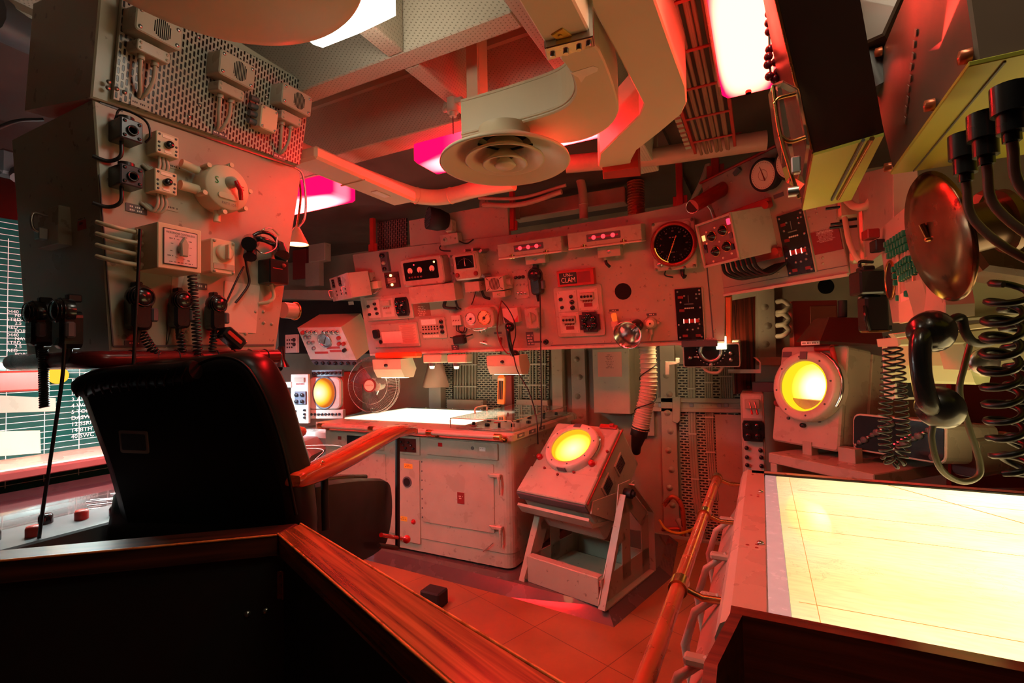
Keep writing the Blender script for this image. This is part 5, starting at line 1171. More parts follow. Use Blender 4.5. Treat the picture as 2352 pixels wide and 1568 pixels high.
a, b2 = FC.uv(1115, 785, .0); m = B(); m.cyl((0, 0, 0), (0, 0, .03), .014); m.tube([(-.03, .005, .03), (.0, 0, .03), (.035, -.01, .03)], .006, 8); tag(m.build('tap_lever', M_chrome, None, FC.M(a, b2)), 'little chrome lever tap near the bottom edge, below the twin gauges', 'tap')
# strip light boxes
for (bx_, win, lb) in (((1142, 551, 1290, 584), (1177, 557, 1246, 574), 'left long hooded light box with a red glowing slot'), ((1303, 524, 1474, 561), (1347, 535, 1424, 553), 'right long hooded light box with a red glowing slot')):
    T, w, h = dev(FC, bx_, .13, 'hooded_light_box', lb, 'light box', M_grey2, .004, .004, 'hooded light boxes')
    m = B(); m.slab(-w*.0, h*.02, w*.46, h*.46, .13, .134, .004, .001); m.build('slot_frame', M_dkgrey, T)
    m = B()
    for k in (-1, 0, 1): m.cyl((k*w*.13, h*.02, .1335), (k*w*.13, h*.02, .137), .014, n=14)
    m.k = 1; m.box((0, h*.02, .1345), (w*.4, .012, .001), 0); m.build('red_lenses', [M_litr, emat('dim_red', (1, .01, .02), .3)], T)
    m = B()
    for x in (-.28, .26): m.box((w*x, -h*.5, .10), (.05, .03, .06), .004); m.cyl((w*x, -h*.66, .12), (w*x, -h*.3, .13), .008, n=8)
    m.build('thumb_screws', M_brass, T)
    m = B(); m.box((0, -h*.5-.006, .07), (w, .012, .13), .003); m.build('bottom_lip', M_pale, T)
for (bx_, lb) in (((1206, 583, 1252, 606), 'grey bracket box under the left hooded light box'), ((1372, 565, 1425, 590), 'grey bracket box under the right hooded light box')):
    T, w, h = dev(FC, bx_, .07, 'bracket_box', lb, 'box', M_grey2, .006, .003, 'bracket boxes'); pk(T, 0, 0, .07, .012, .006, M_steel, 'screw')
    m = B(); m.cyl((-w*.25, -h*.5, .03), (-w*.25, -h*.78, .03), .012, n=10); m.cyl((w*.25, -h*.5, .03), (w*.25, -h*.7, .03), .012, n=10); m.build('gland', M_grey2, T)
    m = B(); m.tube(spline([(-w*.25, -h*.75, .03), (-w*.2, -h*1.1, .04), (-w*.08, -h*1.45, .03)], 4), .010, 8); m.build('cable_stub', M_rubber, T)
T = handmic(1233, 648, 1.5, 'black hand microphone hanging right of the small nine-switch plate', 0, FC, .05)
cable([(1240, 668), (1241, 720), (1242, 800), (1243, 880), (1244, 950), (1242, 985)], FC, [.06, .1, .15, .22, .3, .34], .005, 'straight black cable hanging down from the panel microphone')
# UN CLAM box
T, w, h = dev(FC, (1279, 619, 1364, 656), .05, 'chalk_sign', 'red wooden frame box chalked UN CLAM', 'sign', M_redp, .004, .003)
m = B(); m.slab(-w*.19, 0, w*.48, h*.72, .05, .052, .004, 0); m.k = 1; m.text('UN--', -w*.18, h*.20, .052, .032); m.text('CLAM', -w*.19, -h*.12, .052, .048, w=w*.38); m.build('chalk_board', [pmat('board_green_black', (.02, .035, .03), .6), M_paper], T)
m = B(); m.slab(w*.24, 0, w*.34, h*.68, .0505, .051, .002, 0); m.build('recess', M_darkred, T)
# four module panel
T, w, h = dev(FC, (1275, 655, 1386, 773), .016, 'module_panel', 'square four-module control panel in the middle of the central panel', 'panel', M_grey2, .02, .004)
for i, (sx, sy) in enumerate(((-1, 1), (1, 1), (-1, -1))):
    m = B(); m.slab(sx*w*.215, sy*h*.215, w*.41, h*.41, .016, .020, .003, .001); m.screws([(sx*w*.215+p[0], sy*h*.215+p[1]) for p in corner(w*.41, h*.41, .012)], .006, .002, .02); m.build('module_plate', M_pale, T)
for x, y, r_ in ((-.34, .26, .013), (-.33, .10, .012), (-.12, .30, .013), (-.11, .19, .016), (-.11, .08, .016)): pk(T, w*x, h*y, .02, r_, .02, M_black)
for sx, sy in ((1, 1), (-1, -1)):
    m = B(); m.slab(sx*w*.21, sy*h*.215+h*.07, w*.28, h*.14, .02, .045, .006, .003); m.build('lever_block', M_grey2, T)
    for k in range(4): pk(T, sx*w*.21+(k-1.5)*w*.065, sy*h*.215+h*.07, .045, .009, .006, M_black, 'socket'); toggle(T, sx*w*.21+(k-1.5)*w*.055, sy*h*.215-h*.02, .022, 1.1, M_redp)
    m = B(); m.slab(sx*w*.21, sy*h*.215-h*.10, w*.17, h*.07, .02, .022, .001, 0); m.build('name_strip', M_darkred, T)
m = B(); s_ = w*.2; m.poly([(w*.215+x, -h*.215+y) for x, y in ((-s_*.7, -s_), (s_*.7, -s_), (s_*.7, -s_*.75), (s_, -s_*.75), (s_, s_*.75), (s_*.7, s_*.75), (s_*.7, s_), (-s_*.7, s_), (-s_*.7, s_*.75), (-s_, s_*.75), (-s_, -s_*.75), (-s_*.7, -s_*.75))], .016, .035, .002); m.build('black_unit', pmat('aubergine_plate', (.05, .02, .025), .3), T)
for x, y in ((-.09, .07), (.09, .07), (0, .13), (-.1, -.05), (.1, -.05), (0, -.1)): pk(T, w*.215+w*x, -h*.215+h*y, .035, .020, .022, M_black)
label_plate(FC, (1399, 710, 1421, 715), '#5', 'small black strip above the amber lamp')
label_plate(FC, (1485, 719, 1508, 725), '#5', 'small black strip above the round push button')
T = thing('amber_lamp', 'amber-red cylindrical lamp left of the metal horn', 'lamp', FC.M(*FC.uv(1411, 730, .03), 0))
m = B(); m.lathe([(.016, -.04), (.018, .02), (.016, .03), (.0001, .034)], 18, (0, 0, .03), V((0, 1, .3))); m.build('lens', pmat('amber_lens', (.8, .12, .02), .15, emi=(1, .15, .02), es=.5), T)
m = B(); m.box((0, -.04, .02), (.045, .04, .04), .004); m.cyl((-.005, -.06, .03), (-.005, -.10, .03), .012); m.build('base', M_cream, T)
# metal horn
a = FC.pt(1462, 748, .03); b2 = FC.pt(1440, 771, .22); T = thing('metal_horn', 'polished metal horn speaker cone pointing out of the central panel', 'horn')
m = B(); ax = (b2-a).normalized(); L_ = (b2-a).length; m.lathe([(.028, 0), (.034, L_*.35), (.055, L_*.6), (.088, L_*.93), (.092, L_*.96), (.086, L_*.95), (.05, L_*.58), (.02, L_*.3), (.0001, L_*.28)], 44, a, ax, cap=False)
m.build('cone', pmat('polished_tin', (.8, .78, .76), .16, 1.0, noise=.03), T)
m = B(); m.lathe([(.04, -.02), (.042, .03), (.036, .05)], 24, a, ax); m.build('black_neck', M_black, T)
m = B(); m.box(tuple(b2-ax*.02+V((0, 0, -.072))), (.045, .008, .012), .003); m.build('maker_plate', M_brass, T)
a, b2 = FC.uv(1493, 743, .03); T = thing('push_button', 'round push button with cream face on a small tap-like casting', 'button', FC.M(a, b2))
m = B(); m.lathe([(.04, 0), (.038, .022), (.03, .026)], 22); [m.cyl((.05*math.cos(k*2.1), .05*math.sin(k*2.1), 0), (.05*math.cos(k*2.1), .05*math.sin(k*2.1), .02), .009, n=8) for k in range(3)]; m.build('casting', M_grey2, T)
m = B(); m.lathe([(.026, .026), (.026, .03), (.0001, .031)], 20); m.k = 1; m.cyl((0, 0, .03), (0, 0, .036), .006); m.build('button_face', [M_paper, M_ink], T)
m = B(); m.tube([(0, -.04, .015), (.002, -.075, .02)], [.013, .011], 10); m.tube([(0, -.075, .02), (-.012, -.11, .02)], [.006, .008], 8); m.build('gland', M_grey2, T)
# big dial
T, w, h = dev(FC, (1498, 504, 1598, 620), .06, 'bearing_dial', 'big black round dial with one long needle in a square cast box', 'dial', M_grey2, .008, .005)
cx_, cy_ = .0, h*.02; R = .118
m = B(); m.lathe([(R*1.15, .06), (R*1.15, .075), (R*1.06, .088), (R*.98, .088), (R*.95, .07)], 48, (cx_, cy_, 0), cap=False); m.build('bezel', pmat('red_bezel', (.35, .05, .04), .25, .3), T)
m = B(); m.cyl((cx_, cy_, .06), (cx_, cy_, .072), R*.97, n=48); m.k = 1
for k in range(36): a_ = k*PI/18; rr0 = R*(.80 if k % 3 else .76); m.tube([(cx_+rr0*math.cos(a_), cy_+rr0*math.sin(a_), .0724), (cx_+R*.85*math.cos(a_), cy_+R*.85*math.sin(a_), .0724)], .0008, 4)
for k in range(12): m.text('%02d' % (k*3 % 36), cx_+R*.66*math.sin(k*PI/6), cy_+R*.66*math.cos(k*PI/6), .072, .013)
m.text('#8', cx_, cy_+R*.35, .072, .010); m.text('#7', cx_, cy_-R*.4, .072, .010)
m.build('dial_face', [M_glassdial, M_steel], T)
m = B(); m.tube([(cx_+R*.17, cy_+R*.42, .076), (cx_, cy_, .078), (cx_-R*.36, cy_-R*.86, .076)], [.002, .004, .002], 6); m.cyl((cx_, cy_, .072), (cx_, cy_, .08), .008); m.build('needle', M_brass, T)
m = B(); m.tube([(cx_-R*.93*math.cos(t), cy_-R*.93*math.sin(t), .075) for t in (.1, .3, .5, .7, .9, 1.1, 1.25)], .0022, 6); m.build('amber_arc', emat('amber_arc_glow', (1, .4, .05), .9), T)
m = B()
for x, y in corner(w, h, .014)+[(-w*.12, -h*.47), (w*.22, -h*.47), (w*.46, .1*h), (w*.46, -.15*h), (-w*.46, 0)]: m.lathe([(.010, .06), (.009, .07), (.0001, .074)], 8, (x, y, 0))
m.build('bolts', M_steel, T); pk(T, w*.32, h*.38, .06, .022, .008, M_grey2, 'plug'); pk(T, -w*.34, -h*.36, .06, .018, .016, M_steel, 'plug')
m = B(); m.tube([(w*.15, -h*.5, .03), (w*.15, -h*.62, .03), (w*.2, -h*.66, .04)], [.014, .012, .016], 8); m.tube(spline([(-w*.25, -h*.5, .02), (-w*.27, -h*.6, .02), (-w*.1, -h*.66, .0)], 5), .004, 8); m.build('cable_stub', M_rubber, T)
# digital indicator panels
def digipanel(F, box, label):
    T, w, h = dev(F, box, .012, 'digital_indicator_panel', label, 'panel', M_black, .002, .001, 'digital indicator panels')
    m = B(); m.box((w*.52, 0, .004), (w*.05, h*1.01, .01), .001); m.build('side_strip', M_grey2, T)
    for x in (-.22, -.01, .2):
        m = B(); m.box((w*x, -h*.13, .014), (w*.028, h*.085, .004), 0); m.k = 1; m.box((w*(x+.09), -h*.13, .0135), (w*.15, h*.07, .002), 0); m.build('lit_digit', [emat('digit_red', (1, .25, .18), 4), M_redp], T)
    m = B()
    for k in range(5): m.cyl((-w*.14+k*w*.075, h*.12, .012), (-w*.14+k*w*.075, h*.12, .015), .0045, n=8)
    m.build('white_dots', M_white, T)
    m = B(); m.box((0, h*.30, .013), (.004, h*.14, .003), 0); m.slab(0, h*.2, w*.35, .006, .012, .0135, .001, 0); m.build('slide_switch', M_steel, T)
    for x, y, c_ in ((-.3, .34, 1), (-.27, .08, 1), (-.2, -.42, 1), (.3, -.42, 1)): m = B(); m.slab(w*x, h*y, w*.2, h*.05, .012, .0135, .001, 0); m.build('name_strip', M_darkred, T)
    m = B()
    for x, y in ((-.4, .45), (.42, .45), (-.4, -.45), (.42, -.45), (.3, .38), (-.15, .36), (.42, .38), (.42, .12), (.3, .3), (-.3, .24), (.35, -.1), (.36, -.2), (-.42, -.2), (.1, -.3), (-.1, -.3), (.3, -.28)): m.knob(w*x, h*y, .012, .006, .005, 8)
    m.build('tiny_lamps', M_steel, T); return T
digipanel(FC, (1553, 662, 1614, 780), 'black indicator panel with red digits, right end of the central panel')
# orange padded edges
T = thing('orange_edge_pad', 'orange padded strip under the left end of the central panel', 'pad'); a = FC.pt(868, 818, .05); b2 = FC.pt(963, 813, .05)
m = B(); m.box(tuple((a+b2)/2), ((b2-a).length, .09, .05), .012); m.build('pad', pmat('orange_pad', (.75, .20, .04), .5, noise=.1), T)
m = B(); ppoly(m, FC, [(1666, 682), (1680, 680), (1681, 788), (1668, 789)], -.10, .0, .006); tag(m.build('orange_edge_pad', pmat('orange_pad2', (.65, .18, .05), .5, noise=.1)), 'orange padded strip down the right edge of the central panel', 'pad')
# chart lamps under the panel
def chartlamp(px, py, s, label, d=.02):
    p = FC.pt(px, py, d); T = thing('chart_lamp', label, 'lamp', Matrix.Translation(p), 'hooded chart lamps')
    m = B(); w = .30*s
    pr = [(-.11, .02), (-.10, -.065), (-.06, -.125), (-.05, -.135), (.06, -.135), (.10, -.06), (.05, .03)]
    m.hexa([(-w/2, y*s, z*s) for y, z in pr], [(w/2, y*s, z*s) for y, z in pr]); m.build('hood', pmat('pale_green_paint', (.62, .66, .46), .35, noise=.08), T)
    m = B(); m.lathe([(.013*s, 0), (.012*s, .02*s), (.0001, .022*s)], 14, (0, -.105*s, -.03*s), V((0, -1, 0))); m.build('knob', M_black, T)
    m = B(); m.box((0, .0, -.1365*s), (w*.8, .07*s, .002), 0); m.build('lamp_window', emat('chart_lamp_glow', (1, .85, .5), 10), T); return T
chartlamp(907, 830, 1.0, 'pale green hooded chart lamp under the left end of the panel, below the orange pad')
chartlamp(1168, 822, .9, 'pale green hooded chart lamp below the wall handset')
for px_, lb in ((1000, 'small lamp box with tiny bulb under the panel, left of two'), (1056, 'small lamp box with tiny bulb under the panel, right of two')):
    p = FC.pt(px_, 822, .0); T = thing('lamp_box', lb, 'lamp', Matrix.Translation(p), 'small lamp boxes under the panel')
    m = B(); m.box((0, 0, -.005), (.18, .10, .07), .008); m.build('box', pmat('pale_green_box', (.58, .62, .44), .35), T)
    m = B(); m.lathe([(.026, -.04), (.028, -.05), (.022, -.065)], 16, (-.02, -.02, 0)); m.cyl((.05, -.02, -.04), (.05, -.02, -.05), .018); m.build('socket', M_dkgrey, T)
    m = B(); m.lathe([(.022, -.062), (.018, -.085), (.0001, -.088)], 16, (-.02, -.02, 0)); m.build('bulb', emat('small_bulb', (1, .7, .35), 4), T)
# pencil case hanging
T = thing('hanging_case', 'orange plastic case of pens hanging below the right chart lamp', 'case', Fr(FC.pt(1152, 896, -.05), (1, 0, 0), (.10, 0, 1)).M())
m = B(); m.slab(0, 0, .065, .22, -.01, .012, .01, .003); m.poly([(-.03, .10), (.03, .10), (.008, .15), (-.006, .15)], -.004, .008, .001); m.build('shell', pmat('orange_plastic', (.85, .28, .06), .35, noise=.05), T)
m = B()
for k in (-1, 0, 1): m.cyl((k*.014, -.07, .014), (k*.014, .075, .014), .005, n=8)
m.build('pens', M_ink, T); m = B(); m.slab(0, .085, .05, .02, .012, .014, .001); m.build('label', M_paper, T)
m = B(); m.tube(spline([(0, .14, 0), (.004, .19, 0), (.01, .24, .02)], 4), .002, 6); m.build('string', M_ink, T)
UX = V((Xc.x, Yc.x, Zc.x)); UY = V((Xc.y, Yc.y, Zc.y))
def FK(px, py, D, yaw=0, tilt=0):
    """upright frame at a point, turned by yaw about the vertical from facing the room's camera side"""
    a = math.atan2(Yc.x, Xc.x)+yaw; u = V((math.cos(a), math.sin(a), 0)); n = u.cross(Z3)
    return Fr(at(px, py, D), u, Z3*math.cos(tilt)+n*math.sin(tilt))
# ------------------------------------------------------------------ angled overhead panel
T = thing('angled_panel', 'grey overhead panel turned toward us at the right, joined to the central panel', 'panel')
a0 = 0; a1, b0 = FRS.uv(1951, 629); _, bb = FRS.uv(1665, 680)
t0 = FRS.uv(1653, 400); t1 = FRS.uv(1795, 330)
sl = (t1[1]-t0[1])/(t1[0]-t0[0])
m = B(); m.poly([(a0, bb), (a1, bb), (a1, t0[1]+sl*a1), (a0, t0[1])], -.10, 0, .003); m.build('panel_body', M_grey, T, FRS.M())
m = B(); m.box((a1/2, bb+.008, .005), (a1, .016, .016), .002); m.build('bottom_lip', M_pale, T, FRS.M())
m = B(); m.box((a1/2, bb+.05, .001), (a1, .003, .002), 0); m.build('seam_line', M_dkgrey, T, FRS.M())
m = B()
for px_ in ((1770, 510), (1774, 522), (1784, 614), (1788, 627), (1873, 479), (1876, 490), (1860, 501), (1890, 592), (1890, 605), (1680, 418), (1740, 380)):
    a, b2 = FRS.uv(*px_, 0); m.T = FRS.M(a, b2, 0); m.lathe([(.007, 0), (.006, .004), (.0001, .006)], 8)
m.build('rivets', M_grey2, T)
# joining flange on top edge
m = B(); m.tube([FRS.M() @ V((0, t0[1], .005)), FRS.M() @ V((a1, t0[1]+sl*a1, .005))], .008, 6); m.build('top_flange', M_redp, T)
# four-knob box
T, w, h = dev(FRS, (1607, 497, 1694, 608), .26, 'control_cabinet', 'red-sided box with four round dials jutting from the joint of the panels', 'cabinet', pmat('cabinet_paint', (.58, .46, .38), .3), .004, .003)
m = B(); m.slab(0, 0, w*.92, h*.90, .26, .2605, .003, 0); m.build('face_plate', pmat('brown_face', (.20, .12, .09), .35), T)
m = B()
for a, b2, c_, d_ in ((0, h*.47, w, .012), (0, -h*.47, w, .012), (-w*.48, 0, .012, h), (w*.48, 0, .012, h)): m.box((a, b2, .265), (c_, d_, .012), .001)
m.build('face_frame', M_grey2, T)
for x, y in ((-.12, .14), (.20, .19), (-.10, -.20), (.22, -.16)):
    o = part('dial_knob', 0, lambda q: (q.ring((0, 0, .004), .027, .003, 26, 6),), M_brass, T, (w*x, h*y, .26)); m = B(); m.lathe([(.026, 0), (.024, .010), (.014, .014), (.012, .028), (.0001, .03)], 22); m.build('knob', M_black, T, Matrix.Translation((w*x, h*y, .26)))
for x, y, mt in ((-.36, .15, emat('amber_window', (1, .4, .12), 1.5)), (.38, .33, emat('red_window_glow', (1, .03, .08), 2.0)), (-.37, -.12, M_dkgrey), (.38, .04, M_dkgrey), (.36, -.2, M_black), (-.36, -.05, M_black)):
    m = B(); m.slab(w*x, h*y, .020, .030, .26, .266, .003, .001); m.build('window', mt, T)
m = B()
for x, y in ((0, .30), (.35, .1), (-.3, .02), (.06, -.38), (.3, -.33), (-.22, -.4), (-.25, .26), (.05, -.02)): m.knob(w*x, h*y, .2605, .006, .005, 8)
m.build('tiny_lamps', M_paper, T)
m = B(); m.box((0, h*.5+.01, .02), (w*1.25, .05, .03), .004); m.box((0, -h*.5-.01, .02), (w*1.25, .05, .03), .004)
m.cyl((w*.58, h*.5, .02), (w*.58, h*.5, .05), .02); m.cyl((w*.58, -h*.5, .02), (w*.58, -h*.5, .05), .02); m.build('mounting_foot', M_redp, T)
m = B()
for k in range(7): x = -w*.36+k*w*.1; m.tube(spline([(x, -h*.5, .17-.01*k), (x+.015, -h*.5-.06, .17-.01*k), (x+.07, -h*.5-.105, .10), (w*.42+.01*k, -h*.5-.07, .01)], 6), .009, 8)
m.build('cables', M_rubber, T)
# round white dials
for (px_, R_, lb) in (((1752, 402), .076, 'round white-faced dial on the angled panel, the fully visible one'), ((1812, 374), .076, 'second round white-faced dial, partly hidden by the clear cover')):
    a, b2 = FRS.uv(*px_, .05); T = thing('round_dial', lb, 'dial', FRS.M(a, b2), 'round white dials')
    m = B(); m.cyl((0, 0, 0), (0, 0, .04), R_*1.04, n=36); m.ring((0, 0, .045), R_, .008, 40, 8); m.build('casing', M_blackm, T)
    m = B(); m.cyl((0, 0, .04), (0, 0, .05), R_*.95, n=36); m.k = 1
    for k in range(36): t = k*PI/18; m.box((R_*.82*math.cos(t), R_*.82*math.sin(t), .0503), (.003, .003, .0005), 0)
    m.ring((0, 0, .050), R_*.35, .0008, 24, 4); m.tube([(R_*.1, -R_*.4, .052), (-R_*.1, R_*.6, .052)], [.004, .001], 6); m.build('dial_face', [pmat('dial_cream', (.75, .66, .5), .35), M_darkred], T)
a, b2 = FRS.uv(1690, 394, .02); m = B(); m.box((0, 0, .01), (.05, .025, .02), .003); tag(m.build('dial_latch', M_dkgrey, None, FRS.M(a, b2, 0, .4)), 'small dark latch left of the fully visible white dial', 'latch')
label_plate(FRS, (1776, 444, 1800, 454), '', 'thin black strip below the white dials', M_dkgrey)
digipanel(FRS, (1795, 484, 1858, 632), 'black indicator panel with red digits beside the ATTENTION plate')
label_plate(FRS, (1865, 526, 1932, 580), '\nANTI-CLUTTER FACILITY\nCAN ONLY BE USED WITH\n967/968 NOT 992 RADARS\nWHEN THE RADAR IN USE\nIS SWITCHED TO ECC\nVIDEO. ANTI-CLUTTER\nSWITCHING IS NON\nOPERATIONAL WHEN INT-2\nRADAR IS SELECTED', 'dark red plate lettered ATTENTION in white, right end of the angled panel', M_darkred, M_white, d=.004, name='attention_plate')
a, b2, w, h = FRS.rect(1865, 526, 1932, 580, .004); m = B(); m.text('ATTENTION', 0, h*.40, .0042, h*.13, w=w*.5); o = m.build('heading', M_white, [q for q in C.objects if q.name == 'attention_plate'][0])
# small round spotlight at the joint
c = at(1591, 474, 2.72); ax = V((-.25, -.93, -.28)).normalized(); T = thing('round_spotlight', 'small tubular spotlight with dark glass above the big black dial', 'lamp')
m = B(); m.cyl(c, c-ax*.26+V((.14, 0, .10)), .038, .042, 24); m.build('barrel', M_redp, T)
m = B(); m.cyl(c, c+ax*.004, .034, n=24); m.k = 1; m.ring(c+ax*.003, .036, .003, 28, 6, ax); m.build('glass', [M_glassdial, M_chrome], T)
m = B(); m.tube([at(1624, 470, 2.75), at(1634, 480, 2.75), at(1640, 500, 2.76), at(1642, 520, 2.78)], [.008, .010, .012, .012], 8); tag(m.build('bracket_arm', M_steel), 'small metal bracket arm right of the small tubular spotlight', 'bracket')
# next facet, running toward us
cr_ = FRS.M() @ V((a1, bb, 0)); XR = cr_.x+.0
FR = Fr((XR, cr_.y, cr_.z), (0, -1, 0), (0, 0, 1))
m = B(); ppoly(m, FR, [(1954, 629), (1938, 500), (1932, 440), (1990, 395), (2050, 380), (2052, 560), (1994, 606)], -.06, 0, .002); tag(m.build('panel_return', M_grey), 'short grey panel turning back toward us right of the ATTENTION plate', 'panel')
T = thing('cast_bracket', 'cluster of cast olive fittings and pipes right of the ATTENTION plate', 'fitting')
m = B(); m.T = None
for (px_, D, s) in (((1955, 470), 2.05, (.10, .08, .12)), ((1990, 545), 1.95, (.05, .06, .22)), ((1975, 590), 2.0, (.07, .05, .05))):
    p = at(*px_, D); m.box(tuple(p), s, .01)
m.build('casting', pmat('olive_metal', (.42, .40, .24), .3, .3, noise=.3), T)
m = B(); m.tube(spline([at(1945, 460, 2.0), at(1965, 475, 1.9), at(1990, 472, 1.85), at(2003, 455, 1.85)], 6), .014, 8); m.tube(spline([at(1940, 500, 2.0), at(1952, 560, 1.95), at(1975, 600, 1.9), at(2000, 590, 1.9)], 6), .010, 8); m.build('pipes', M_cream, T)
m = B()
for px_ in ((1916, 477), (1945, 492), (1948, 505), (1927, 513), (1925, 521), (1960, 520)): p = at(*px_, 2.05); m.cyl(p-V((.03, 0, 0)), p+V((.03, 0, 0)), .006, n=8)
m.build('pins', M_black, T)
# green button panel
FG = Fr((.36, 1.7, 1.6), (0, -1, 0), (0, 0, 1))
T = thing('button_panel', 'grey panel crowded with rows of small green push buttons at right', 'panel', FG.M())
m = B(); m.poly([FG.uv(x, y) for x, y in ((2016, 530), (2050, 742), (2170, 728), (2170, 700), (2130, 430), (2050, 500))], -.05, 0, .002); m.build('plate', M_grey2, T)
def gbtn(px0, py0, px1, py1, n):
    for k in range(n):
        t = (k+.5)/n; a, b2 = FG.uv(px0+(px1-px0)*t, py0+(py1-py0)*t)
        part('green_button', 0, lambda q: q.box((0, 0, .006), (.012, .017, .014), .002), M_green, T, (a, b2, 0))
for r_ in range(3): gbtn(2037+r_*4, 563+r_*13, 2086+r_*3, 533+r_*16, 7)
for r_ in range(3): gbtn(2054+r_*2, 621+r_*15, 2064+r_*2, 616+r_*15, 1); gbtn(2064+r_*5, 613+r_*14, 2094+r_*4, 592+r_*17, 5); gbtn(2096+r_*3, 597+r_*15, 2118+r_*3, 582+r_*15, 3)
gbtn(2066, 686, 2072, 682, 1); gbtn(2086, 676, 2094, 672, 1)
a, b2 = FG.uv(2047, 643); m = B(); m.T = Matrix.Translation((a, b2, 0)); m.cyl((0, 0, 0), (0, 0, .003), .055, n=30); m.k = 1; m.ring((0, 0, .003), .057, .004, 32, 6); m.build('round_port', [M_hole, M_brass], T)
for px_ in ((2068, 640), (2100, 612)):
    a, b2 = FG.uv(*px_); m = B(); m.box((a, b2, .003), (.008, .14, .006), .001); m.build('divider', M_cream, T)
a, b2 = FG.uv(2085, 690); m = B(); m.slab(a, b2, .12, .05, 0, .004, .003); m.build('paper_label', M_paper, T)
a, b2 = FG.uv(2085, 715); m = B(); m.slab(a, b2, .14, .06, 0, .006, .003); m.build('lower_plate', M_cream, T)
# long cream ledge under the right equipment and casings behind the disc
F5 = FK(2200, 740, 1.15, -.15)
T = thing('equipment_shelf', 'cream shelf edge and casings running off the right side of the picture', 'shelf')
m = B(); ppoly(m, F5, [(2052, 766), (2400, 722), (2400, 738), (2060, 776)], -.02, .0, .002); m.build('ledge', M_cream, T)
m = B(); ppoly(m, F5, [(2063, 776), (2400, 738), (2400, 850), (2230, 850), (2215, 790), (2066, 795)], -.12, -.03, .004, dpx=-.03); m.build('lower_casing', pmat('olive_cream', (.55, .52, .34), .35, noise=.2), T)
m = B(); ppoly(m, F5, [(2120, 640), (2252, 628), (2400, 640), (2400, 722), (2150, 742)], -.10, -.03, .006, dpx=-.03); m.build('upper_casing', pmat('olive_casing', (.40, .38, .24), .35, noise=.2), T)
m = B(); p = F5.pt(2256, 830, .0); m.T = Matrix.Translation(p); m.lathe([(.03, 0), (.03, .012), (.018, .016), (.0001, .018)], 20, axis=F5.n); m.build('bolt_boss', M_steel, T)
# copper-coloured disc
c = at(2153, 545, .88); rd = ray(2153, 545).normalized(); e1 = (UX*.23-UY*.97).normalized(); lf = e1.cross(rd).normalized()
if lf.dot(UX) > 0: lf = -lf
nrm = (-rd*.37+lf*.93).normalized(); nrm = (nrm-e1*nrm.dot(e1)).normalized()
Md = Fr(c, e1.cross(nrm), -e1 if False else e1).M()
RD = .118
T = thing('copper_disc', 'large mottled copper-coloured metal disc hanging at the right', 'disc')
dm = pmat('mottled_copper', (.34, .19, .10), .2, .85, noise=.85, nscale=9, wear=1)
m = B(); m.lathe([(RD*.999, -.003), (RD, .0), (RD*.97, .004), (RD*.6, .009), (RD*.2, .012), (.0001, .0125)], 64, c, nrm, cap=False, sx=1); m.lathe([(RD*.999, -.003), (.0001, -.004)], 64, c, nrm, cap=False); m.build('disc', dm, T)
m = B(); m.sph(c+nrm*.012, .008, 14, 8, .6); m.tube([c+nrm*.012, c+nrm*.018+e1*-.03], .005, 8); m.build('centre_boss', M_brass, T)
m = B(); m.cyl(c-nrm*.004, c-nrm*.09, .045, .040, 28); m.cyl(c-nrm*.09, c-nrm*.10, .055, n=28); m.build('hub', pmat('brown_metal', (.16, .09, .06), .3, .5), T)
T = thing('gear_casing', 'dark octagonal casing carrying the copper disc at far right', 'casing')
FD = FK(2290, 520, .92, -.5)
m = B(); ppoly(m, FD, [(2222, 480), (2245, 442), (2275, 425), (2400, 470), (2400, 640), (2262, 620), (2232, 580)], -.12, .02, .01, dpx=.02); m.build('casing', pmat('dark_brown_paint', (.16, .10, .07), .3, noise=.3), T)
# ------------------------------------------------------------------ overhead boxes at upper right
T = thing('overhead_box', 'dark overhead box with yellow-lit underside right of the big red light', 'box')
M_side = pmat('brown_grey_paint', (.13, .085, .06), .4, noise=.15, coat=.2); M_under = pmat('table_glow_underside', (.42, .41, .05), .35, noise=.12)  # underside yellow puts the chart table's glow into the colour
zb = 1.76
fr0 = onZ(1868, 350, zb); fr1 = onZ(2030, 303, zb); bk0 = onZ(1843, 478, zb-.0); bk1 = fr1+(bk0-fr0)
up = [at(1783, -10, fr0.length*.93)]
t0_ = at(1775, -40, (fr0-EYE).length/ray(1868, 350).length*.88); dz = (t0_-fr0)*1.9  # stretched upward out of view to shield the cabinet from the red light
m = B(); m.hexa([fr0, fr1, bk1, bk0], [fr0+dz, fr1+dz, fr1+dz+(bk1-fr1)*.1, fr0+dz+(bk0-fr0)*.1]); m.build('case', pmat('near_black_paint', (.035, .02, .016), .35), T)
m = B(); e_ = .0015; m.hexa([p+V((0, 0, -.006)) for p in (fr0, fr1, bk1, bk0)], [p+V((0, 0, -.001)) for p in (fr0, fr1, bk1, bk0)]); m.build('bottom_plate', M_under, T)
m = B(); pA = onZ(1925, 457, zb-.008); pB = onZ(2003, 318, zb-.008); m.tube([pA, pB], .004, 6); m.k = 1; m.tube([pA+V((-.012, 0, 0)), pB+V((-.012, 0, 0))], .003, 6); m.build('cable_strip', [M_brass, M_dkgrey], T)
m = B(); m.tube([fr0+dz*.01+V((-.002, -.002, 0)), fr0+dz], .003, 6); m.tube([fr0, bk0], .003, 6); m.build('edge_trim', M_brass, T)
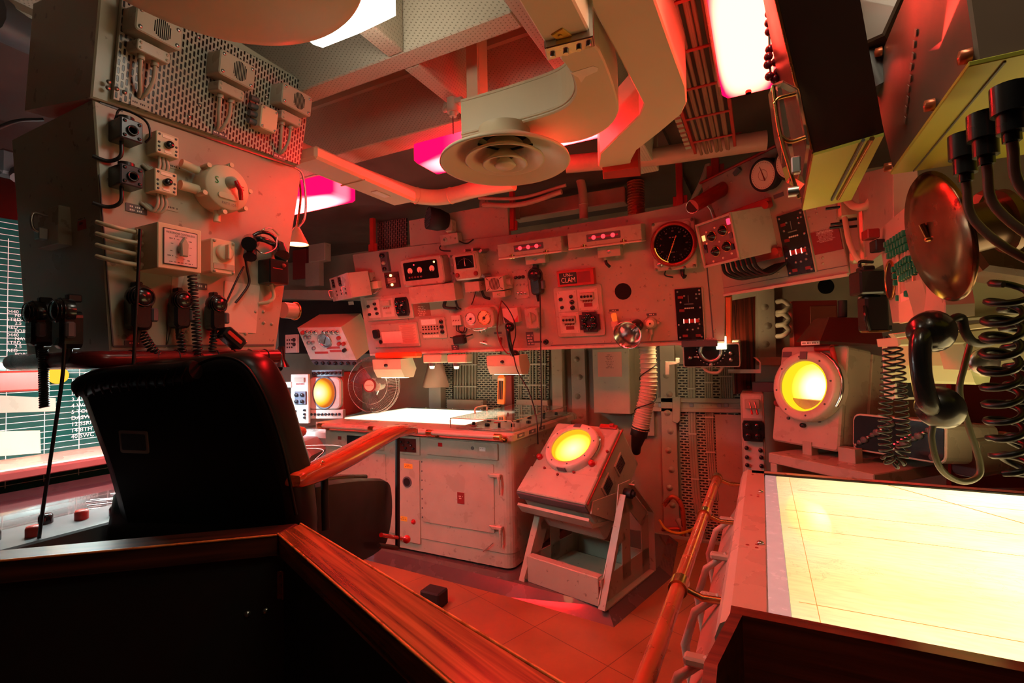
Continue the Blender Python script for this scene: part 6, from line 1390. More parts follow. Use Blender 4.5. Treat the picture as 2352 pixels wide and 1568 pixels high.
# second big box, nearer
T = thing('junction_cabinet', 'large brown-grey cabinet overhead in the upper right corner with yellow-green underside', 'cabinet')
zb = 1.72; xs = onZ(2062, 388, zb).x
y_far = onZ(2062, 388, zb).y; y_near = onZ(2240, 140, zb).y
FX = Fr((xs, y_far, zb), (0, -1, 0), (0, 0, 1))
m = B(); ppoly(m, FX, [(2062, 388), (2050, 388), (2003, 190), (2030, 106), (2078, -10), (2215, -60), (2243, 138)], -.62, 0, .003); m.build('case', M_side, T)
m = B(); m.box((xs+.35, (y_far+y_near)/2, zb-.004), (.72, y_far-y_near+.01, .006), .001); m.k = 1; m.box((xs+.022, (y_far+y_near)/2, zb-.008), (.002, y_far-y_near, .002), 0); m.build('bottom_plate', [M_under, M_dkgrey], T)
m = B()
for px_ in ((2025, 118), (1997, 205), (2145, 240), (2046, 383), (2229, 128)): p = onX(*px_, xs-.003); m.lathe([(.009, 0), (.008, .010), (.0001, .012)], 8, p, V((-1, 0, 0)))
m.build('bolts', M_copper, T)
m = B(); p = onX(2090, 180, xs-.002); m.T = Fr(p, (0, -1, 0), (0, 0, 1)).M(0, 0, 0, .9); [m.box((k*.016, .003*(k % 2), 0), (.010, .012, .001), 0) for k in range(-4, 5)]; m.build('worn_lettering', pmat('scratched_paint', (.24, .16, .12), .5), T)
T = thing('cable_glands', 'row of black round cable glands hanging from the cabinet at upper right', 'cable glands')
for (px_, D) in (((2215, 345), .62), ((2262, 300), .57), ((2320, 240), .52)):
    p = at(*px_, D); m = B(); m.cyl(p+V((0, 0, .02)), p+V((0, 0, -.01)), .016, n=20); m.cyl(p+V((0, 0, -.01)), p+V((0, 0, -.03)), .012, n=20); m.cyl(p+V((0, 0, -.03)), p+V((0, 0, -.04)), .008, n=6); m.build('gland', M_black, T)
    m = B(); m.tube(spline([p+V((0, 0, -.04)), p+V((.01, .01, -.09)), p+V((.06, .0, -.15)), p+V((.16, 0, -.2))], 6), .005, 10); m.build('cable', pmat('brown_cable', (.12, .07, .05), .35), T)
# triangular bracket between
T = thing('strap_bracket', 'red-edged triangular steel bracket between the two overhead boxes', 'bracket')
FB2 = FK(1925, 70, .95, -.9)
m = B(); ppoly(m, FB2, [(1868, -20), (1880, -20), (1918, 120), (1935, 130), (1948, -20), (1960, -20), (1948, 140), (1918, 152)], -.03, .0, .001); m.build('strap', M_copper, T)
m = B(); ppoly(m, FB2, [(1950, -20), (2075, -20), (2030, 80), (1985, 100), (1965, 150), (1950, 150)], -.10, -.035, .004, dpx=-.035); m.build('casing', M_side, T)
m = B(); p = at(1993, 130, .98); m.cyl(p, p+V((.02, .0, -.07)), .028, n=20); m.build('conduit_end', M_dkgrey, T)
# clear cover, hanging beads
T = thing('clear_case', 'clear glinting plastic case hung beside the overhead box, yellow-edged', 'case')
FB3 = FK(1815, 300, .84, -.3)
gl = pmat('clear_plastic', (.9, .85, .7), .05, noise=0, trans=.95, ior=1.3)
m = B(); ppoly(m, FB3, [(1775, 190), (1800, 180), (1838, 200), (1862, 330), (1850, 420), (1818, 400), (1790, 300)], -.04, 0, .006); m.build('case', gl, T)
m = B()
for q in (((1776, 240), (1790, 225), (1828, 215)), ((1790, 310), (1815, 325), (1850, 315)), ((1776, 200), (1790, 300), (1818, 400), (1836, 455))): m.tube(spline([FB3.pt(x, y, .003) for x, y in q], 6), .0035, 6)
m.build('metal_straps', M_brass, T)
m = B(); p = FB3.pt(1828, 380, .01); m.box(tuple(p), (.014, .014, .028), .002); p = FB3.pt(1822, 440, .0); m.cyl(p-V((.008, 0, 0)), p+V((.008, 0, 0)), .009, n=12); m.build('clasp', M_steel, T)
T = thing('bead_string', 'dark beaded string hanging in front of the big red light', 'beads')
m = B()
bd = [(1766, 5), (1767, 31), (1766, 52), (1767, 72), (1768, 113), (1765, 130), (1764, 148), (1792, 100), (1790, 126), (1782, 142), (1786, 165), (1800, 155), (1767, 175), (1780, 182)]
for x, y in bd: m.sph(tuple(at(x, y, 1.0)), .0088, 10, 6)
m.build('beads', pmat('dark_red_beads', (.12, .01, .02), .15), T)
m = B(); m.tube([at(1766, -10, 1.0), at(1767, 80, 1.0), at(1768, 150, 1.0), at(1772, 185, 1.0)], .0022, 5); m.build('string', M_rubber, T)
# ------------------------------------------------------------------ right radar display
FP2 = Fr(at(1779, 1003, 2.66), UR, Z3*math.cos(.16)-NH*math.sin(.16))
wr = FP2.uv(1932, 1040)[0]; hr = FP2.uv(1795, 797)[1]
T = thing('radar_display', 'upright radar display with bright yellow round screen, behind the chart table', 'radar display', FP2.M())
m = B(); m.slab(wr/2, hr/2, wr, hr, -.16, .0, .02, .005); m.slab(wr/2, .10, wr, .24, -.01, .02, .02, .008); m.build('front_panel', M_grey2, T)
m = B(); m.slab(wr/2+.02, hr/2+.01, wr-.02, hr-.06, -.62, -.162, .006, .003); m.build('case', M_redp if False else M_grey2, T)
ca, cb = FP2.uv(1846, 886, .07); R = .178
m = B(); m.lathe([(R, .0), (R, .05), (R*.97, .075), (R*.92, .08), (R*.73, .08), (R*.71, .07), (R*.70, .01)], 48, (ca, cb, 0), cap=False); m.build('bezel', M_pale, T)
m = B(); m.cyl((0, 0, .005), (0, 0, .015), R*.70, n=40); m.build('screen', ppimat('amber_screen_glow2', core=(1, .85, .3), R=R*.75, sc=4.5, off=(.02, 0)), T, Matrix.Translation((ca, cb, 0)))
m = B(); m.lathe([(R*.70, .016), (R*.705, .07), (R*.66, .07), (R*.66, .016)], 40, (ca, cb, 0), cap=False); m.build('amber_ring', emat('amber_ring_glow2', (1, .5, .01), 1.2), T)
m = B(); m.screws([(ca+R*.84*math.cos(k*PI/4+.2), cb+R*.84*math.sin(k*PI/4+.2)) for k in range(8)], .005, .004, .08); m.box((ca-.005, cb+R*.86, .082), (.04, .04, .006)); m.build('bezel_screws', M_dkgrey, T)
m = B(); m.tube([(ca+R*1.03*math.cos(t), cb+R*1.03*math.sin(t), .05) for t in (-.5, -.25, 0, .25, .5, .75, 1.0, 1.2)], .008, 8); m.build('bezel_clamp', M_chrome, T)
for px_ in ((1785, 925), (1908, 938)): a, b2 = FP2.uv(*px_, .03); pk(T, a, b2, 0, .020, .035, M_darkred)
a, b2 = FP2.uv(1847, 977, .02); pk(T, a, b2, .02, .012, .02, M_black); a, b2 = FP2.uv(1812, 960, .02); pk(T, a, b2, .02, .008, .01, M_dkgrey); a, b2 = FP2.uv(1883, 967, .02); pk(T, a, b2, .02, .008, .01, M_dkgrey)
a, b2 = FP2.uv(1808, 814, 0); m = B(); m.slab(a, b2, .055, .03, 0, .003, .002); m.build('name_plate', M_dkgrey, T)
a, b2 = FP2.uv(1895, 800, .01); m = B(); m.tube([(a-.04, b2, .02), (a+.05, b2, .03)], .016, 10); m.tube([(a+.05, b2, .03), (a+.08, b2-.12, .02)], .012, 8); m.build('hood_handle', M_redp, T)
m = B(); Ms2 = Matrix(((0, 0, 1, wr+.011), (1, 0, 0, 0), (0, 1, 0, 0), (0, 0, 0, 1))); m.T = Ms2
for k in range(12): m.box((-.30, hr*.62+k*.012, .0), (.22, .004, .002), 0)
m.build('side_louvres', M_hole, T)
label_plate(Fr(FP2.o+V((0, 0, hr*.987)), UR, Z3), (1840, 783, 1882, 792), '#13', 'white tape label along the top of the upright radar display', M_white, M_ink)
# bench frame under it
T = thing('display_bench', 'grey angle-iron bench frame under the upright radar display', 'bench')
FBn = Fr(at(1772, 1052, 2.50), UR, Z3)
m = B(); m.T = FBn.M(); m.box((.24, 0, -.25), (.52, .05, .50), .004); m.box((.24, -.45, -.25), (.48, .01, .4), .002)
m.build('top_frame', M_grey2, T)
m = B(); m.T = FBn.M()
for x in (.0, .45): m.box((x+.01, -.5, -.02), (.04, .95, .04), .003)
m.build('legs', M_grey2, T)
m = B(); m.T = FBn.M(); m.box((.10, .05, -.15), (.05, .08, .05)); m.box((.30, .05, -.15), (.08, .08, .05)); m.build('shock_mounts', M_grey, T)
# black oscilloscope box
FO = Fr(at(1957, 1032, 2.30), UR, Z3*math.cos(.1)-NH*math.sin(.1)); wo = FO.uv(2174, 1060)[0]; ho = FO.uv(1958, 948)[1]
T = thing('receiver_unit', 'black-faced receiver unit with white rim behind the chart table', 'receiver', FO.M())
m = B(); m.slab(wo/2, ho/2, wo, ho, -.35, .0, .03, .004); m.build('case', M_pale, T)
m = B(); m.slab(wo/2, ho/2, wo-.016, ho-.016, .0, .004, .026, .001); m.build('black_face', M_glassdial, T)
random.seed(5)
for k in range(18): pk(T, wo*(.06+.88*((k*37) % 18)/18), ho*(.15+.7*((k*53) % 17)/17), .004, .007+.004*(k % 3), .012, M_dkgrey if k % 3 else M_steel)
m = B(); [m.sph((wo*.5+k*.014, ho*.32+k*.012, .01), .004, 6, 4) for k in range(5)]; m.build('lit_beads', M_litr, T)
F6 = Fr(at(2184, 1085, 2.1), UR, Z3); T, w, h = dev(F6, (2184, 1008, 2242, 1092), .02, 'drawer_unit', 'small dark unit with pink rim right of the black-faced receiver', 'box', pmat('dark_red_face', (.12, .03, .03), .35), .02, .004); m = B(); m.slab(0, 0, w+.012, h+.012, -.3, .004, .024, .002); m.build('case', M_grey2, T)
F7 = FK(2092, 850, 1.9, .1); T, w, h = dev(F7, (2064, 782, 2122, 912), .01, 'switch_board', 'tall black labelled switch board with white edge behind the receiver handset', 'board', M_black, .003, .002)
m = B(); m.slab(0, 0, w+.02, h+.02, -.05, .0, .003); m.build('white_edge', M_pale, T)
m = B(); [m.box((w*(-.3+.2*((k*3) % 4)), h*(-.4+k*.055), .0105), (.02, .004, .001), 0) for k in range(14)]; m.build('lettering', M_white, T)
# red hood
F8 = FK(1955, 760, 2.35, -.05)
T = thing('lamp_hood', 'dark red-black hood-shaped lampshade above the upright radar display', 'lamp hood')
m = B(); b8 = [F8.pt(x, y, 0) for x, y in ((1884, 782), (2032, 792))]; bk = -F8.n*.22; t8 = [F8.pt(x, y, -.03) for x, y in ((1905, 728), (2018, 730))]
m.hexa([b8[0], b8[1], b8[1]+bk, b8[0]+bk], [t8[0], t8[1], t8[1]+bk*.6, t8[0]+bk*.6]); m.build('hood', pmat('maroon_gloss', (.07, .006, .006), .15, noise=.1, coat=.6), T)
m = B(); m.cyl(F8.pt(1935, 728, -.1), F8.pt(1935, 690, -.1), .02); m.cyl(F8.pt(1985, 728, -.1), F8.pt(1985, 690, -.1), .025); m.build('stem', M_blackm, T)
# black phones above it
F9 = FK(2010, 660, 1.75, -.2)
T, w, h = dev(F9, (1976, 618, 2034, 674), .08, 'telephone_box', 'black telephone box hanging left of the green button panel', 'telephone', M_black, .008, .006)
m = B(); m.slab(0, h*.55, w*.5, h*.3, .01, .06, .006, .003); m.tube(spline([(-w*.2, h*.7, .03), (-w*.2, h*.9, .03), (0, h*.95, .02), (w*.5, h*.95, .0)], 5), .006, 8); m.build('cradle', M_black, T)
T, w, h = dev(F9, (1990, 676, 2044, 762), .06, 'handset_cradle', 'black handset cradle under the black telephone box', 'telephone', M_black, .012, .008)
m = B(); m.slab(w*.55, -h*.4, w*.35, h*.14, .0, .04, .003, .002); m.tube(spline([(-w*.5, h*.2, .05), (-w*.6, -h*.1, .07), (-w*.4, -h*.45, .06)], 5), .007, 8); m.k = 1; m.slab(0, -h*.48, w*.9, .006, .01, .062, .001, 0); m.build('bracket', [M_black, M_brass], T)
T, w, h = dev(FK(2005, 545, 1.6, -.2), (1993, 524, 2022, 546), .04, 'relay_box', 'small black box at the top left corner of the green button panel', 'box', M_darkred, .004, .003)
T, w, h = dev(FK(2024, 560, 1.6, -.2), (2012, 548, 2038, 575), .04, 'relay_box', 'small square black relay just below the dark red one', 'box', M_black, .004, .003)
# handset + cords
F10 = FK(2140, 850, .98, .1)
T = handset(F10, (2128, 745), (2152, 955), .0, 1.25, 'large black telephone handset hanging in front of the right equipment', nn=FK(2140, 850, .98, -1.15).n)
cable([(2163, 765), (2185, 735), (2208, 730), (2216, 760), (2235, 785), (2270, 786), (2300, 772)], F10, .0, .0085, 'thick black lead curling from the handset top toward the right')
cable([(2145, 965), (2140, 1010), (2160, 1075), (2205, 1105), (2245, 1095), (2250, 1060), (2225, 980), (2204, 900), (2215, 840), (2228, 790)], F10, -.02, .006, 'grey-green rubber lead looping below the handset', pmat('olive_rubber', (.10, .10, .06), .3))
coilcord([at(2325, 645, .72), at(2305, 720, .74), at(2295, 850, .78), at(2310, 1000, .8), at(2325, 1080, .8)], .0215, 11, .0052, 'big black coiled cord hanging at the far right edge, nearer coil', per=22)
coilcord([at(2335, 700, .84), at(2350, 850, .85), at(2352, 1000, .86), at(2325, 1090, .86)], .0215, 9, .0052, 'second big black coiled cord behind the nearer one at the right edge', per=22)
F11 = FK(2050, 900, 1.35)
coilcord([at(x, y, 1.35) for x, y in ((2046, 775), (2040, 850), (2034, 930), (2032, 1000), (2036, 1045), (2050, 1066), (2066, 1058), (2076, 1030), (2074, 980), (2068, 900), (2062, 830), (2052, 778))], .0145, 44, .0030, 'black coiled cord hanging in a long U loop left of the telephone handset')
# shroud lamp at the right
T = thing('chart_lamp', 'pale yellow-green angular lamp shroud behind the handset', 'lamp', None, 'hooded chart lamps')
p = at(2150, 800, 1.45); T.matrix_world = Fr(p, (math.cos(-.62), math.sin(-.62), 0), Z3).M() @ Matrix.Rotation(-PI/2, 4, 'X')
m = B(); s = 1.0; w = .20; pr = [(y*.75, z*.75) for y, z in [(-.11, .02), (-.10, -.065), (-.06, -.125), (-.05, -.135), (.06, -.135), (.10, -.06), (.05, .03)]]
m.hexa([(-w/2, y*s, z*s) for y, z in pr], [(w/2, y*s, z*s) for y, z in pr]); m.build('hood', pmat('yellow_green_paint', (.50, .54, .28), .35, noise=.08), T)
m = B(); m.T = Matrix.Translation((0, 0, 0)); m.cyl((w/2, 0, -.05), (w/2+.02, 0, -.05), .03, n=16); m.build('pivot', M_pale, T)
m = B(); ppoly(m, FK(2180, 990, 2.9, .1), [(2185, 800), (2360, 780), (2360, 1120), (2185, 1120)], -.03, 0); tag(m.build('red_locker', pmat('locker_red', (.22, .03, .02), .45)), 'dark red locker door in the background at the right edge', 'locker')
# ------------------------------------------------------------------ foreground wooden barrier
T = thing('wooden_barrier', 'black-panelled barrier with worn brown wooden top rails in the foreground', 'barrier')
z = 1.0
def up(p, dz): return V((p.x, p.y, p.z+dz))
def railpiece(px, th, name, mat, b=.004):
    pts = [onZ(x, y, z) for x, y in px]; c = sum(pts, V())/4; u = (pts[1]-pts[0]).normalized(); v = Z3.cross(u)
    F = Fr(c, u, v); m = B(); m.poly([((p-c).dot(u), (p-c).dot(v)) for p in pts], -th, 0, b); return m.build(name, mat, T, F.M())
l0, l1 = onZ(0, 1286, z), onZ(636, 1227, z); k0, k1 = onZ(0, 1263, z), onZ(682, 1202, z)
def pxl(p): 
    v = p-EYE; x, y, w_ = v.dot(UX), v.dot(UY), v.dot(V((Xc.z, Yc.z, Zc.z))); return (CX+FP*x/-w_, CY-FP*y/-w_)
lw = (l0-l1)*.5+l0; kw = (k0-k1)*.5+k0
railpiece([pxl(lw), (637, 1227), (684, 1201), pxl(kw)], .048, 'left_top_rail', M_wooddk, .003)
r0, r1 = onZ(638, 1224, z), onZ(1034, 1568, z); s0, s1 = onZ(690, 1201, z), onZ(1293, 1568, z)
rn = r1+(r1-r0)*.25; sn = s1+(s1-s0)*.25
pts = [r0, rn, sn, s0]; c = sum(pts, V())/4; u = (r1-r0).normalized(); v = Z3.cross(u); F = Fr(c, u, v)
m = B(); m.poly([((p-c).dot(u), (p-c).dot(v)) for p in pts], -.05, 0, .005); m.build('right_top_rail', M_woodrail, T, F.M())
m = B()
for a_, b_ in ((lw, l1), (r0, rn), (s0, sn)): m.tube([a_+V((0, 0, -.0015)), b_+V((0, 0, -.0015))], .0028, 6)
m.build('worn_edge_glints', pmat('worn_wood_glint', (.70, .22, .05), .3, noise=.5, nscale=30), T)  # strips carry bright orange edge reflections as well as worn wood
def wall_(p, q, d, name, z1=.95, th=.02):
    n = Z3.cross((q-p).normalized()); a, b_ = V((p.x, p.y, 0))+n*d, V((q.x, q.y, 0))+n*d
    m = B(); m.hexa([a, b_, b_+n*th, a+n*th], [x+V((0, 0, z1)) for x in (a, b_, b_+n*th, a+n*th)]); return m.build(name, M_blackm, T)
wall_(lw, l1+(l1-l0).normalized()*.045, .012, 'left_panel'); wall_(r0, rn, .012 if (Z3.cross((rn-r0).normalized())).dot(s0-r0) > 0 else -.03, 'right_panel')
FBp = Fr(l1, (l1-l0).normalized(), Z3)
m = B(); a, b2, w, h = FBp.rect(634, 1313, 661, 1378, .0); m.T = FBp.M(a, b2); m.slab(0, 0, w, h, -.011, -.006, .003); m.screws([(-w*.2, h*.3), (-w*.2, 0), (-w*.2, -h*.3), (w*.25, h*.3), (w*.25, -h*.3)], .004, .002, -.006); m.cyl((w*.05, -h*.5, -.005), (w*.05, h*.5, -.005), .003); m.build('hinge', pmat('rusty_hinge', (.25, .10, .06), .35, .7, noise=.4), T)
for k, px_ in enumerate(((565, 1415), (608, 1408))):
    a, b2 = FBp.uv(*px_, .0); part('bolt_head', 0, lambda q: q.lathe([(.007, 0), (.006, .004), (.0001, .006)], 12), M_steel, T, (0, 0, 0)).matrix_local = FBp.M(a, b2, -.012)
# small dark step block on the floor beyond the barrier
p = onZ(985, 1398, 0); m = B(); m.box((p.x, p.y+.05, .045), (.13, .10, .09), .008); tag(m.build('foot_block', M_blackm), 'small dark block on the red floor just beyond the wooden rail', 'block')
# ------------------------------------------------------------------ chair
fdir = V((-.36, .93, 0)).normalized(); rdir = V((.93, .36, 0)).normalized()
T = thing('leather_chair', 'tall black leather chair with varnished wooden arm, seen from behind', 'chair')
Fb = Fr(at(430, 1030, 1.25), rdir, (Z3-fdir*.16).normalized())
outb = [(275, 1236), (236, 1090), (198, 985), (176, 925), (162, 893), (170, 868), (200, 848), (300, 838), (400, 832), (470, 822), (520, 817), (560, 830), (588, 860), (620, 930), (650, 1030), (676, 1120), (686, 1196), (688, 1260), (660, 1330), (290, 1330)]
pb = [V((*Fb.uv(x, y, 0), 0)) for x, y in outb]; sp = spline(pb+[pb[0]], 3)[:-1]
m = B(); pl = [(p.x, p.y) for p in sp]
i1 = inset(pl, .012); i2 = inset(pl, .035)
n_ = len(pl)
rings = [[(p[0], p[1], zz) for p in P_] for P_, zz in ((i2, -.125), (i1, -.115), (pl, -.09), (pl, -.03), (i1, -.008), (i2, 0))]
m.add([q for r_ in rings for q in r_], [(k*n_+i, k*n_+(i+1) % n_, (k+1)*n_+(i+1) % n_, (k+1)*n_+i) for k in range(5) for i in range(n_)], True)
m.add(rings[0], [list(range(n_))]); m.add(rings[-1], [list(range(n_))]); m.build('backrest', M_leather, T, Fb.M())
m = B(); m.T = Fb.M()
tp = [V((*Fb.uv(x, y, .02), .02)) for x, y in ((182, 893), (230, 872), (320, 862), (400, 858), (450, 850))]
m.tube(spline(tp, 5), [.020]+[.028]*19+[.022], 14)
for k in range(13):
    t = k/12; x, y = 195+t*240, 884-t*30; a, b2 = Fb.uv(x, y, .02); m.tube([(a-.008, b2-.026, .036), (a+.002, b2-.008, .050), (a+.012, b2+.016, .044)], .0028, 6)
m.build('top_roll', M_leather, T)
m = B(); m.T = Fb.M(); m.tube(spline([V((*Fb.uv(x, y, .0), .004)) for x, y in ((435, 866), (460, 835), (510, 820), (556, 832), (590, 872), (622, 940), (655, 1045), (682, 1180))], 6), .004, 8); m.build('piping', M_leather, T)
a, b2, w, h = Fb.rect(276, 988, 342, 1040, .0)
m = B(); m.T = Fb.M(a, b2, 0, -.04); m.slab(0, 0, w, h, 0, .003, .006, .001); m.k = 1; m.slab(0, 0, w*.84, h*.72, .003, .0035, .004, 0); m.build('metal_ashtray_plate', [pmat('dull_metal', (.3, .24, .2), .3, .9), M_blackm], T)
# seat
Fs = Fr(at(800, 1180, 1.62), fdir, Z3)
outs = [(660, 1135), (700, 1116), (800, 1100), (860, 1098), (892, 1102), (901, 1130), (902, 1180), (893, 1235), (880, 1262), (840, 1290), (780, 1300), (660, 1300)]
pb = [V((*Fs.uv(x, y, 0), 0)) for x, y in outs]; sp = spline(pb+[pb[0]], 3)[:-1]; pl = [(p.x, p.y) for p in sp]
m = B(); n_ = len(pl); i1 = inset(pl, .010)
rings = [[(p[0], p[1], zz) for p in P_] for P_, zz in ((i1, -.50), (pl, -.48), (pl, -.02), (i1, 0))]
m.add([q for r_ in rings for q in r_], [(k*n_+i, k*n_+(i+1) % n_, (k+1)*n_+(i+1) % n_, (k+1)*n_+i) for k in range(3) for i in range(n_)], True)
m.add(rings[0], [list(range(n_))]); m.add(rings[-1], [list(range(n_))]); m.build('seat', M_leather, T, Fs.M())
m = B(); m.T = Fs.M()
for k in range(9):
    zz_ = -.05-k*.045; q = [V((*Fs.uv(x, y, 0), zz_)) for x, y in ((700, 1114), (760, 1104), (820, 1097), (868, 1095))]; m.tube(spline(q, 4), .010, 8)
m.build('seat_pleats', pmat('red_black_leather', (.05, .006, .006), .25, noise=.2), T)
# arm
pth = [(672, 1104), (700, 1094), (740, 1076), (800, 1046), (860, 1012), (900, 992), (930, 988), (940, 990)]
Pa = [Fs.pt(x, y, .03) for x, y in pth]; Pa = spline(Pa, 5); N_ = len(Pa)
m = B(); rings = []
for i, p in enumerate(Pa):
    t = i/(N_-1); tg = (Pa[min(N_-1, i+1)]-Pa[max(0, i-1)]).normalized(); nn = rdir.cross(tg).normalized()
    if nn.z < 0: nn = -nn
    w_ = .026+.018*t; h_ = .018+.011*math.sin(PI*min(1, t*1.1)); 
    if i == 0 or i == N_-1: w_ *= .8; h_ *= .75
    rings.append([p+rdir*(w_*math.copysign(abs(math.cos(a))**.5, math.cos(a)))+nn*(h_*math.copysign(abs(math.sin(a))**.5, math.sin(a))) for a in [2*PI*k/16 for k in range(16)]])
m.add([q for r_ in rings for q in r_], [(k*16+i, k*16+(i+1) % 16, (k+1)*16+(i+1) % 16, (k+1)*16+i) for k in range(N_-1) for i in range(16)], True)
m.add(rings[0], [list(range(16))]); m.add(rings[-1], [list(range(16))])
Tm = Fr(Pa[0], (Pa[-1]-Pa[0]).normalized(), Z3-((Pa[-1]-Pa[0]).normalized()*((Pa[-1]-Pa[0]).normalized().z))).M(); o = m.build('wooden_arm', M_woodarm, T); o.data.transform(Tm.inverted()); o.matrix_local = Tm
m = B(); m.sph(tuple(Fs.pt(742, 1060, .055)), .004, 8, 5); m.sph(tuple(Fs.pt(905, 990, .06)), .004, 8, 5); m.build('arm_screws', M_brass, T)
lft = [Fs.pt(x, y, -.50) for x, y in pth]
m = B(); m.tube(spline([p-rdir*.50 for p in [Fs.pt(x, y, .03) for x, y in pth[2:]]], 5), .022, 10); m.build('wooden_arm', M_woodarm, T)
m = B(); q0, q1 = Fs.pt(745, 1085, .02), Fs.pt(748, 1215, .02); m.tube([q0, q1], .014, 4); m.build('arm_post', M_blackm, T)
q0, q1 = Fs.pt(913, 998, .03), Fs.pt(913, 1258, .03)
m = B(); m.tube([q0, q1], .0125, 4); m.tube([q1, Fs.pt(870, 1252, .03)], .009, 4); m.build('arm_post', M_blackm, T)
m = B(); k1 = Fs.pt(875, 1228, .03); k2 = Fs.pt(922, 1236, .03); m.cyl(k1, k2, .008); m.sph(tuple(Fs.pt(934, 1238, .035)), .017, 14, 8); m.build('recline_knob', M_red, T)
sb = (Fs.pt(790, 1290, -.25)); m = B(); m.cyl((sb.x, sb.y, .04), (sb.x, sb.y, sb.z), .05, n=20); m.lathe([(.26, 0), (.25, .02), (.06, .05), (.05, .08)], 32, (sb.x, sb.y, 0)); m.build('pedestal', M_blackm, T)
# second armchair arm tip seen behind the backrest
p = at(652, 988, 1.9); T = thing('chair_arm_tip', 'red varnished tip of another chair arm just right of the black backrest', 'arm rest', Matrix.Translation(p))
m = B(); m.slab(0, 0, .05, .07, -.03, .03, .02, .008); m.T = None; m.build('arm_tip', M_woodarm, T, Matrix.Rotation(.3, 4, 'Z') @ Matrix.Rotation(PI/2, 4, 'X'))
# ------------------------------------------------------------------ back wall, right of the radar display
def wl(px): return [FW.uv(x, y, 0) for x, y in px]
def wbox(x0, y0, x1, y1, d, name, label, cat, mat, r=.004, b=.002, F=None, group=None):
    F = F or FW; a, b2, w, h = F.rect(x0, y0, x1, y1, d); m = B(); m.slab(0, 0, w, h, 0, d, r, b); o = m.build(name, mat, None, F.M(a, b2)); return tag(o, label, cat, group)
M_wpost = pmat('wall_post_paint', (.46, .38, .28), .4, noise=.12, wear=.4)
def bolted(x0, x1, ys, y0, y1, label, d=.05):
    T = thing('bolted_post', label, 'post'); m = B(); ppoly(m, FW, [(x0, y0), (x1, y0), (x1+(y1-y0)*.03, y1), (x0+(y1-y0)*.025, y1)], 0, d, .003); m.build('post', M_wpost, T)
    for i, y in enumerate(ys):
        a, b2 = FW.uv((x0+x1)/2+(y-y0)*.028+(3 if i % 2 else -3), y, d)
        o = part('bolt_pad', 0, lambda q: (q.lathe([(.026, 0), (.024, .006), (.012, .008), (.010, .014), (.0001, .014)], 8),), M_wpost, T); o.matrix_local = FW.M(a, b2, d)
bolted(1514, 1548, (862, 905, 948, 990, 1034, 1078, 1120, 1160), 780, 1248, 'wall post with a column of round bolt pads right of the corrugated hose')
bolted(1310, 1342, (825, 866, 910, 955), 780, 1000, 'red-lit wall post with bolt pads left of the pink notice')
bolted(1738, 1778, (705, 748, 790), 640, 830, 'dark red wall post with bolt pads under the angled panel')
m = B(); m.poly(wl([(1556, 836), (1706, 836), (1700, 905), (1665, 1240), (1570, 1244)]), .0, .012); o = m.build('slotted_wall_sheet', M_perfh, None, FW.M()); tag(o, 'slotted grey sheet on the wall behind the brass rail', 'sheet')
m = B(); m.poly(wl([(1012, 810), (1040, 810), (1040, 980), (1010, 980)]), 0, .012); tag(m.build('slotted_wall_sheet', M_perfh, None, FW.M()), 'narrow slotted sheet strip between the brown post and the wide cable run', 'sheet')
m = B(); m.poly(wl([(1100, 800), (1150, 800), (1150, 1000), (1092, 1000)]), .0, .012); tag(m.build('slotted_wall_sheet', M_perfh, None, FW.M()), 'slotted sheet on the wall above the lit chart console', 'sheet')
m = B(); m.poly(wl([(1180, 800), (1262, 800), (1260, 1000), (1178, 1000)]), .0, .012); tag(m.build('slotted_wall_sheet', M_perfh, None, FW.M()), 'slotted sheet behind the hanging cords above the clear cover', 'sheet')
def cablerun(xs, y0, y1, label, bend=0, r=.009, ties=(.15, .4, .65, .85)):
    T = thing('cable_run', label, 'cables')
    m = B(); n = len(xs)
    for i, x in enumerate(xs):
        q = [FW.pt(x+bend*t**2.5, y0+(y1-y0)*t, .022) for t in (0, .25, .5, .75, 1)]; m.tube(spline(q, 5), r, 6)
    m.build('cables', M_cloth, T)
    m = B()
    for t in ties: a = FW.pt(xs[0]-2+bend*t**2.5, y0+(y1-y0)*t, .03); b2 = FW.pt(xs[-1]+2+bend*t**2.5, y0+(y1-y0)*t, .03); m.box(tuple((a+b2)/2), ((b2-a).length+.01, .012, .012), .002)
    m.build('cable_ties', M_pale, T)
cablerun([1582, 1588, 1594], 830, 1245, 'first cable run on the slotted wall sheet, nearest the bolted post', 26, .012)
cablerun([1620, 1625, 1630, 1635], 830, 1150, 'second cable run on the slotted wall sheet, beside the first', 14, .008)
cablerun([1655, 1660, 1665, 1670, 1675, 1680], 830, 915, 'third short cable run above the wall rail', 2, .008, (.4,))
cablerun([1045, 1051, 1057, 1064, 1070, 1078, 1085, 1092], 800, 925, 'wide cable run on the wall above the lit chart console', 0, .009, (.3, .7))
cablerun([1192, 1197, 1218, 1224, 1232, 1246, 1252], 800, 920, 'cable run on the wall behind the hanging cords', 0, .009, (.3, .7))
T = thing('wall_rail', 'horizontal slotted rail across the wall behind the radar display', 'rail')
m = B(); ppoly(m, FW, [(1480, 913), (1708, 915), (1708, 926), (1480, 923)], .03, .05, .002); ppoly(m, FW, [(1480, 936), (1708, 939), (1708, 948), (1480, 944)], .03, .05, .002); ppoly(m, FW, [(1480, 921), (1708, 924), (1708, 941), (1480, 938)], .03, .036, 0); m.build('rail', M_wpost, T)
m = B()
for x in (1517, 1588, 1652, 1668): a, b2 = FW.uv(x, 930, .036); m.T = FW.M(a, b2, .036); m.box((0, 0, .004), (.03, .03, .008), .002)
m.build('rail_clips', M_steel, T)
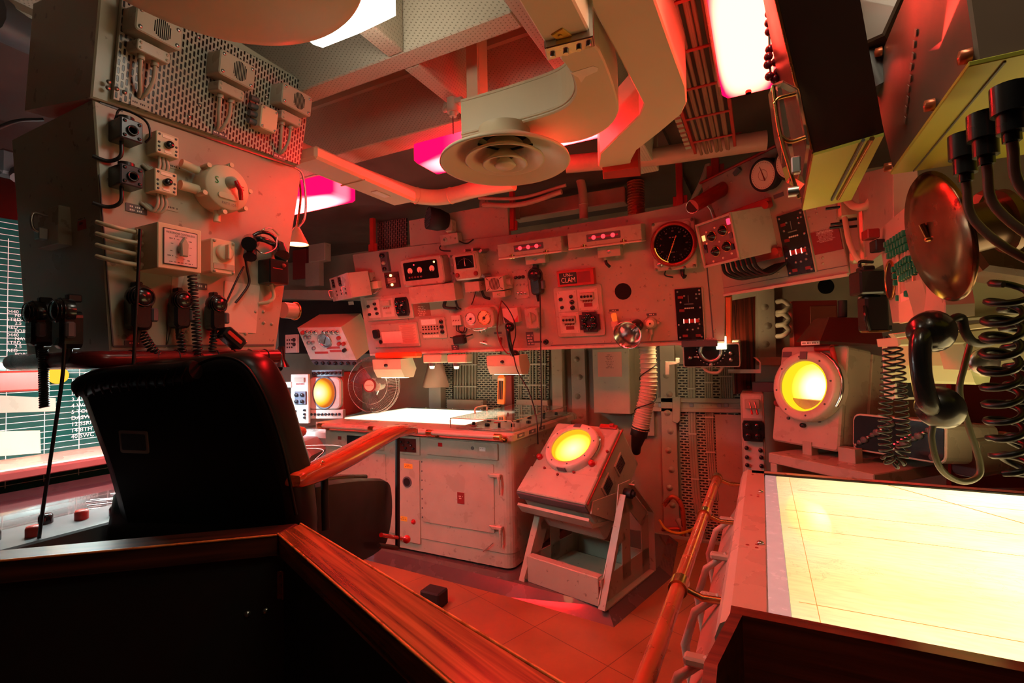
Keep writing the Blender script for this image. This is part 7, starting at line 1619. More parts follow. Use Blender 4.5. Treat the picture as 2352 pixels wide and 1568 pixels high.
T = thing('hook_bracket', 'pale bent plate hooked over the wall rail', 'bracket'); m = B(); ppoly(m, FW, [(1544, 912), (1563, 912), (1562, 966), (1556, 972), (1544, 968)], .055, .075, .004); m.build('plate', M_wpost, T)
wbox(1646, 952, 1706, 1200, .02, 'wall_panel', 'plain grey wall panel beside the slim equipment rack', 'panel', M_wpost)
T = thing('wall_cabinet', 'pinkish wall cabinet with a bright pink notice behind the corrugated hose', 'cabinet'); a, b2, w, h = FW.rect(1362, 800, 1446, 950, .22); m = B(); m.slab(0, 0, w, h, 0, .22, .006, .006); m.build('body', M_wpost, T, FW.M(a, b2)); 
m = B(); a, b2, w, h = FW.rect(1373, 808, 1428, 865, .222); m.T = FW.M(a, b2); m.slab(0, 0, w, h, .22, .222, 0, 0); m.k = 1
for k in range(9): m.text('#%d' % (6+(k*5) % 7), 0, h*.38-k*h*.065, .222, h*.05)
m.build('pink_notice', [pmat('pink_paper', (.85, .32, .26), .6, noise=.05), M_darkred], T)
wbox(1268, 785, 1292, 1000, .08, 'wall_frame', 'broad pinkish wall frame between the cords and the bolted post', 'frame', M_wpost)
wbox(1450, 800, 1500, 1000, .03, 'sheet_panel', 'plain lit wall sheet directly behind the corrugated hose', 'sheet', M_wall)
wbox(1130, 845, 1150, 870, .06, 'wall_box', 'small grey box on the slotted sheet above the console', 'box', M_wpost)
wbox(1158, 862, 1176, 1000, .06, 'wall_post', 'plain red-brown post behind the hanging pen case', 'post', M_redp)
wbox(985, 840, 1012, 960, .10, 'wall_post', 'plain brown post left of the wide cable run', 'post', M_wpost)
wbox(1186, 918, 1258, 970, .08, 'wall_box', 'low box at the foot of the cable run behind the cords', 'box', M_wpost)
wbox(1026, 918, 1110, 970, .08, 'wall_box', 'low box at the foot of the wide cable run', 'box', M_wpost)
p = FW.pt(1000, 845, .25); m = B(); m.lathe([(.05, .16), (.16, -.18), (.155, -.18), (.045, .15)], 4, p, cap=False); tag(m.build('lampshade', pmat('brown_shade', (.35, .2, .14), .5)), 'brown square lampshade in the shadow under the small lamp boxes', 'lampshade')
T, w, h = dev(Fr(at(1630, 815, 3.1), (1, 0, 0), (0, -.1, 1)), (1571, 792, 1697, 841), .03, 'radio_receiver', 'black radio receiver face with a round tuning dial under the central panel', 'radio', M_black, .01, .003)
m = B(); m.slab(0, 0, w+.014, h+.014, -.25, .024, .012, .002); m.build('white_rim', M_pale, T)
m = B(); m.ring((0, h*.2, .03), .06, .012, 40, 6); m.k = 1; [m.box((.082*math.cos(t*.26), h*.2+.082*math.sin(t*.26), .031), (.006, .003, .002), 0) for t in range(24)]; m.build('tuning_dial', [M_steel, M_white], T)
for x, y in ((-.38, -.08), (.36, .1), (.36, -.2), (0, -.42)): pk(T, w*x, h*y, .03, .012, .02, M_steel)
m = B(); m.text('#6', -w*.24, -h*.05, .03, .014); m.build('lettering', M_white, T)
m = B(); m.tube(spline([(-w*.2, -h*.5, .0), (-w*.05, -h*.78, .02), (w*.12, -h*.8, .02), (w*.22, -h*.5, .0)], 6), .009, 8); m.build('cable_loop', M_cloth, T)
wbox(1565, 782, 1648, 796, .05, 'strip_lamp', 'dark strip lamp body under the right end of the central panel', 'lamp', M_dkgrey, F=Fr(FC.pt(1600, 790, 0), (1, 0, 0), (0, 0, 1)))
p = FC.pt(1606, 790, 0); T = thing('strip_light', 'warm strip light shining down the wall from behind the right end of the central panel', 'lamp', Matrix.Translation(p+V((0, .12, .03))))
m = B(); m.box((0, 0, .03), (.34, .09, .03), .004); m.build('housing', M_dkgrey, T); m = B(); m.box((0, 0, .0), (.32, .06, .03), .006); m.build('tube', emat('warm_tube', (1, .72, .36), 85), T)
wbox(1645, 788, 1668, 802, .05, 'lit_lamp_end', 'small bright cream lamp end at the right corner of the central panel', 'lamp', emat('cream_lamp', (1, .85, .5), 2.2), F=Fr(FC.pt(1655, 795, .0), (1, 0, 0), (0, 0, 1)))
for (px_, lb) in ((((1528, 830), (1552, 830), (1552, 822), (1560, 822), (1560, 832), (1553, 836), (1537, 838), (1537, 860), (1528, 860)), 'stepped pale bracket left of the radio receiver'), (((1672, 848), (1744, 848), (1744, 832), (1730, 820), (1738, 820), (1748, 832), (1748, 857), (1672, 857)), 'stepped pale bracket right of the radio receiver')):
    m = B(); ppoly(m, Fr(at(1630, 815, 3.2), (1, 0, 0), (0, 0, 1)), px_, -.02, 0, .001); tag(m.build('shelf_bracket', M_pale), lb, 'bracket', 'radio shelf brackets')
# slim rack
FRk = Fr(at(1706, 1080, 3.0), (1, 0, 0), (0, 0, 1))
T = thing('equipment_rack', 'slim upright equipment rack with red levers between the wall and the upright radar display', 'rack', FRk.M()); a, b2 = FRk.uv(1754, 904); wk, hk = a, b2+.0
m = B(); m.slab(wk/2, hk/2-.35, wk, hk+.7, -.55, 0, .012, .004); m.build('cabinet', M_grey2, T)
m = B(); m.slab(wk/2, hk*.83, wk*.82, hk*.30, .0, .005, .004, .001); m.slab(wk/2, hk*.2, wk*.82, hk*.42, .0, .005, .004, .001); m.build('module_plate', M_pale, T)
m = B(); m.slab(wk/2, hk*.87, wk*.62, hk*.12, .005, .03, .005, .002); m.build('lever_block', M_grey2, T)
for x in (.38, .6): m = B(); m.tube([(wk*x, hk*.9, .03), (wk*x+.01, hk*.82, .05)], .004, 6); m.k = 1; m.tube([(wk*x+.01, hk*.80, .03), (wk*x+.015, hk*.74, .04)], .006, 6); m.build('lever', [M_steel, M_red], T)
m = B(); m.poly([(wk*x, hk*y) for x, y in ((.12, .40), (.88, .40), (.98, .46), (.98, .62), (.88, .66), (.12, .66), (.06, .62), (.06, .46))], .005, .05, .004); m.build('black_unit', M_black, T)
for x, y in ((.3, .6), (.7, .6), (.3, .47), (.7, .47)): pk(T, wk*x, hk*y, .05, .018, .02, M_black)
for x, y in ((.2, .3), (.2, .18), (.78, .28), (.8, .19), (.8, .08), (.2, .08)): pk(T, wk*x, hk*y, .005, .012, .022, M_black)
m = B(); m.box((wk*1.0-.06, hk+.07, -.25), (.0, .0, .0), 0); 
wbox(1728, 878, 1790, 900, .10, 'grey_conduit_box', 'dull grey flat box above the slim rack', 'box', M_dkgrey, F=Fr(at(1755, 890, 3.2), (1, 0, 0), (0, 0, 1)))
# recess on the right under the angled panel
FE = FK(1880, 720, 3.3)
wbox(1822, 690, 1925, 795, .05, 'red_wall_box', 'red-lit flat cabinet on the wall behind the lamp hood', 'cabinet', M_redp, F=FE)
wbox(1862, 702, 1922, 770, .055, 'notice_plate', 'square notice plate on the red-lit wall cabinet', 'plate', pmat('dull_red_plate', (.45, .10, .06), .5), F=FE)
m = B(); m.T = FE.M(*FE.uv(1895, 658), 0); m.cyl((0, 0, 0), (0, 0, .02), .05, n=24); tag(m.build('vent_hole', M_hole), 'round dark vent in the shadow under the angled panel', 'vent')
m = B()
for y in (705, 735, 760): q = [at(1785, y-12, 3.3), at(1800, y-14, 3.25), at(1812, y-2, 3.25), at(1800, y+10, 3.25), at(1785, y+12, 3.3)]; m.tube(spline(q, 5), .016, 10)
tag(m.build('conduit_bends', M_wpost), 'stack of looped conduits left of the red-lit wall cabinet', 'conduits')
m = B(); ppoly(m, FE, [(1680, 690), (1735, 680), (1735, 900), (1688, 905)], -.05, -.02); tag(m.build('slatted_screen', wood('dark_red_slats', (.16, .02, .01), (.03, .005, .004), 2)), 'dark red vertical slats on the wall beside the orange pad', 'slats')
m = B(); ppoly(m, FE, [(1745, 820), (1800, 820), (1800, 838), (1745, 838)], .0, .04, .002); tag(m.build('wall_beam', M_wpost), 'short beam behind the left edge of the upright radar display', 'beam')
# pipes and yellow lead at the foot of the wall
m = B(); q = [onZ(x, y, .12) for x, y in ((1515, 1195), (1530, 1215), (1560, 1224), (1590, 1215), (1625, 1196))]; m.tube(spline(q, 6), .009, 8); tag(m.build('yellow_cable', pmat('yellow_sheath', (.9, .45, .03), .35)), 'yellow cable sagging at the foot of the wall', 'cable')
for k, (pp_, r) in enumerate(((((1516, 1225), (1560, 1235), (1600, 1240), (1640, 1248)), .02), (((1520, 1215), (1570, 1215), (1610, 1235)), .014), (((1555, 1190), (1570, 1215), (1580, 1240)), .022), (((1525, 1160), (1545, 1140), (1565, 1160), (1570, 1200), (1570, 1240)), .018))):
    m = B(); m.tube(spline([FW.pt(x, y, .09+.02*k) for x, y in pp_], 6), r, 10); tag(m.build('floor_pipe', M_copper if k % 2 else M_cloth), ['brown pipe lying along the foot of the wall', 'thin copper pipe crossing the foot of the wall', 'short stubby pipe at the foot of the wall cables', 'curved hose at the bottom of the bolted post'][k], 'pipe')
# ------------------------------------------------------------------ fan
cfan = at(857, 884, 4.33); T = thing('pedestal_fan', 'pedestal fan with wire guard behind the left end of the chart console', 'fan'); FF = Fr(cfan, (.97, .24, 0), (0, 0, 1)); T.matrix_world = FF.M()
Rf = .245
m = B()
for k in range(96):
    a = 2*PI*k/96; c_, s_ = math.cos(a), math.sin(a); m.tube([(Rf*.24*c_, Rf*.24*s_, .055), (Rf*.7*c_, Rf*.7*s_, .05), (Rf*c_, Rf*s_, .0)], .0008, 3)
for r_, z_ in ((.66, .052), (.95, .02), (1.0, 0), (1.02, -.01)): m.ring((0, 0, z_), Rf*r_, .0022, 60, 5)
m.build('wire_guard', pmat('guard_wire', (.45, .36, .32), .25, .6), T)
m = B()
for k in range(3):
    a = k*2.094+.5; L0 = []
    for j in range(7):
        t = j/6; rr_ = Rf*(.2+.7*t); w_ = .5-.12*t; L0 += [(rr_*math.cos(a-w_), rr_*math.sin(a-w_), -.03), (rr_*math.cos(a+w_), rr_*math.sin(a+w_), .01)]
    m.add(L0, [(2*j, 2*j+1, 2*j+3, 2*j+2) for j in range(6)], True)
m.build('blades', pmat('smoky_blade', (.09, .035, .03), .3), T)
m = B(); m.cyl((0, 0, .05), (0, 0, .068), Rf*.24, n=32); m.k = 1; m.cyl((0, 0, .068), (0, 0, .069), Rf*.19, n=32); m.k = 2; m.text('FANMASTER', 0, 0, .069, .017, w=Rf*.30); m.build('hub_badge', [M_darkred, M_pale, M_red], T)
m = B(); m.cyl((0, 0, -.02), (0, 0, -.14), .06, .05, 20); m.build('motor', M_pale, T)
m = B(); m.tube([(0, -.05, -.09), (-.06, -.16, -.09), (-.07, -.3, -.09), (-.07, -cfan.z+.08, -.09)], .012, 12); m.lathe([(.10, 0), (.09, .02), (.02, .03)], 32, (-.10, -cfan.z+.06, -.09), V((0, 1, 0)), sx=.8); m.build('stand', M_chrome, T)
# ------------------------------------------------------------------ white-lit corner left of the console
def FA(px, py, D): return Fr(at(px, py, D), (1, 0, 0), (0, 0, 1))
# control panel tilted
Fq = Fr(at(750, 800, 4.5), V((.97, .22, .0)), V((.0, -.42, .9)))
T = thing('control_unit', 'white-faced sloping control unit with rows of red and white knobs, lit bluish white', 'control unit')
pts = [Fq.uv(x, y, 0) for x, y in ((688, 757), (786, 745), (815, 822), (712, 830))]
m = B(); m.T = Fq.M(); m.poly(pts, -.01, 0, .002); m.build('face', M_pale, T)
m = B(); m.T = Fq.M(); m.poly([(p[0]*.995, p[1]) for p in pts], -.36, -.012, .002); m.build('case', M_cream, T)
m = B(); m.T = Fq.M(); m.poly([Fq.uv(x, y, 0) for x, y in ((713, 832), (815, 823), (819, 834), (720, 843))], -.06, 0, .002); m.build('lower_strip', M_dkgrey, T)
def qk(px, py, r, h, mat, nm='knob'): a, b2 = Fq.uv(px, py, 0); o = part(nm, ('q', r, h), lambda q: q.knob(0, 0, 0, r, h), mat, T); o.matrix_local = Fq.M(a, b2)
for x, y in ((702, 766), (711, 764), (721, 763), (731, 762), (749, 760), (759, 759), (769, 758), (779, 757)): qk(x, y, .019, .03, M_chrome if x % 2 else M_redp)
for x, y in ((706, 777), (715, 776), (713, 789), (722, 788), (723, 801)): qk(x, y, .017, .025, M_steel)
for x, y in ((780, 771), (780, 785), (790, 784)): qk(x, y, .018, .025, M_redp)
qk(791, 799, .018, .03, M_black)
a, b2 = Fq.uv(748, 781, 0); m = B(); m.T = Fq.M(a, b2); m.ring((0, 0, .006), .062, .008, 32, 8); m.cyl((0, 0, 0), (0, 0, .004), .06, n=30); m.k = 1; m.tube([(-.02, -.03, .006), (.02, .03, .006)], .003, 5); m.build('round_meter', [M_steel, M_ink], T)
m = B(); m.T = Fq.M()
for x, y, w_ in ((769, 796, .10), (770, 804, .12), (738, 811, .14), (755, 798, .04)): a, b2 = Fq.uv(x, y, 0); m.box((a, b2, .001), (w_, .022, .002), 0)
m.build('red_labels', M_redp, T)
m = B(); m.T = Fq.M()
for k in range(7): a, b2 = Fq.uv(726+k*14, 836-k*1.2, 0); m.knob(a, b2, 0, .016, .02)
m.build('strip_knobs', M_black, T)
# scope with orange screen
Fz = Fr(at(752, 905, 4.45), V((.93, .36, 0)), Z3)
T = thing('scope_display', 'white scope display with an orange oval screen below the sloping control unit', 'scope')
a, b2, w, h = Fz.rect(716, 855, 786, 960, 0); m = B(); m.T = Fz.M(a, b2); m.slab(0, 0, w, h, -.45, -.02, .03, .006); m.build('case', M_redp, T)
a, b2, w, h = Fz.rect(707, 866, 782, 940, .03); m = B(); m.T = Fz.M(a, b2); m.slab(0, 0, w, h, -.02, .03, .05, .01); m.build('bezel', M_pale, T)
a, b2 = Fz.uv(744, 902, .035); m = B(); m.lathe([(.098, .0), (.108, .012), (.112, .0)], 40, sy=1.35); m.build('screen_rim', M_dkgrey, T, Fz.M(a, b2, .028)); m = B(); m.lathe([(.098, 0), (.0001, .006)], 40, sy=1.35)
om = ppimat('orange_screen', core=(1, .8, .6), edge=(1, .2, .02), sc=1.25, R=.13, off=(-.05, 0)); m.build('screen', om, T, Fz.M(a, b2, .034))
a, b2, w, h = Fz.rect(716, 849, 786, 864, .02); m = B(); m.T = Fz.M(a, b2); m.slab(0, 0, w, h, -.02, .02, .004); m.k = 1; [m.knob(-w*.42+k*w*.14, 0, .02, .014, .02) for k in range(7)]; m.build('top_knobs', [M_dkgrey, M_black], T)
a, b2, w, h = Fz.rect(708, 941, 788, 961, .03); m = B(); m.T = Fz.M(a, b2); m.slab(0, 0, w, h, -.02, .03, .004); m.k = 1; [m.knob(-w*.40+k*w*.10, 0, .03, .012, .012) for k in range(9)]; m.build('lower_knobs', [M_pale, M_black], T)
a, b2, w, h = Fz.rect(725, 968, 752, 995, .0); m = B(); m.T = Fz.M(a, b2); m.box((0, 0, -.05), (w, h, .1), .004); m.build('foot', M_pale, T)
T, w, h = dev(Fr(at(688, 915, 4.4), (.95, .3, 0), Z3), (668, 859, 708, 972), .03, 'switch_board', 'tall white switch panel with a dark four-knob unit left of the scope display', 'panel', M_pale, .008, .003)
m = B(); m.slab(w*.1, h*.02, w*.62, h*.26, .03, .05, .004, .002); m.build('dark_unit', pmat('blue_grey_unit', (.12, .13, .16), .35), T)
for x, y in ((-.08, .08), (.25, .08), (-.08, -.05), (.25, -.05)): pk(T, w*x, h*y, .05, .016, .02, M_black)
for x, y in ((-.22, -.25), (.3, -.23), (-.22, -.38), (.3, -.31), (.3, -.38)): pk(T, w*x, h*y, .03, .010, .02, M_blackm)
m = B(); m.slab(w*.05, h*.38, w*.55, h*.10, .03, .05, .003); m.build('lever_block', M_grey2, T)
m = B(); [m.slab(w*.05+k*.012, h*.30, .008, .012, .03, .034, .001) for k in range(-3, 4)]; m.build('red_switches', M_red, T)
for (x0, y0, x1, y1, lb) in ((612, 877, 668, 890, 'upper white bar holding the tall white switch panel'), (625, 944, 668, 957, 'lower white bar holding the tall white switch panel')):
    wbox(x0, y0, x1, y1, .04, 'support_bar', lb, 'bar', M_pale, F=Fr(at(650, 900, 4.42), (.95, .3, 0), Z3))
T = thing('white_desk', 'white-lit desk edge with a square leg left of the chart console', 'desk')
Fd = Fr(at(700, 998, 4.3), (1, 0, 0), (0, 0, 1)); a, b2, w, h = Fd.rect(657, 990, 760, 1004, 0); m = B(); m.T = Fd.M(a, b2); m.box((0, 0, -.25), (w, h, .5), .003); m.build('desktop', M_pale, T)
a, b2, w, h = Fd.rect(719, 1005, 727, 1100, 0); m = B(); m.T = Fd.M(a, b2-.3); m.box((0, 0, -.03), (w, .9, .04), .002); m.build('leg', M_pale, T)
T = thing('sloping_instrument', 'white-topped sloping instrument box low beside the white desk', 'instrument')
Fi = Fr(at(680, 1050, 3.9), (.9, .43, 0), Z3); m = B(); ppoly(m, Fi, [(640, 1012), (692, 1016), (716, 1046), (690, 1082), (662, 1075), (640, 1040)], -.3, 0, .003); m.build('case', pmat('brown_case', (.40, .28, .24), .4), T)
m = B(); ppoly(m, Fi, [(640, 1010), (691, 1014), (666, 1052), (640, 1052)], 0.002, .012, .002); m.k = 1; m.tube(spline([Fi.pt(x, y, .03) for x, y in ((684, 1020), (675, 1030), (660, 1040), (655, 1048))], 5), .008, 8); m.build('sloping_face', [M_pale, M_black], T)
T, w, h = dev(Fr(at(667, 788, 4.7), (1, 0, 0), Z3), (655, 768, 681, 810), .03, 'switch_board', 'small pale panel with black buttons left of the sloping control unit', 'panel', M_pale, .004, .002)
m = B(); [m.cyl((w*(-.3+.2*(k % 3)), h*(.2-.2*(k//3)), .03), (w*(-.3+.2*(k % 3)), h*(.2-.2*(k//3)), .034), .008, n=8) for k in range(9)]; m.cyl((w*.32, h*.2, .03), (w*.32, h*.2, .04), .018); m.cyl((w*.32, -h*.05, .03), (w*.32, -h*.05, .04), .018); m.build('buttons', M_ink, T)
wbox(588, 834, 604, 905, .06, 'white_post', 'narrow bright white post beside the black backrest', 'post', M_pale, F=Fr(at(595, 870, 4.2), (1, 0, 0), Z3))
bF = Fr(at(622, 860, 4.6), (1, 0, 0), Z3)
wbox(604, 826, 625, 960, .05, 'bolted_post', 'brown wall frame with bolts right of the white post', 'frame', M_wpost, F=bF)
T = thing('hand_lamp', 'black hand lamp hanging under the right corner of the left console', 'lamp', Matrix.Translation(at(645, 825, 1.9)))
m = B(); m.lathe([(.012, .05), (.016, .0), (.032, -.03)], 16); m.tube([(-.01, 0, -.03), (-.05, .0, -.05), (-.07, 0, -.045)], [.016, .02, .008], 10); m.build('body', M_black, T)
# wall beyond, seen between console and panel
FV = Fr(at(730, 700, 5.2), (1, 0, 0), Z3)
m = B(); ppoly(m, FV, [(640, 664), (835, 668), (835, 690), (640, 686)], .0, .05, .004); tag(m.build('wall_shelf', M_wpost), 'long pinkish shelf edge on the far wall above the dark recess', 'shelf')
m = B(); ppoly(m, FV, [(640, 690), (850, 690), (850, 812), (640, 812)], -.04, -.01); tag(m.build('dark_board', M_blackm), 'dark empty board below the pinkish far shelf', 'board')
wbox(708, 541, 746, 600, .08, 'wall_box', 'red-brown box with slot on the far wall', 'box', M_wpost, .01, .006, F=FV)
wbox(701, 602, 733, 657, .06, 'wall_plate', 'tall plate with a round mark below the far red-brown box', 'plate', M_wpost, F=FV)
wbox(672, 573, 702, 640, .04, 'wall_recess', 'dark ribbed recess left of the far red-brown box', 'recess', M_darkred, F=FV)
wbox(716, 500, 745, 541, .05, 'wall_duct', 'upright duct above the far red-brown box', 'duct', M_wpost, F=FV)
T = thing('far_cables', 'bundle of pale cables sweeping under the far red light', 'cables')
m = B()
for k in range(6): q = [FV.pt(x, y+k*5, .3) for x, y in ((680, 488), (740, 490), (780, 500), (830, 492), (870, 470))]; m.tube(spline(q, 6), .014, 6)
m.build('cables', M_cloth, T)
# ------------------------------------------------------------------ far left: plotting board and desk
XB = -2.70; FBd = Fr((XB, 0, 1.2), (0, 1, 0), Z3)
T = thing('plotting_board', 'large dark green plotting board ruled with white lines and white writing at the far left', 'board')
m = B(); bx2(m, XB-.03, XB, .2, 1.62, .90, 2.0); m.build('board', pmat('green_black_glass', (.008, .075, .065), .1, noise=.1), T)
M_rule = pmat('white_rule', (.8, .85, .82), .6, noise=0)
m = B()
for k in range(44): m.box((XB+.001, .91, .93+k*.0245), (.002, 1.4, .0022), 0)
for k in range(12): m.box((XB+.0012, .25+k*.118, 1.42), (.002, .0022, 1.0), 0)
m.build('ruled_lines', M_rule, T)
m = B(); m.T = Fr((XB+.002, 0, 0), (0, 1, 0), Z3).M()
a, b2 = FBd.uv(150, 905); y0_, z0_ = a, b2+1.2
for i, s_ in enumerate(('MI SU', 'DAA', 'DAA', '3 ARRO', '4 WATCH', '5 TOMCA', 'DASWC', '12 SSRRCS', '14 BTHY.O', '40 SWC')): m.text(s_, y0_+.02, z0_+.055-i*.027, 0, .024, align='LEFT')
m.text('RESI', FBd.uv(50, 892)[0], FBd.uv(50, 892)[1]+1.2, 0, .025, align='LEFT'); m.text('SURF', FBd.uv(75, 892)[0], FBd.uv(75, 892)[1]+1.2, 0, .025, align='LEFT')
for k in range(12):
    a, b2 = FBd.uv(15+(k % 2)*18, 715+k*9); m.text(('0440', 'NAVSE', 'STBD', '2.5', 'RED', 'PORT')[k % 6], a, b2+1.2, 0, .018, align='LEFT')
m.build('writing', M_rule, T)
def bdpoly(px, name, mat, d=.006): m = B(); ppoly(m, FBd, px, .003, d, 0); return m.build(name, mat, T)
bdpoly([(-60, 905), (128, 914), (128, 944), (-60, 950)], 'cream_card', M_pale)
bdpoly([(-60, 992), (92, 988), (94, 1040), (-60, 1052)], 'cream_card', pmat('cream_card', (.8, .74, .52), .5))
T = thing('plotting_desk', 'red-lit plotting desk with a glass chart of white curves below the plotting board', 'desk')
zd = 1.035
m = B(); bx2(m, XB-.03, -2.42, .1, 1.5, zd-.03, zd, .004); m.build('board_ledge', M_pale, T)
m = B(); bx2(m, -2.42, -2.38, .1, 1.5, zd-.035, zd-.005, .004); m.build('front_rail', M_darkred, T)
m = B(); m.hexa([(-2.38, .1, .93), (-2.38, 1.5, .93), (-1.70, 1.5, .89), (-1.70, .1, .89)], [(-2.38, .1, .96), (-2.38, 1.5, .96), (-1.70, 1.5, .92), (-1.70, .1, .92)]); m.build('glass_top', pmat('dark_red_glass', (.03, .008, .01), .08, noise=.1, coat=.5), T)
m = B()
random.seed(9)
for k in range(9):
    cx_, cy_ = -2.1+.05*math.sin(k), 1.0+.04*k; rr1 = .07+.05*k
    q = []
    for j in range(26):
        a = -1.2+j*.13; x = cx_+rr1*.75*math.cos(a)*(1+.15*math.sin(3*a+k)); y = cy_+rr1*1.2*math.sin(a)*(1+.12*math.cos(4*a)); x = max(-2.36, min(-1.72, x)); q.append((x, y, .9615-(x+2.38)*(.04/.68)))
    m.tube(q, .0018, 4)
m.build('chart_curves', M_rule, T)
m = B(); bx2(m, -2.40, -1.75, .1, 1.5, .0, .89); m.build('desk_body', M_blackm, T)
T = thing('desk_controls', 'row of dim switches and a round port on the plotting desk edge, far left', 'controls')
p = onZ(95, 1225, .96); m = B(); m.box((p.x, p.y, .94), (.20, .45, .06), .005); m.build('box', M_dkgrey, T)
for k in range(6): m = B(); q = p+V((-.06+.05*(k % 3), -.15+.06*k, .0)); m.knob(q.x, q.y, .97, .016, .025); m.build('knob', M_black if k % 2 else M_redp, T)
m = B(); q = onZ(175, 1205, .96); m.ring((q.x, q.y, .955), .055, .006, 30, 8); m.k = 1; m.cyl((q.x, q.y, .945), (q.x, q.y, .953), .05, n=30); m.build('round_port', [M_steel, M_hole], T)
# lamp under the console that lights the board, glowing ball for an amber lamp's reflection
T = thing('board_lamp', 'white strip lamp tucked under the left console lighting the plotting board', 'lamp')
m = B(); m.box((-1.93, 1.05, 1.425), (.10, .8, .02), .004); m.build('housing', M_pale, T)
m = B(); m.box((-1.96, 1.05, 1.408), (.05, .76, .014), .004); m.build('tube', emat('cool_white_tube', (.80, 1, .95), 130), T)
T = thing('amber_lamp', 'glowing amber ball standing in for a lamp reflection, far left', 'lamp', Matrix.Translation(onX(133, 862, XB+.06)))
m = B(); m.sph((0, 0, 0), .035, 20, 12); m.build('reflection_glow', emat('amber_reflection', (1, .42, .03), 1.3), T); m = B(); m.cyl((-.06, 0, 0), (-.02, 0, 0), .025); m.build('base', M_dkgrey, T)
p = onX(25, 875, -2.3); m = B(); m.box(tuple(p), (.12, .14, .07), .006); tag(m.build('red_box', M_redp), 'small dark red box jutting in at the left edge below the ruled board', 'box')
# dark pipes and ducts upper left
m = B(); m.tube([at(-40, 20, 1.6), at(60, 70, 1.75), at(150, 110, 1.95)], .075, 16); tag(m.build('dark_duct', M_dkgrey), 'dim fat duct at the top left behind the left console', 'duct')
m = B(); m.tube(spline([at(-20, 300, 1.7), at(40, 278, 1.75), at(100, 275, 1.8)], 6), .007, 8); tag(m.build('dark_cable', M_rubber), 'thin black cable passing behind the dark side of the left console', 'cable')
p = at(30, 380, 2.0); m = B(); m.box(tuple(p), (.08, .10, .10), .01); m.tube([p+V((-.1, 0, .04)), p, p+V((.05, 0, -.06))], .025, 10); tag(m.build('valve_cluster', M_dkgrey), 'dim valve cluster at the left edge behind the console', 'valve')
T = thing('steel_locker', 'dim red locker beyond the left edge behind the ruled board', 'locker'); m = B(); m.box((-3.2, .9, 2.05), (.4, 1.5, .6), .01); m.build('body', M_blackm, T)
# unseen tube lamp added for the bluish corner; plates block its spill rightward
T = thing('hidden_tube_lamp', 'added unseen cool white tube lamp lighting the corner behind the left console', 'lamp', Matrix.Translation((-3.62, 2.42, 1.25)))
m = B(); m.box((0, 0, .03), (.10, .55, .03), .004); m.build('housing', M_pale, T); m = B(); m.box((.01, 0, .0), (.05, .5, .03), .006); m.build('tube', emat('cool_tube', (.55, .80, 1), 320), T)
m = B(); m.tube([(0, 0, .04), (-.02, 0, .5), (-.02, 0, 1.4)], .010, 8); m.build('arm', M_steel, T)
m = B(); m.box((.075, 0, -.08), (.004, .64, .26), .001); m.box((.02, -.31, -.08), (.11, .004, .26), .001); m.build('shade', M_dkgrey, T)
T = thing('ceiling_light', 'added warm white fill light, unseen above the wooden rail', 'light', Matrix.Translation((.02, .62, 2.30)))  # unseen light added to bring warm neutral fill to the room
m = B(); m.box((0, 0, .05), (.16, .52, .05), .006); m.build('housing', M_grey2, T); m = B(); m.slab(0, 0, .14, .5, .0, .03, .03, .008); m.build('lamp_cover', emat('warm_fill_tube', (1, .84, .58), 15), T)
world = bpy.data.worlds.new('world'); scene.world = world; world.use_nodes = True; world.node_tree.nodes['Background'].inputs[0].default_value = (.05, .03, .025, 1); world.node_tree.nodes['Background'].inputs[1].default_value = .1
# ------------------------------------------------------------------ tidy the object tree
bpy.context.view_layer.update()
RN = {'screws': 'screw', 'rivets': 'rivet', 'panel_screws': 'panel_screw', 'bolts': 'bolt', 'bolt_lugs': 'bolt_lug', 'beads': 'bead', 'cables': 'cable', 'cable_ties': 'cable_tie', 'clamps': 'clamp', 'legs': 'leg',
      'shock_mounts': 'shock_mount', 'metal_straps': 'metal_strap', 'thumb_screws': 'thumb_screw', 'rail_clips': 'rail_clip', 'strip_knobs': 'strip_knob', 'tiny_lamps': 'tiny_lamp', 'white_dots': 'white_dot', 'pens': 'pen',
      'red_labels': 'red_label', 'screw_row': 'screw', 'worn_edge_glints': 'worn_edge_glint', 'screw_holes': 'screw_hole', 'pins': 'pin', 'pipes': 'pipe', 'arm_screws': 'arm_screw', 'raised_dots': 'raised_dot', 'lit_beads': 'lit_bead', 'seat_pleats': 'seat_pleat', 'stitching': 'stitch', 'bezel_screws': 'bezel_screw', 'blades': 'blade', 'ruled_lines': None}
SAME = {'top_frame', 'blank_plate', 'mounting_foot', 'module_plate', 'yoke', 'trunnion_bolt', 'chrome_stud', 'conduit', 'catch', 'foot_clip', 'gland', 'cable_gland', 'cable_stub', 'cable_loop', 'name_strip', 'base_beam', 'panel_body', 'side_knob', 'wire_handle', 'cable_tail', 'hose_tail', 'wire', 'seam_line', 'edge_bead', 'stem', 'cast_lettering'}
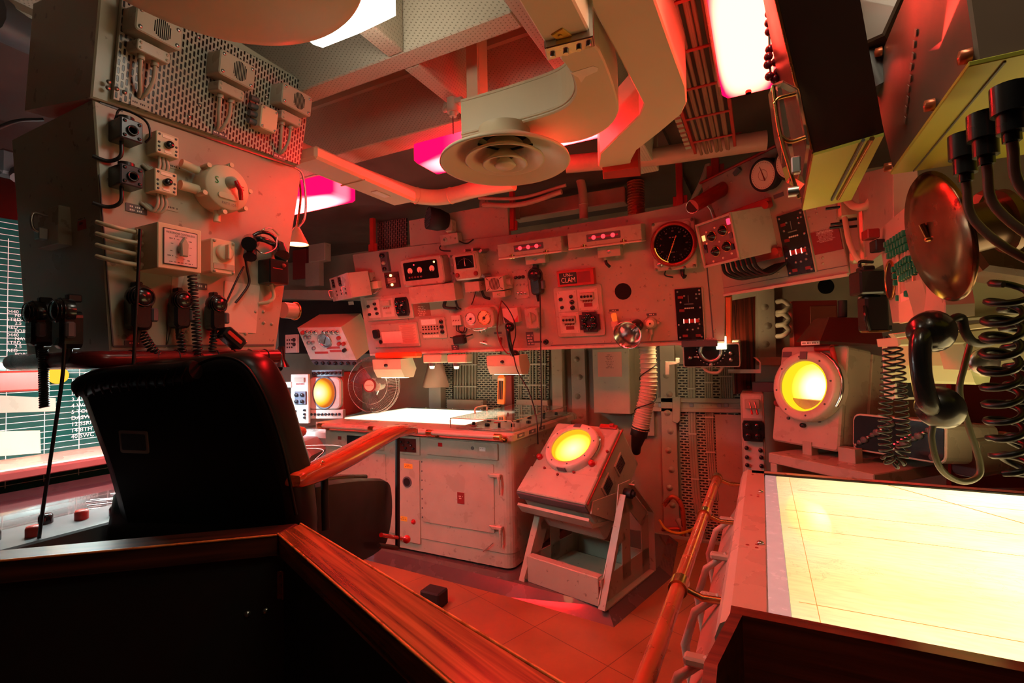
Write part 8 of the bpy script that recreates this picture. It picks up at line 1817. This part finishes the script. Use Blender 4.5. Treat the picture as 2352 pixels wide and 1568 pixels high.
def islands(me):
    par = list(range(len(me.vertices)))
    def f(a):
        while par[a] != a: par[a] = par[par[a]]; a = par[a]
        return a
    for p in me.polygons:
        v = p.vertices; r = f(v[0])
        for w in v[1:]: par[f(w)] = r
    g = {}
    for p in me.polygons: g.setdefault(f(p.vertices[0]), []).append(p.index)
    box = []
    for k, ps in g.items():
        co = [me.vertices[i].co for q in ps for i in me.polygons[q].vertices]
        box.append([[min(c[a] for c in co)-.0008 for a in range(3)], [max(c[a] for c in co)+.0008 for a in range(3)], ps])
    ch = True
    while ch:
        ch = False
        for i in range(len(box)):
            for j in range(len(box)-1, i, -1):
                if all(box[i][0][a] <= box[j][1][a] and box[j][0][a] <= box[i][1][a] for a in range(3)):
                    for a in range(3): box[i][0][a] = min(box[i][0][a], box[j][0][a]); box[i][1][a] = max(box[i][1][a], box[j][1][a])
                    box[i][2] += box[j][2]; box.pop(j); ch = True
    return box
for o in list(C.objects):
    if o.type != 'MESH' or o.parent is None: continue
    st = o.name.split('.')[0]
    if st not in SAME and not RN.get(st): continue
    if o.data.users > 1: continue
    bx_ = islands(o.data); nm = RN.get(st) or st
    if len(bx_) < 2 or len(bx_) > 90:
        if len(bx_) < 2: o.name = nm
        continue
    src = o.data
    for lo, hi, ps in bx_:
        c = V([(lo[a]+hi[a])/2 for a in range(3)]); ids = sorted({i for q in ps for i in src.polygons[q].vertices}); mp_ = {v: k for k, v in enumerate(ids)}
        me = bpy.data.meshes.new(nm); me.from_pydata([tuple(src.vertices[i].co-c) for i in ids], [], [[mp_[i] for i in src.polygons[q].vertices] for q in ps])
        for mt in src.materials: me.materials.append(mt)
        me.polygons.foreach_set('material_index', [src.polygons[q].material_index for q in ps]); me.polygons.foreach_set('use_smooth', [src.polygons[q].use_smooth for q in ps]); me.update()
        n_ = bpy.data.objects.new(nm, me); C.objects.link(n_); n_.parent = o.parent; n_.matrix_local = o.matrix_local @ Matrix.Translation(c)
    bpy.data.objects.remove(o)
bpy.context.view_layer.update()
# small fittings that sit on a plate, block, door or bezel belong to it
HOST = {'module_plate', 'black_unit', 'lever_block', 'face_plate', 'switch_panel', 'switch_plate', 'flap', 'door', 'centre_panel', 'dark_unit', 'front_panel', 'bezel', 'control_strip', 'clear_cover', 'dark_glass', 'face', 'black_face', 'junction_box', 'plate', 'dial_plate', 'top_roll', 'casing', 'bottom_plate', 'lower_strip', 'slotted_panel', 'wooden_arm'}
SMALL = {'knob', 'toggle_switch', 'screw', 'screws', 'lens', 'push_button', 'socket', 'lit_lamp', 'lever', 'red_knob', 'catch', 'screw_hole', 'red_window', 'name_plate', 'label_plate', 'key_lock', 'rotary_switch', 'indicator', 'warning_tag', 'lamp_lens', 'conduit', 'pointer_mark', 'name_strip', 'meter_face', 'bolt', 'green_button', 'bezel_screw', 'bezel_clamp', 'cover_handle', 'cover_edge', 'window', 'dial_knob', 'tiny_lamp', 'red_label', 'round_meter', 'panel_screw', 'arm_screw', 'cable_strip', 'strip_knob', 'pointer_knob', 'lit_bead', 'divider', 'paper_label', 'worn_lettering', 'amber_ring', 'switch_bar', 'hood_handle'}
def tbox(o):
    q = [o.matrix_local @ V(c) for c in o.bound_box]
    return V([min(p[a] for p in q) for a in range(3)]), V([max(p[a] for p in q) for a in range(3)])
for T in [o for o in C.objects if o.type == 'EMPTY' and o.parent is None]:
    ch = [c for c in T.children if c.type == 'MESH']; hosts = [(c, *tbox(c)) for c in ch if c.name.split('.')[0] in HOST]
    for c in ch:
        if c.name.split('.')[0] not in SMALL: continue
        lo, hi = tbox(c); m_ = (lo+hi)/2; best = None
        for h, l, u in hosts:
            if h is c: continue
            if all(l[a]-.035 <= m_[a] <= u[a]+.035 for a in range(3)) and (u-l).length > (hi-lo).length*1.15 and sum(l[a]-.002 <= m_[a] <= u[a]+.002 for a in range(3)) >= 2:
                if best is None or (u-l).length < best[1]: best = (h, (u-l).length)
        if best:
            ml = c.matrix_local.copy(); hm = best[0].matrix_local.copy(); c.parent = best[0]; c.matrix_local = hm.inverted() @ ml
bpy.context.view_layer.update()
# a thing with a single piece is that piece
for T in [o for o in C.objects if o.type == 'EMPTY' and o.parent is None]:
    if len(T.children) == 1 and len(T.children[0].children) == 0:
        c = T.children[0]; mw = T.matrix_world @ c.matrix_local; c.parent = None; c.matrix_world = mw
        for k in ('label', 'category', 'group'):
            if k in T: c[k] = T[k]
        nm = T.name; bpy.data.objects.remove(T); c.name = nm
scene.view_settings.exposure = .42
